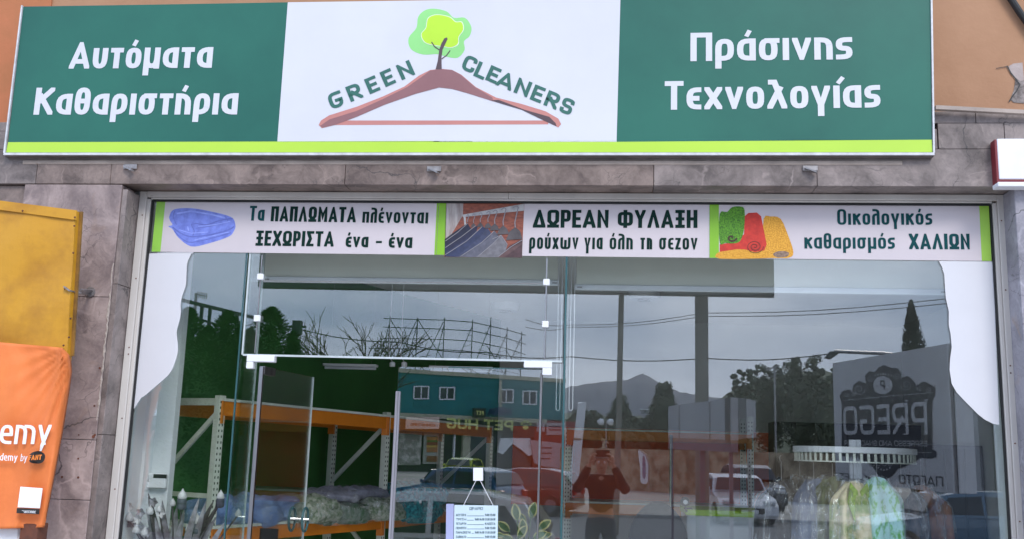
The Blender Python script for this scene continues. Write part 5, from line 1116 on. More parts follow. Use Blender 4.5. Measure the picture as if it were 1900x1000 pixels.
class Wall:
    def __init__(s, pxa, da, pxb, db, py=800):
        s.A = rf(pxa, py, da); s.B = rf(pxb, py, db); s.da, s.db = da, db
        d = s.B-s.A; d.z = 0; d.normalize(); n = Vector((-d.y, d.x, 0)); s.n = n if n.y > 0 else -n; s.d = d
    def pt(s, px, py, lift=0):
        o = CAMP; r0 = ray(px, py); r0 = Vector((r0.x, -r0.y, r0.z)); c = Vector((CAMP.x, -CAMP.y, CAMP.z))   # mirrored eye
        t = (s.A-c).dot(s.n)/r0.dot(s.n); return c+r0*t+s.n*lift
    def slab(s, mb, x0, y0, x1, y1, lift=0., t=.1, y0b=None, y1b=None):
        y0b = y0 if y0b is None else y0b; y1b = y1 if y1b is None else y1b
        a, b = s.pt(x0, y0), s.pt(x1, y0b); c, d = s.pt(x1, y1b), s.pt(x0, y1)
        za, zb = a.z, d.z      # keep real verticals and levels
        P = [Vector((a.x, a.y, a.z)), Vector((b.x, b.y, b.z)), Vector((b.x, b.y, c.z)), Vector((a.x, a.y, d.z))]
        return mb.slab([p+s.n*lift for p in P], s.n, t)
    def lslab(s, mb, x0, x1, ztop, zbot, lift=0., t=.1):   # level slab between two pixels columns, metric heights
        a, b = s.pt(x0, 800), s.pt(x1, 800); P = [Vector((a.x, a.y, ztop)), Vector((b.x, b.y, ztop)), Vector((b.x, b.y, zbot)), Vector((a.x, a.y, zbot))]
        return mb.slab([p+s.n*lift for p in P], s.n, t)
    def z(s, px, py): return s.pt(px, py).z

# teal two storey building -------------------------------------
TW = Wall(738, 84, 1040, 92)
teal = mat('teal_painted_render', (.022, .20, .22), (.017, .16, .18), .5, .8); cream = mat('cream_cornice', (.55, .52, .40), (.40, .38, .28), 1.5, .8); wht = M['whiteplastic']
dkglass = mat('dark_window_glass', (.03, .035, .04), None, 2, .08, spec=.8); dkw = mat('dark_shopfront', (.035, .04, .035), (.02, .025, .02), 1.2, .6)
tb = thing('teal_building', 'teal two storey building with four white windows across the street', 'building', (TW.A.x, TW.A.y, GZ))
zt_ = TW.z(738, 690); zc = TW.z(738, 765); zc2 = TW.z(738, 773)
mb = MB(); TW.lslab(mb, 600, 1046, zt_, zc, 0, 9); mb.build('upper_wall', teal, tb)
mb = MB(); TW.lslab(mb, 598, 1047, zt_+.35, zt_+.003, .15, 9.3); mb.build('roof', cream, tb)
mb = MB(); TW.lslab(mb, 600, 1046, zt_-.55, zt_-.72, .06, .055); mb.build('ledge', teal, tb)
mb = MB(); TW.lslab(mb, 598, 1010, zc-.003, zc2, .5, 9); mb.build('cornice', cream, tb)
mb = MB(); TW.lslab(mb, 600, 1046, zc2-.003, GZ, -.1, 8.5); mb.build('lower_wall', dkw, tb)
for (x0, x1, ya, yb_) in ((767, 796, 715, 740), (815, 844, 717, 741), (925, 953, 721, 747), (969, 996, 724, 750)):
    mb = MB(); f = 1.7
    for q in ((x0, ya, x1, ya+2.2), (x0, yb_-2.2, x1, yb_), (x0, ya+2.25, x0+f*1.3, yb_-2.25), (x1-f*1.3, ya+2.25, x1, yb_-2.25), ((x0+x1)/2-1, ya+2.25, (x0+x1)/2+1, yb_-2.25)): TW.slab(mb, q[0], q[1], q[2], q[3], .08, .075)
    wf_ = mb.build('window', wht, tb)
    for (p0, p1) in ((x0+2.3, (x0+x1)/2-1.1), ((x0+x1)/2+1.1, x1-2.3)): mb = MB(); TW.slab(mb, p0, ya+2.3, p1, yb_-2.3, .04, .035); mb.build('pane', dkglass, wf_)
mb = MB(); TW.slab(mb, 767, 745, 796, 752, .09, .08); mb.build('sill', teal, tb)
# drain pipe + container
mb = MB(); a = TW.pt(926, 705, .3); b = TW.pt(926, 765, .3); mb.tube([a, b], .12, 8); mb.build('downpipe', cream, tb)
# pet shop
ps = thing('pet_shop', 'pet shop front with dark slatted fascia and yellow letters under the teal building', 'shop', TW.pt(860, 870, .5))
FL = .75
zf0 = TW.z(738, 775); zf1 = TW.z(738, 801)
for i in range(7):
    z1 = zf0-(zf0-zf1)*i/7; mb = MB(); TW.lslab(mb, 700, 985, z1, z1-(zf0-zf1)/7*.78, FL, .12); mb.build('slat', mat('dark_slat', (.03, .028, .03), None, 2, .6) if i == 0 else bpy.data.materials['dark_slat'], ps)
mb = MB(); TW.lslab(mb, 700, 985, zf0, zf1, FL-.13, .2); mb.build('fascia_back', M['black'], ps)
yel = mat('pale_yellow_letters', (.62, .66, .22), None, 3, .5)
mb = MB(); fn = lambda a_, b_: TW.pt(a_, b_, FL+.03)
px_text(mb, 'PET', 945, 798.5, 890, 796.5, 19, 0, N=TW.n, fn=fn, t=.26, R=.3, lift=.02, step=.01); px_text(mb, 'HUG', 880, 796.3, 822, 794, 19, 0, N=TW.n, fn=fn, t=.26, R=.3, lift=.02, step=.01)
mb.build('lettering', yel, ps)
def blob(mb, cx, cy, rx, ry, fn_, N, lift, n=16):
    flat(mb, [(cx+rx*cos(2*pi*k/n), cy+ry*sin(2*pi*k/n)) for k in range(n)], 0, lift, fn_, N)
mb = MB()
for cx, cy, rx, ry in ((968, 792, 5.5, 4.5), (961, 785, 2, 2.8), (966, 781.5, 2, 3), (972, 782, 2, 3), (977, 786, 2, 2.8)): blob(mb, cx, cy, rx, ry, fn, TW.n, .03)
mb.build('paw_print', yel, ps)
mb = MB(); TW.slab(mb, 871, 757, 893, 774, 1.0, .3); o = mb.build('small_sign', M['black'], ps)
mb = MB(); px_text(mb, 'PET', 889, 770, 875, 769.4, 8, 0, N=TW.n, fn=lambda a_, b_: TW.pt(a_, b_, 1.0), t=.24, lift=.02, step=.01); mb.build('lettering', yel, ps)
mb = MB(); TW.slab(mb, 747, 773, 808, 795, 1.0, .2); mb.build('notice_board', mat('white_peach_board', (.72, .55, .48), (.62, .45, .38), .8, .6), ps)
mb = MB(); px_text(mb, 'ΚΟΜΜΩΤΗΡΙΟ', 800, 791, 754, 789, 5, 0, N=TW.n, fn=lambda a_, b_: TW.pt(a_, b_, 1.0), t=.2, lift=.02, step=.005) if 'Τ' in GL else None; mb.build('lettering', mat('red_board_ink', (.45, .08, .03), None, 3, .6), ps)
for (x0, y0, x1, y1, m_) in ((741, 802, 782, 862, mat('pale_floral_poster', (.60, .58, .50), (.25, .24, .20), 1.6, .6, lo=.45, hi=.6)), (786, 803, 815, 860, mat('olive_poster', (.42, .42, .36), (.3, .3, .25), 1, .6))):
    mb = MB(); TW.slab(mb, x0, y0, x1, y1, .1, .15); mb.build('window_poster', m_, ps)
mb = MB()
for i, (c_, ya, yb_) in enumerate((((.6, .28, .08), 809, 816), ((.14, .3, .04), 816.3, 819), ((.35, .1, .04), 819.3, 825), ((.7, .45, .1), 825.3, 829), ((.5, .22, .08), 829.3, 838), ((.3, .14, .05), 845, 856))):
    mb = MB(); TW.slab(mb, 791, ya, 812, yb_, .14, .035); mb.build('burger_print', mat('print_colour', c_, tuple(x*.7 for x in c_), 3, .6), ps)
for x0, x1, m_ in ((817, 822, cream), (857, 871, cream), (908, 913, cream), (840, 843, wht)):
    mb = MB(); TW.lslab(mb, x0, x1, zf1-.02, GZ, .35, .4); mb.build('column', m_, ps)
mb = MB(); TW.slab(mb, 824, 806, 839, 866, .1, .15); mb.build('door', mat('dark_door', (.02, .022, .022), None, 2, .3), ps)
mb = MB(); TW.slab(mb, 872, 803, 907, 868, .12, .15); TW.slab(mb, 914, 806, 985, 880, .12, .15); mb.build('shop_window', dkglass, ps)
mb = MB(); mb.slab([TW.pt(*p, .6) for p in ((924, 812), (978, 812), (986, 840), (976, 845), (966, 836), (946, 822), (928, 842), (919, 838))], TW.n, .3); mb.build('awning_cloth', wht, ps)
o = MB().box((0, 0, 0), (1, 1, 1)); a = TW.pt(898, 772, 2.2); b = TW.pt(931, 757, 2.2); mb = MB(); mb.slab([TW.pt(898, 770, 2.2), TW.pt(930, 770, 2.2), TW.pt(931, 761, 2.2), TW.pt(916, 755, 2.2), TW.pt(902, 758, 2.2)], TW.n, 1.5); tag(mb.build('canopy_awning', mat('navy_canvas', (.015, .04, .11), None, 2, .7)), 'navy awning above the pet shop fascia', 'awning')
# red shop to the right of it
rs = thing('red_shop', 'red shop front hung with pink and white banners beside the pet shop', 'shop', TW.pt(1015, 870, .5))
mb = MB(); TW.lslab(mb, 987, 1075, TW.z(1000, 779), GZ, .4, 8); mb.build('wall', mat('red_shop_paint', (.35, .03, .03), (.25, .02, .02), 1, .6), rs)
pk = mat('pink_white_banner', (.50, .36, .38), (.42, .30, .32), 1, .6)
for (x0, y0, x1, y1) in ((990, 783, 1005, 800), (1008, 784, 1042, 806)): mb = MB(); TW.slab(mb, x0, y0, x1, y1, .7, .15); mb.build('hanging_banner', pk, rs)
mb = MB(); mb.slab([TW.pt(*p, .8) for p in ((977, 815), (1003, 818), (1040, 822), (1036, 868), (1000, 864), (984, 858))], TW.n, .1); mb.build('hanging_banner', pk, rs)
mb = MB(); px_text(mb, 'CREPES', 1036, 798, 1012, 797, 6, 0, N=TW.n, fn=lambda a_, b_: TW.pt(a_, b_, .71), t=.2, step=.004) if False else None
for i, (xa_, xb_, y) in enumerate(((1016, 993, 830), (1016, 993, 840), (1014, 995, 850), (1034, 1012, 797), (1034, 1012, 791))):
    flat(mb, [(xa_, y-1.3), (xb_, y-1.6), (xb_, y+.9), (xa_, y+1.2)], 0, .82 if i < 3 else .73, lambda a_, b_: TW.pt(a_, b_, 0), TW.n)
mb.build('print_lines', mat('maroon_ink', (.18, .03, .05), None, 4, .6), rs)
# rooftop scaffold frame -----------------------------------------
sf = thing('billboard_frame', 'dark steel lattice frame of an empty billboard on the teal roof', 'billboard frame', TW.pt(850, 690, -3))
stl = mat('dark_green_steel', (.03, .045, .045), None, 3, .6); Wb = Wall(724, 90, 970, 97)
tops = [(724, 586), (775, 588), (825, 588), (877, 592), (911, 588), (941, 607), (968, 614)]; roofz = zt_+.35
rails = [((712, 590), (825, 593), (877, 597), (941, 611), (975, 621)), ((711, 606), (825, 610), (877, 613), (941, 627), (975, 638)), ((711, 627), (825, 629), (877, 632), (941, 646), (975, 657)), ((684, 645), (825, 648), (870, 651), (930, 662))]
for i, (px, py) in enumerate(tops):
    T = Wb.pt(px, py); r = .06
    mb = MB(); mb.bar(T, (T.x, T.y, roofz-.1), r*1.3); mb.build('post', stl, sf)
    q = Wb.d*1.1; mb = MB(); B2 = T-q*(1 if i < 3 else 1.9)-Wb.n*0; mb.bar(T-Vector((0, 0, .6)), (B2.x, B2.y, roofz), r*.9)
    n_ = 7
    for k in range(1, n_):
        z = T.z-(T.z-roofz)*k/n_; f = k/n_; mb.bar((T.x, T.y, z), (T.x-(T.x-B2.x)*f, T.y-(T.y-B2.y)*f, z-(.25 if k % 2 else -.25)), r*.6)
    mb.build('lattice', stl, sf)
for rl in rails:
    mb = MB()
    for a, b in zip(rl, rl[1:]): mb.bar(Wb.pt(*a), Wb.pt(*b), .07)
    mb.build('rail', stl, sf)
for a, b in (((726, 592), (770, 662)), ((775, 592), (728, 690)), ((777, 592), (822, 664)), ((824, 596), (778, 690)), ((770, 662), (792, 690)), ((822, 664), (835, 690)), ((905, 640), (935, 690)), ((941, 650), (968, 690)), ((930, 662), (905, 692)), ((850, 672), (905, 700)), ((870, 690), (850, 676))):
    mb = MB(); mb.bar(Wb.pt(*a, -.2), Wb.pt(*b, -.2), .06); mb.build('brace', stl, sf)

# elevated billboard whose underside shows as the dark band under the blinds
EB = Wall(478, 26.5, 1438, 24.6, 540)
eb = thing('elevated_billboard', 'long dark elevated billboard on two concrete posts over the road', 'billboard', (EB.pt(1305, 800).x, EB.pt(1305, 800).y, GZ))
conc = mat('concrete_post', (.34, .33, .28), (.25, .24, .20), 1.2, .85, bump=.2)
mb = MB(); P = [EB.pt(478, 531), EB.pt(1437, 548), EB.pt(1437, 548)+Vector((0, 0, 3.2)), EB.pt(478, 531)+Vector((0, 0, 3.2))]; mb.slab(P, EB.n, .35); mb.build('panel', mat('grey_brown_cladding', (.10, .10, .095), (.07, .07, .065), .8, .7), eb)
a = EB.pt(1305, 545, -.18)
mb = MB(); mb.tube([(a.x, a.y-.6, GZ), (a.x, a.y-.6, a.z+.6)], .17, 14); mb.bar((a.x, a.y-.6, a.z+.4), (a.x, a.y-.0, a.z+.4), .2); mb.build('post', conc, eb)
a = EB.pt(1152, 545, -.18)
mb = MB(); mb.tube([(a.x-.1, a.y-.35, GZ), (a.x-.04, a.y-.35, 2.5), (a.x, a.y-.35, a.z+.6)], [.085, .075, .07], 14); mb.bar((a.x, a.y-.35, a.z+.4), (a.x, a.y, a.z+.4), .12); mb.build('post', conc, eb)
def pole(name, label, px, pyt, dist, wpx, m, lean=0, top=None, cat='pole'):
    T = rf(px, pyt, dist); r = wpx/2/1832*dist; t = thing(name, label, cat, (T.x+lean, T.y, GZ))
    mb = MB(); mb.tube([(T.x+lean, T.y, GZ), (T.x+lean*.5, T.y, (T.z+GZ)/2), (T.x, T.y, T.z)], [r*1.25, r*1.1, r*.9], 12); mb.build('shaft', m, t); return t, T
t, T = pole('utility_pole', 'utility pole with transformer head between the conifers and bare tree', 552, 600, 32, 7, conc)
mb = MB(); mb.box((T.x-.14, T.y-.14, T.z-.35), (T.x+.14, T.y+.14, T.z+.1)); mb.bar((T.x-.3, T.y, T.z-.1), (T.x+.3, T.y, T.z-.1), .07); mb.build('transformer', stl, t)
t, T = pole('utility_pole', 'thin pole with crossarm in front of the dark trees', 1437, 680, 60, 3.4, M['steel'])
mb = MB(); mb.bar((T.x-.5, T.y, T.z-.2), (T.x+.3, T.y, T.z+.1), .08); mb.build('crossarm', M['steel'], t)
def wire(label, pts, r=.018):
    mb = MB(); P = [rf(*p) for p in pts]; Q = []
    for i in range(len(P)-1):
        for k in range(6): Q.append(P[i].lerp(P[i+1], k/6)-Vector((0, 0, .12*sin(pi*k/6))))
    Q.append(P[-1]); mb.tube(Q, r, 5); tag(mb.build('overhead_wire', M['black']), label, 'wire')
wire('overhead wire running from the utility pole past the lattice frame to the street lamp', [(552, 609, 32), (740, 634, 33), (900, 653, 34), (1060, 661, 34), (1310, 664, 32), (1545, 655, 30)])
wire('overhead wire from the left conifers up to the utility pole', [(330, 612, 30), (470, 600, 31), (552, 609, 32)], .014)
wire('upper of two overhead wires crossing the sky at the right', [(975, 592, 36), (1060, 602, 36), (1305, 580, 31), (1760, 553, 27)], .012)
wire('lower of two overhead wires crossing the sky at the right', [(975, 606, 36), (1060, 606, 36), (1305, 586, 31), (1760, 562, 27)], .012)
# metal frame and aerial above the conifers
hf = thing('metal_frame', 'thin dark metal frame above the conifers at the left', 'frame', rf(400, 600, 30))
mb = MB(); mb.bar(rf(325, 553, 29), rf(478, 590, 33), .10); mb.build('rail', stl, hf); mb = MB(); mb.bar(rf(325, 577, 29), rf(400, 601, 31), .06); mb.build('rail', stl, hf)
for px, py in ((375, 566), (390, 570), (415, 577), (440, 583)): mb = MB(); a = rf(px, py, 30.5); mb.bar(a, (a.x, a.y, GZ), .09); mb.build('post', stl, hf)
ant = thing('tv_aerial', 'small television aerial on a mast above the conifers', 'aerial', rf(364, 590, 30)); mb = MB(); a = rf(364, 543, 30); mb.bar(a, (a.x, a.y, GZ), .07); mb.build('mast', M['steel'], ant)
mb = MB(); mb.bar(rf(364, 545, 30), rf(384, 549, 30), .04)
for k in range(6): a = rf(366+k*3.4, 545.5+k*.6, 30); mb.bar(a+Vector((0, 0, .10)), a-Vector((0, 0, .10)), .025)
mb.build('elements', M['steel'], ant)

# white totem, feather flag, floodlight, street lamp -----------------
tt = thing('totem_sign', 'tall pale leaning totem sign on the far side of the road', 'sign', rf(1079, 910, 53)); a = rf(1088, 745, 53); b = rf(1072, 747, 53)
x0_, x1_ = min(a.x, b.x), max(a.x, b.x)
mb = MB(); mb.add([(x0_-.45, a.y-.3, GZ), (x1_-.40, a.y-.3, GZ), (x1_-.40, a.y, GZ), (x0_-.45, a.y, GZ), (x0_, a.y-.3, a.z), (x1_, a.y-.3, a.z), (x1_, a.y, a.z), (x0_, a.y, a.z-.1)], [(0,3,2,1),(4,5,6,7),(0,1,5,4),(1,2,6,5),(2,3,7,6),(3,0,4,7)]); mb.build('body', wht, tt)
mb = MB(); mb.box((x0_-.2, a.y+.001, a.z-2.0), (x1_-.25, a.y+.03, a.z-1.9)); mb.build('band', M['steel'], tt)
ff = thing('feather_flag', 'white feather flag with dark vertical print in front of the stone bank', 'flag', rf(1193, 905, 50)); FW = lambda a_, b_: rf(a_, b_, 50)
mb = MB(); mb.slab([FW(*p) for p in smooth_poly([(1184, 836), (1188, 834), (1196, 841), (1202, 851), (1202, 893), (1189, 894), (1188, 870)], 3)], (0, 1, 0), .02); mb.build('cloth', wht, ff)
mb = MB(); mb.slab([FW(*p)+Vector((0, .012, 0)) for p in smooth_poly([(1193, 845), (1197, 850), (1198, 868), (1198, 882), (1195, 888), (1192, 880), (1192, 860)], 3)], (0, 1, 0), .01); mb.build('print', mat('indigo_print', (.10, .08, .20), (.35, .3, .4), 3, .6), ff)
mb = MB(); mb.tube([FW(1203.5, 905), FW(1203.5, 860), FW(1198, 842), FW(1185, 833)], .03, 6); mb.build('pole', M['steel'], ff)
fl = thing('floodlight_mast', 'thin mast with two white floodlights', 'lamp post', rf(1125, 870, 60)); a = rf(1125, 782, 60); mb = MB(); mb.tube([(a.x, a.y, GZ), a], .035, 6); mb.build('mast', M['steel'], fl)
for s in (-1, 1): mb = MB(); mb.lathe([(.08, -.25), (.2, -.1), (.2, .1), (.05, .15)], a+Vector((s*.28, 0, 0)), 10, 'x'); mb.build('floodlight', wht, fl)
sl_ = thing('street_lamp', 'street lamp arm reaching out beside the large grey sign board', 'street lamp', (rf(1700, 655, 28).x, rf(1700, 655, 28).y, GZ))
a = rf(1548, 651, 28); b = rf(1640, 655, 28); c = rf(1705, 690, 28)
mb = MB(); mb.tube([a+Vector((-.25, 0, .02)) if False else a, b, (c.x, c.y, b.z-.1)], .05, 8); mb.build('arm', M['steel'], sl_)
mb = MB(); mb.tube([(c.x, c.y, GZ), (c.x, c.y, b.z)], [.12, .07], 10); mb.build('pole', M['steel'], sl_)
mb = MB(); mb.slab([rf(*p, 28) for p in ((1532, 662), (1541, 651), (1560, 650), (1553, 658), (1542, 665))], (0, 1, 0), .25); mb.build('lamp_head', stl, sl_)

# grey canopy shelter ------------------------------------------------
gs = thing('roadside_shelter', 'grey roadside shelter with deep fascia panels and slim posts', 'shelter', (rf(1320, 900, 17).x, rf(1320, 900, 17).y, GZ))
S1 = Wall(1240, 19.5, 1358, 17); S2 = Wall(1358, 17, 1402, 20.5); gp = mat('grey_panel', (.52, .52, .54), (.44, .44, .46), .8, .6); gp2 = mat('mauve_grey_panel', (.34, .27, .29), (.28, .22, .24), .8, .6)
def corner(Wl, x0, y0, x1, y1, y0b, y1b, m, nm, t=.12): mb = MB(); Wl.slab(mb, x0, y0, x1, y1, 0, t, y0b, y1b); mb.build(nm, m, gs)
corner(S1, 1240, 753, 1259, 811, 750, 812, gp, 'fascia_panel'); corner(S1, 1262, 749.5, 1316, 812, 743, 814, gp, 'fascia_panel'); corner(S1, 1318, 742.8, 1357, 814, 737, 816, gp, 'fascia_panel')
corner(S2, 1358, 737, 1384, 816, 738, 812, mat('dark_grey_panel', (.16, .16, .165), None, .8, .6), 'fascia_panel'); corner(S2, 1386, 739, 1402, 812, 743, 811, gp, 'fascia_panel')
corner(S1, 1240, 811.5, 1357, 832, 816.5, 838, gp2, 'lower_fascia')
for Wl, px, w_ in ((S1, 1244, 4), (S1, 1299, 9), (S1, 1352, 6), (S2, 1396, 6)):
    a = Wl.pt(px, 835, -.05); r = w_/2/1832*18; mb = MB(); mb.box((a.x-r, a.y-.12, GZ), (a.x+r, a.y-.02, Wl.pt(px, 832).z)); mb.build('post', gp2, gs)
# grass bank with low stone wall --------------------------------------
Wr = Wall(1045, 62, 1440, 50)
mb = MB(); nst = []
sw = thing('stone_bank', 'rough brown stone retaining bank behind the feather flag', 'retaining wall', Wr.pt(1240, 905))
mb = MB(); Wr.lslab(mb, 1040, 1545, 1.9, GZ, 0, 3); mb.build('wall_core', mat('brown_stone', (.46, .37, .26), (.20, .15, .10), 1.4, .95, bump=1, lo=.4, hi=.6), sw)
# wooded hill mass and distant houses --------------------------------
hill = mat('scrub_hillside', (.17, .18, .12), (.10, .115, .07), .02, .95)
def ridge(name, pts, dist, zb, m, depth):
    P = [rf(px, py, dist) for px, py in pts]; mb = MB(); vs = []; n = len(P); R_ = 7
    for j in range(R_+1):
        f = j/R_
        for i, p in enumerate(P):
            z = p.z-(p.z-zb)*f; vs.append((p.x, p.y+depth*f**.8+noise.noise(Vector((i*.6, j*.9, dist*.1)))*depth*.08, z+noise.noise(Vector((i*.9, j*1.3, 3)))*(p.z-zb)*.04*(1 if 0 < j < R_ else 0)))
    for i, p in enumerate(P): vs.append((p.x, p.y-depth, zb))
    fs = [(j*n+i, (j+1)*n+i, (j+1)*n+i+1, j*n+i+1) for j in range(R_) for i in range(n-1)]; k = (R_+1)*n
    fs += [(k+i, i, i+1, k+i+1) for i in range(n-1)]
    mb.add(vs, fs); return struct(name, mb, m, smooth=True)
def dens(pts, st=9, amp=1.2, sd=0):
    out = []
    for (x0, y0), (x1, y1) in zip(pts, pts[1:]):
        n = max(1, int((x1-x0)/st))
        for k in range(n): f = k/n; out.append((x0+(x1-x0)*f, y0+(y1-y0)*f+noise.noise(Vector((x0+(x1-x0)*f, sd, 0))*.13)*amp))
    return out+[pts[-1]]
ridge('mountain', dens([(300, 770), (700, 745), (950, 730), (1040, 722), (1060, 716), (1115, 708), (1165, 704), (1180, 697), (1192, 692), (1205, 698), (1225, 711), (1262, 727), (1330, 737), (1450, 742), (1600, 750), (1900, 770)]), 3000, GZ-5, mat('hazed_mountain_scrub', (.29, .29, .31), (.23, .23, .25), .004, .95), 500)  # distance haze is mixed into the mountain's pale grey colour
ridge('hillside', dens([(960, 800), (1040, 765), (1150, 770), (1250, 775), (1340, 735), (1400, 705), (1480, 690), (1560, 690), (1700, 720), (1900, 760)], 9, 5, 4), 260, GZ-1, hill, 120)

# trees ---------------------------------------------------------------
bark = mat('tree_bark', (.12, .09, .065), (.06, .045, .03), 3, .95)
def leafmat(n, a, b): return mat(n, a, b, .9, .85, lo=.38, hi=.62)
LM = {'fir': leafmat('conifer_foliage', (.085, .24, .055), (.02, .075, .018)), 'oak': leafmat('hazed_dark_foliage', (.17, .19, .12), (.08, .095, .06)), 'pine': leafmat('hazed_pine_foliage', (.14, .16, .10), (.07, .085, .055)), 'cyp': leafmat('cypress_foliage', (.03, .045, .022), (.012, .02, .01))}  # oak and pine colours lightened to carry the haze of distance
def crown(mb, C, R, n, ls, rng, shell=.55, flatten=1):
    for _ in range(n):
        while True:
            v = Vector((rng.uniform(-1, 1), rng.uniform(-1, 1), rng.uniform(-1, 1)))
            if shell < v.length < 1: break
        p = C+Vector((v.x*R[0], v.y*R[1], v.z*R[2])); a = Vector((rng.gauss(0, 1), rng.gauss(0, 1), rng.gauss(0, 1))).normalized(); b = a.cross(v).normalized() if a.cross(v).length > .01 else Vector((1, 0, 0)); a = b.cross(v).normalized()*rng.uniform(.6, 1.2)
        s = ls*rng.uniform(.6, 1.4); mb.add([p-a*s-b*s*.6, p+b*s*.6-a*s*.2, p+a*s, p-b*s*.6+a*s*.2], [(0, 1, 2, 3)])
def tree(label, px, pyt, dist, wpx, kind, seed, nf=2600, name=None):
    rng = random.Random(seed); T = rf(px, pyt, dist); hgt = T.z-GZ; wr = wpx/2/1832*dist; base = Vector((T.x, T.y, GZ-.05))
    t = thing(name or {'fir': 'conifer_tree', 'oak': 'broadleaf_tree', 'pine': 'pine_tree', 'cyp': 'cypress_tree'}[kind], label, 'tree', base)
    mb = MB(); mb.tube([base, base+Vector((wr*.05, 0, hgt*.4)), base+Vector((-wr*.03, 0, hgt*.85))], [wr*.13, wr*.09, wr*.03], 8)
    for k in range(7):
        a = k*2.4; z = hgt*(.3+.08*k); q = base+Vector((0, 0, z)); mb.tube([q, q+Vector((cos(a)*wr*.6, sin(a)*wr*.6, wr*.25))], [wr*.04, wr*.012], 5)
    mb.build('trunk', bark, t)
    mb = MB(); px_m = dist/1832*2.0
    if kind in ('fir', 'cyp'):
        for _ in range(nf):
            f = rng.random()**.75; z = hgt*(.02+.98*f)
            prof_ = min(1, (1-f)*3.0)**.65*(1+.35*noise.noise(Vector((f*7, seed*3.1, 1)))) if kind == 'fir' else (min(1, (1-f)*4.2)**.6)*(.6+.4*min(1, f*4))*(1-.25*f)
            tier = 1+.22*(((z*1.6/ (wr+.2)) % 1.0)-.5) if kind == 'fir' else 1+.10*noise.noise(Vector((z*.8, seed, 0)))
            th = rng.uniform(0, 2*pi); lobes = 1+.25*noise.noise(Vector((cos(th)*1.5, sin(th)*1.5+seed, z*.6)))
            r = wr*prof_*tier*lobes*rng.uniform(.55, 1.06); p = base+Vector((cos(th)*r, sin(th)*r, z)); d = Vector((cos(th), sin(th), .5 if kind == 'fir' else 2.2)).normalized(); s = Vector((-sin(th), cos(th), rng.uniform(-.5, .5))).normalized()
            L_ = px_m*rng.uniform(1.6, 3.4)*(1.2 if kind == 'fir' else .9); w_ = px_m*rng.uniform(1.0, 2.0)
            mb.add([p-s*w_-d*L_*.4, p+s*w_-d*L_*.4, p+d*L_*.8], [(0, 1, 2)])
    else:
        K = 38 if kind == 'oak' else 34
        for k in range(K):
            a = k*2.4+rng.uniform(-.4, .4); f = (k+.5)/K; zz = hgt-wr*.22-(hgt*.5)*f; env = (sin(pi*min(1, .16+f*.62))**.8) if kind == 'oak' else (.15+.85*f)
            rr = wr*.72*env*rng.uniform(.75, 1.05); cr_ = wr*rng.uniform(.13, .27)
            crown(mb, base+Vector((cos(a)*rr, sin(a)*rr, zz)), (cr_, cr_, cr_*.8), int(nf*1.3)//K, px_m*1.25, rng, .1)
        crown(mb, base+Vector((0, 0, hgt*.5)), (wr*.72, wr*.72, hgt*.40), nf, px_m*1.7, rng, .2)
    if kind == 'fir':
        mb.lathe([(wr*.5, hgt*.01), (wr*.62, hgt*.3), (wr*.55, hgt*.6), (wr*.3, hgt*.82), (.02, hgt*.93)], base, 9)
    mb.build('crown', LM[kind], t); return t
for a in (('dense dark green conifer at the far left of the glass', 352, 566, 22, 150, 'fir', 1, 9000), ('dense green conifer with jagged top left of the doorway', 425, 572, 24, 150, 'fir', 2, 9000), ('green conifer behind the left steel rod', 505, 566, 26, 160, 'fir', 3, 9000), ('lower green conifer beside the utility pole', 545, 610, 25, 90, 'fir', 4, 5000), ('dark conifer filling the gap below the metal frame', 388, 600, 21, 150, 'fir', 6, 7000), ('dark bushy conifer standing closest to the doors', 465, 605, 22, 140, 'fir', 8, 7000)): tree(*a)
tree('tall narrow dark cypress rising behind the large grey sign board', 1690, 556, 62, 46, 'cyp', 11, 5000)
for a in (('round dark tree right of the thick billboard post', 1378, 678, 110, 64, 'oak', 21), ('wide dark tree with twin tops on the hillside', 1425, 668, 120, 90, 'oak', 22), ('tallest dark round tree left of the street lamp', 1487, 652, 115, 110, 'oak', 23, 4000), ('small dark tree close to the grey sign board', 1532, 676, 110, 60, 'oak', 24), ('conical dark pine in front of the mountain', 1232, 702, 120, 92, 'pine', 25, 3200), ('low dark tree at the foot of the mountain left of the slim pole', 1085, 752, 130, 100, 'oak', 26), ('dark tree behind the slim concrete pole', 1150, 728, 130, 84, 'pine', 27), ('low broad tree between the pine and the slim pole', 1190, 765, 120, 90, 'oak', 28), ('broad low tree behind the shelter', 1300, 762, 110, 130, 'oak', 29), ('low broad tree behind the pet shop corner', 1050, 770, 125, 80, 'oak', 30)): tree(*a)
# bare tree
bt = thing('bare_tree', 'leafless tree with spreading branches beside the utility pole', 'tree', rf(640, 850, 62)); rng = random.Random(5); bm_ = MB(); trunk = MB()
b0 = rf(645, 850, 62); b0.z = GZ
def branch(mb, p, d, l, r, dep):
    q = p+d*l*.5+Vector((rng.uniform(-.05, .05), 0, .03))*l; e = q+(d+Vector((rng.uniform(-.2, .2), rng.uniform(-.2, .2), .1))).normalized()*l*.5
    mb.tube([p, q, e], [r, r*.8, r*.6], 5, False)
    if dep == 0: return
    for k in range(3 if dep > 1 else 2):
        nd = (d+Vector((rng.uniform(-.75, .75), rng.uniform(-.6, .6), rng.uniform(-.2, .3)))).normalized(); branch(mb, q if k == 0 else e, nd, l*rng.uniform(.6, .8), max(.022, r*.6), dep-1)
trunk.tube([b0, b0+Vector((.1, 0, 4.6))], [.28, .20], 8); trunk.build('trunk', bark, bt)
for k in range(6): a = k*1.05; branch(bm_, b0+Vector((.1, 0, 3.6+.2*k)), Vector((cos(a)*.95, sin(a)*.5, .85)).normalized(), 2.5, .11, 4)
bm_.build('branches', bark, bt)
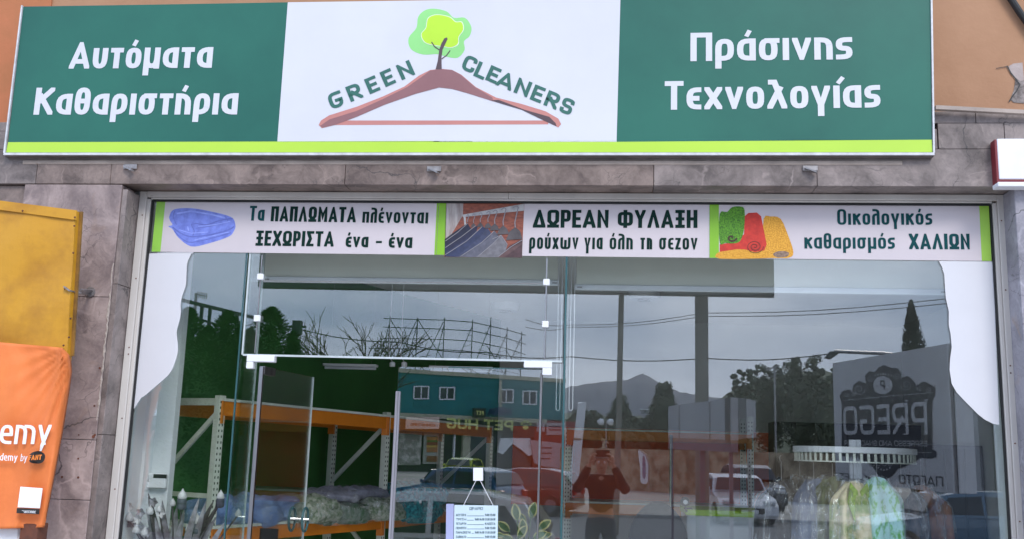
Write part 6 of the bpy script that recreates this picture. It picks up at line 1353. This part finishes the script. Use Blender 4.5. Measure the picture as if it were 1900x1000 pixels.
# small far houses
for px, py, w_, h_, lab in ((1400, 766, 26, 12, 'small pale house on the wooded hillside, left one'), (1418, 778, 30, 14, 'small pale house lowest on the wooded hillside'), (1385, 752, 22, 7, 'small white roofed house highest on the hillside'), (1212, 760, 44, 6, 'flat white roofed building below the dark pine')):
    t = thing('hillside_house', lab, 'house', rf(px, py+h_, 245)); a = rf(px-w_/2, py, 245); b = rf(px+w_/2, py+h_, 245)
    mb = MB(); mb.box((min(a.x, b.x), a.y-4, b.z), (max(a.x, b.x), a.y, a.z)); mb.build('wall', gp, t)
    mb = MB(); mb.box((min(a.x, b.x)-.3, a.y-4.3, a.z+.003), (max(a.x, b.x)+.3, a.y+.3, a.z+.3)); mb.build('roof', wht, t)
    for k in range(3): mb = MB(); xx = min(a.x, b.x)+(k+.5)*abs(b.x-a.x)/3; mb.box((xx-.25, a.y+.003, b.z+.1), (xx+.25, a.y+.04, b.z+.6)); mb.build('window', dkglass, t)

# PREGO board ----------------------------------------------------------
PW = Wall(1545, 23.4, 1762, 19.4)
pb = thing('cafe_sign_board', 'large grey cafe sign board with dark ornate plaque and tall letters', 'sign', PW.pt(1650, 900))
zt5 = PW.z(1545, 672); zt6 = PW.z(1757, 637); zb5 = PW.z(1757, 914)
mb = MB(); PW.slab(mb, 1545, 673, 1757, 890, 0, .3, 637, 914); mb.build('panel', mat('light_grey_sign_panel', (.62, .62, .64), (.56, .56, .58), .6, .6), pb)
mb = MB(); PW.slab(mb, 1757.4, 637, 1760, 914, .02, .34, 636, 914); PW.slab(mb, 1771, 700, 1774, 914, .02, .34, 700, 914); mb.build('edge_trim', wht, pb)
mb = MB(); PW.slab(mb, 1760.2, 640, 1770.8, 914, -.05, .25); mb.build('side_panel', M['black'], pb)
z5b = lambda X, Y: (1500+X/2.6325, 620+Y/2.6325)
fnP = lambda a_, b_: PW.pt(a_, b_, .0)
plq = mat('charcoal_plaque', (.045, .045, .055), None, 3, .6); pli = mat('pale_grey_print', (.58, .58, .60), None, 3, .6)
out = [(165, 592), (165, 335), (153, 300), (170, 275), (205, 268), (216, 284), (222, 245), (250, 226), (284, 240), (278, 200), (300, 178), (328, 183), (345, 160), (372, 148), (405, 162), (438, 165), (456, 192), (452, 214), (488, 202), (520, 232), (528, 250), (568, 228), (602, 245), (622, 262), (620, 300), (606, 322), (607, 560), (628, 572), (628, 596), (605, 605), (548, 602), (520, 622), (478, 642), (440, 655), (412, 690), (380, 706), (345, 690), (318, 648), (285, 620), (235, 602)]
mb = MB(); flat(mb, [z5b(*p) for p in out], 0, .01, fnP, PW.n); mb.build('plaque_print', plq, pb)
mb = MB(); blob(mb, *z5b(367, 247), 18, 17, fnP, PW.n, .016, 28); mb.build('oval_print', pli, pb)
mb = MB(); px_text(mb, 'P', *z5b(378, 268), *z5b(356, 268), 17, 0, N=PW.n, fn=fnP, t=.2, lift=.022, step=.002)
for X in (340, 396): blob(mb, *z5b(X, 250), 1, 1, fnP, PW.n, .022, 8)
mb.build('lettering', plq, pb)
mb = MB()
px_text(mb, 'PREGO', *z5b(588, 484), *z5b(176, 490), 60, 0, N=PW.n, fn=fnP, t=.17, R=.22, sp=.16, lift=.016, step=.002)
px_text(mb, 'ESPRESSO AND SNACK BAR', *z5b(585, 546), *z5b(180, 541), 10.6, 0, N=PW.n, fn=fnP, t=.19, R=.25, sp=.16, lift=.016, step=.002)
for (x, y0, y1) in ((578, 318, 485), (480, 322, 486)):  # slab serifs
    ribbon_px(mb, [z5b(x-14, y1), z5b(x+10, y1)], 2.2, 0, .017, fnP, PW.n); ribbon_px(mb, [z5b(x-8, y0+2), z5b(x+12, y0)], 2.2, 0, .017, fnP, PW.n)
ribbon_px(mb, [z5b(170, 322), z5b(400, 300), z5b(618, 282)], 1.0, 0, .016, fnP, PW.n); ribbon_px(mb, [z5b(535, 576), z5b(606, 576)], .9, 0, .016, fnP, PW.n)
def scroll(cx, cy, r, s, turns=1.6):
    ribbon_px(mb, [z5b(cx+s*r*(1-k/26*.85)*cos(turns*2*pi*k/26), cy+r*(1-k/26*.85)*sin(turns*2*pi*k/26)) for k in range(25)], .9, 0, .016, fnP, PW.n)
for cx, cy, r, s in ((252, 268, 28, 1), (482, 246, 28, -1), (305, 215, 16, 1), (435, 200, 16, -1), (190, 292, 12, 1), (592, 268, 14, -1), (225, 290, 10, -1), (545, 262, 14, 1)): scroll(cx, cy, r, s)
for k in range(7): blob(mb, *z5b(330+k*13, 202-10*sin(pi*(k+.5)/7)), 1.5, 1.6, fnP, PW.n, .016, 8)
for k in range(5): blob(mb, *z5b(345+k*14, 650+12*sin(pi*k/4)), 1.6, 1.6, fnP, PW.n, .016, 8)
for k in range(4): ribbon_px(mb, [z5b(320+k*28+12*cos(a_*pi/8), 625+16*sin(a_*pi/8)) for a_ in range(9)], .8, 0, .016, fnP, PW.n)
mb.build('lettering', pli, pb)
mb = MB(); px_text(mb, 'ΠΑΓΩΤΟ', *z5b(660, 742), *z5b(447, 728), 18.5, 0, N=PW.n, fn=fnP, t=.15, R=.3, sp=.22, lift=.012, step=.002); px_text(mb, 'ΚΑΦΕΣ', *z5b(300, 718), *z5b(155, 708), 13, 0, N=PW.n, fn=fnP, t=.13, R=.3, sp=.2, lift=.012, step=.002); mb.build('lettering', plq, pb)
# grey garage building at right ------------------------------------------
GW = Wall(1775, 34, 1900, 29)
gb = thing('garage_building', 'grey roadside garage with pillars at the far right', 'building', GW.pt(1830, 930))
ggm = mat('weathered_grey_render', (.22, .22, .22), (.15, .15, .15), .6, .85)
mb = MB(); GW.lslab(mb, 1773, 1960, 5.4, 3.6, .1, 6); mb.build('upper_wall', ggm, gb); mb = MB(); GW.lslab(mb, 1773, 1960, 3.597, GZ, -.5, 5); mb.build('back_wall', dkw, gb)
for x0, x1 in ((1789, 1822), (1850, 1856)): mb = MB(); GW.lslab(mb, x0, x1, 3.6, GZ, .1, .4); mb.build('pillar', mat('pale_pillar', (.42, .43, .45), None, 1, .7), gb)
mb = MB(); GW.slab(mb, 1774, 800, 1802, 828, .25, .1); mb.build('poster', mat('white_red_poster', (.75, .72, .72), (.55, .10, .08), 1.1, .6, lo=.42, hi=.5), gb)
mb = MB(); GW.slab(mb, 1829, 802, 1856, 830, -.3, .1); mb.build('poster', mat('ochre_poster', (.42, .28, .04), (.3, .2, .03), 1.1, .6), gb)
# ------------------------------------------------------------------ cars
tyre = mat('tyre_rubber', (.02, .02, .02), None, 10, .8); rim = mat('alloy_rim', (.45, .46, .48), (.3, .3, .32), 10, .3, .8); lampm = mat('headlight_lens', (.6, .62, .65), None, 5, .1); redl = mat('tail_light_red', (.45, .02, .02), None, 5, .2)
def car(name, label, px, pyroof, dist, col, rz, kind='hatch', group=None, suv=False):
    H = 1.72 if suv else 1.46; L_ = 4.3 if suv else 4.0; Wd = 1.78; c = rf(px, pyroof, dist); loc = Vector((c.x, c.y, GZ+.0))
    t = thing(name, label, 'car', loc, group, rz); s = H/1.46
    paint = mat('car_paint_'+name, col, tuple(x*.9 for x in col), 3, .25, coat=1.0, rvar=.04)
    low = [(-L_/2, .32), (-L_/2+.03, .62), (-L_/2+.10, .86), (-L_/2+.55, .93), (L_/2-1.25, .92), (L_/2-.35, .78), (L_/2-.04, .58), (L_/2, .32), (L_/2-.05, .22), (-L_/2+.08, .22)]
    low = [(x, z*s) for x, z in low]
    up_ = [(-L_/2+.10, .86), (-L_/2+.42, 1.36), (-L_/2+1.0, 1.455), (-.1, 1.45), (.45, 1.34), (L_/2-1.22, .93)]
    up_ = [(x, z*s) for x, z in up_]
    hwf = lambda z: Wd/2*(1-max(0, z-.85*s)*.30) if z > .3 else Wd/2*.95
    mb = MB(); 
    def loft(prof):
        n = len(prof); vs = []
        secs = ((-1, 0), (-.86, .035), (0, .05), (.86, .035), (1, 0))
        for k, bul in secs:
            for x, z in prof: vs.append((x+(math.copysign(bul, x) if abs(x) > L_/2-.3 else 0), k*hwf(z), z+(bul*.6 if z > .8*s else 0)))
        fs = [(j*n+i, j*n+(i+1) % n, (j+1)*n+(i+1) % n, (j+1)*n+i) for j in range(4) for i in range(n)]
        fs += [tuple(range(n))[::-1], tuple(4*n+i for i in range(n))]; mb.add(vs, fs)
    loft(low); o = mb.build('body', paint, t, world=False)
    mb = MB(); loft(up_); mb.build('cabin', paint, t, world=False)
    def q(pts, m, nm, th=.012):
        for sd_ in (-1, 1):
            mb_ = MB(); P = [Vector((x, sd_*(hwf(z)+.006), z)) for x, z in pts]; mb_.slab(P, (0, sd_, .2), th); mb_.build(nm, m, t, world=False)
    q([(-L_/2+.42, 1.0*s), (-L_/2+.66, 1.33*s), (-.45, 1.36*s), (-.45, .98*s)], dkglass, 'side_window'); q([(-.38, .98*s), (-.38, 1.36*s), (.28, 1.31*s), (.62, 1.02*s), (.6, .98*s)], dkglass, 'side_window')
    for (xa_, za_, xb_, zb__, nm) in ((.50, 1.33*s, L_/2-1.26, .97*s, 'windscreen'), (-L_/2+.36, 1.30*s, -L_/2+.15, .98*s, 'rear_window')):
        mb = MB(); n_ = Vector((1 if xa_ > 0 else -1, 0, .8)); off = n_.normalized()*.075
        mb.slab([Vector((xa_, -hwf(za_)*.86, za_))+off, Vector((xa_, hwf(za_)*.86, za_))+off, Vector((xb_, hwf(zb__)*.9, zb__))+off, Vector((xb_, -hwf(zb__)*.9, zb__))+off], n_, .02); mb.build(nm, dkglass, t, world=False)
    for wx in (-L_/2+.75, L_/2-.78):
        for sd_ in (-1, 1):
            mb = MB(); mb.lathe([(.20, -.1), (.31, -.1), (.325, -.06), (.325, .06), (.31, .1), (.20, .1)], (wx, sd_*(Wd/2-.08), .325), 22, 'y'); wh = mb.build('wheel', tyre, t, world=False)
            mb = MB(); mb.lathe([(.2, sd_*.095), (.19, sd_*.105), (.05, sd_*.10), (.04, sd_*.12)], (wx, sd_*(Wd/2-.08), .325), 18, 'y'); mb.build('rim', rim, wh, world=False)
    for sd_ in (-1, 1):
        mb = MB(); mb.bbox((L_/2-.28, sd_*.62-.17, .60*s), (L_/2+.03, sd_*.62+.17, .73*s), .03); mb.build('headlight', lampm, t, world=False)
        mb = MB(); mb.bbox((-L_/2-.03, sd_*.66-.14, .66*s), (-L_/2+.14, sd_*.66+.14, .86*s), .03); mb.build('tail_light', redl, t, world=False)
        mb = MB(); mb.bbox((.55, sd_*(Wd/2+.02)-.0, .98*s), (.68, sd_*(Wd/2+.17), 1.10*s), .03); mb.build('side_mirror', paint, t, world=False)
    mb = MB(); mb.bbox((L_/2-.02, -.45, .34*s), (L_/2+.055, .45, .52*s), .02); mb.build('grille', M['black'], t, world=False)
    mb = MB(); mb.box((L_/2+.056, -.26, .36), (L_/2+.066, .26, .47)); mb.build('number_plate', wht, t, world=False)
    return t
car('blue_car', 'blue hatchback parked across the road in front of the pet shop', 850, 871, 30.5, (.03, .10, .22), RD(205))
car('yellow_car', 'bright yellow green small car parked by the pet shop door', 858, 843, 62, (.50, .58, .03), RD(100))
car('red_car', 'dark red car parked behind the blue hatchback', 965, 878, 33, (.16, .015, .02), RD(190))
car('white_car', 'white car close to the road behind the green plant', 756, 912, 13.1, (.70, .72, .75), RD(178))
car('black_car', 'black off road car facing the shop behind the white car', 1392, 866, 41, (.02, .022, .025), RD(84), suv=True)
car('white_car', 'white hatchback facing the shop in front of the black car', 1362, 880, 33, (.70, .71, .74), RD(84))
car('blue_car', 'pale blue saloon car parked at the far right of the reflection', 1760, 906, 22.5, (.11, .20, .30), RD(178))

# ------------------------------------------------------------------ the photographer
skin = mat('skin', (.50, .30, .22), (.44, .25, .18), 6, .55); knit = mat('dark_jumper', (.030, .028, .032), (.02, .019, .022), 20, .9, bump=.3); jean = mat('grey_jeans', (.10, .11, .13), (.07, .075, .09), 14, .9, bump=.2); hairm = mat('grey_hair', (.16, .15, .14), (.08, .075, .07), 60, .8, bump=.5)
PX, PY = -.10, -6.02
pr = thing('person', 'person in dark jumper and jeans holding a phone up with both hands', 'person', (PX, PY, 0))
def skinmesh(name, nodes, edges, m, root, sub=2):
    me = bpy.data.meshes.new(name); me.from_pydata([n[:3] for n in nodes], edges, []); me.update(); o = bpy.data.objects.new(name, me); COL.objects.link(o); o.parent = pr
    md = o.modifiers.new('skin', 'SKIN'); 
    if not me.skin_vertices: me.attributes.new('skin', 'FLOAT', 'POINT') if False else None
    sv = me.skin_vertices[0].data
    for i, n in enumerate(nodes): sv[i].radius = (n[3], n[4] if len(n) > 4 else n[3]); sv[i].use_root = (i == root)
    md.use_smooth_shade = True
    s_ = o.modifiers.new('sub', 'SUBSURF'); s_.levels = sub; s_.render_levels = sub; me.materials.append(m); return o
def hand(mb, w, s, th):
    """open hand gripping the phone edge: palm plus four bent fingers and a thumb"""
    up = Vector((-s*.25, .35, 1)).normalized(); inn = Vector((-s, .1, 0)).normalized(); f = Vector((0, 1, 0))
    P = w; Q = P+up*.085; mb.tube([P, P+up*.03, P+up*.06, Q], [.022, .030, .034, .030], 10)
    for k in range(4):
        b = Q+up*(-.012+.0)+f*(.026-.017*k)+inn*.0; l = (.070, .078, .073, .058)[k]
        k1 = b+up*l*.45; k2 = k1+(inn+up*.35).normalized()*l*.36; k3 = k2+(inn-up*.15).normalized()*l*.28; mb.tube([b-up*.015, k1, k2, k3], [.010, .0095, .0085, .007], 7)
    b = P+up*.02+f*.02; mb.tube([b, b+(f+up*.2+inn*.4).normalized()*.035, b+(f*.4+inn+up*.6).normalized()*.07], [.013, .011, .008], 7)
arms = lambda e: [(-.175, 0, 1.30, .062+e), (-.285, .06, 1.20, .050+e), (-.27, .09, 1.195, .048+e), (-.17, .20, 1.40, .036+e), (-.125, .245, 1.49, .028+e)]
nodes = [(0, 0, .90, .14, .10), (0, 0, 1.04, .13, .095), (0, 0, 1.20, .155, .10), (0, 0, 1.30, .12, .08), (0, .0, 1.36, .05), (0, .01, 1.40, .05), (0, .02, 1.455, .078, .085), (0, .015, 1.52, .082, .09), (0, .01, 1.565, .055, .06)]
ed = [(i, i+1) for i in range(8)]
for s in (-1, 1):
    k = len(nodes); nodes += [(s*abs(a[0]), a[1], a[2], a[3]) for a in arms(0)]; ed += [(3, k)]+[(k+i, k+i+1) for i in range(4)]
for s in (-1, 1):
    k = len(nodes); nodes += [(s*.09, 0, .82, .085), (s*.11, .01, .48, .058), (s*.115, 0, .30, .055), (s*.12, -.01, .09, .038), (s*.13, .12, .045, .034)]; ed += [(0, k)]+[(k+i, k+i+1) for i in range(4)]
skinmesh('body', nodes, ed, skin, 0)
n2 = [(0, 0, .88, .155, .115), (0, 0, 1.04, .150, .115), (0, 0, 1.20, .175, .120), (0, 0, 1.315, .125, .085), (0, .0, 1.355, .065)]; e2 = [(i, i+1) for i in range(4)]
for s in (-1, 1): k = len(n2); n2 += [(s*abs(a[0]), a[1], a[2], a[3]) for a in arms(.016)[:4]]+[(s*.135, .235, 1.465, .040)]; e2 += [(3, k)]+[(k+i, k+i+1) for i in range(4)]
skinmesh('jumper', n2, e2, knit, 0)
n3 = [(0, 0, .93, .150, .11), (0, 0, .86, .15, .11)]; e3 = [(0, 1)]
for s in (-1, 1): k = len(n3); n3 += [(s*.095, 0, .78, .10), (s*.115, .01, .46, .075), (s*.12, 0, .10, .065)]; e3 += [(1, k), (k, k+1), (k+1, k+2)]
skinmesh('jeans', n3, e3, jean, 0)
for s in (-1, 1):
    skinmesh('shoe', [(s*.12, -.04, .045, .045), (s*.125, .06, .045, .048), (s*.13, .16, .038, .04)], [(0, 1), (1, 2)], M['black'], 1)
    mb = MB(); hand(mb, Vector((s*.125, .245, 1.49)), s, 0); mb.build('hand', skin, pr, world=False, smooth=True)
    mb = MB(); mb.lathe([(.004, -.03), (.012, -.022), (.014, .008), (.008, .026)], (s*.092, .015, 1.49), 10); mb.build('ear', skin, pr, world=False, smooth=True)
    mb = MB(); mb.lathe([(.004, 0), (.012, .004), (.004, .010)], (s*.032, .098, 1.50), 10, 'y'); mb.build('eye', M['whiteplastic'], pr, world=False, smooth=True)
    mb = MB(); mb.lathe([(.002, .009), (.006, .0105), (.002, .012)], (s*.032, .099, 1.50), 8, 'y'); mb.build('pupil', M['black'], pr, world=False)
mb = MB(); mb.add([(0, .10, 1.51), (-.016, .104, 1.462), (.016, .104, 1.462), (0, .132, 1.468), (0, .106, 1.455)], [(0, 1, 3), (0, 3, 2), (1, 4, 3), (4, 2, 3), (0, 2, 1)]); mb.build('nose', skin, pr, world=False)
mb = MB(); mb.tube([(-.024, .096, 1.434), (0, .103, 1.433), (.024, .096, 1.434)], [.003, .006, .003], 8); mb.build('mouth', mat('lips', (.35, .12, .10), None, 5, .5), pr, world=False)
mb = MB(); vs = []; n = 20
for j in range(9):
    ph = (-.15+j*.215)
    for i in range(n):
        a = 2*pi*i/n; r = .094*cos(min(ph, pi/2)); front = sin(a) > .35
        z = 1.515+.082*sin(ph); z = max(z, 1.545) if front else z
        vs.append((r*cos(a)*.98, .01+r*sin(a)*1.06, z))
mb.add(vs, [(j*n+i, j*n+(i+1) % n, (j+1)*n+(i+1) % n, (j+1)*n+i) for j in range(8) for i in range(n)]); mb.build('hair', hairm, pr, world=False, smooth=True)
ph = thing('phone', 'black phone held up in landscape by the person', 'phone', (-.085, -5.76, 1.56)); mb = MB(); mb.bbox((-.165, -5.768, 1.562), (-.005, -5.76, 1.638), .004); mb.build('case', M['black'], ph)
mb = MB(); mb.bbox((-.16, -5.7598, 1.605), (-.125, -5.757, 1.634), .004); mb.build('lens_block', M['black'], ph)
#END
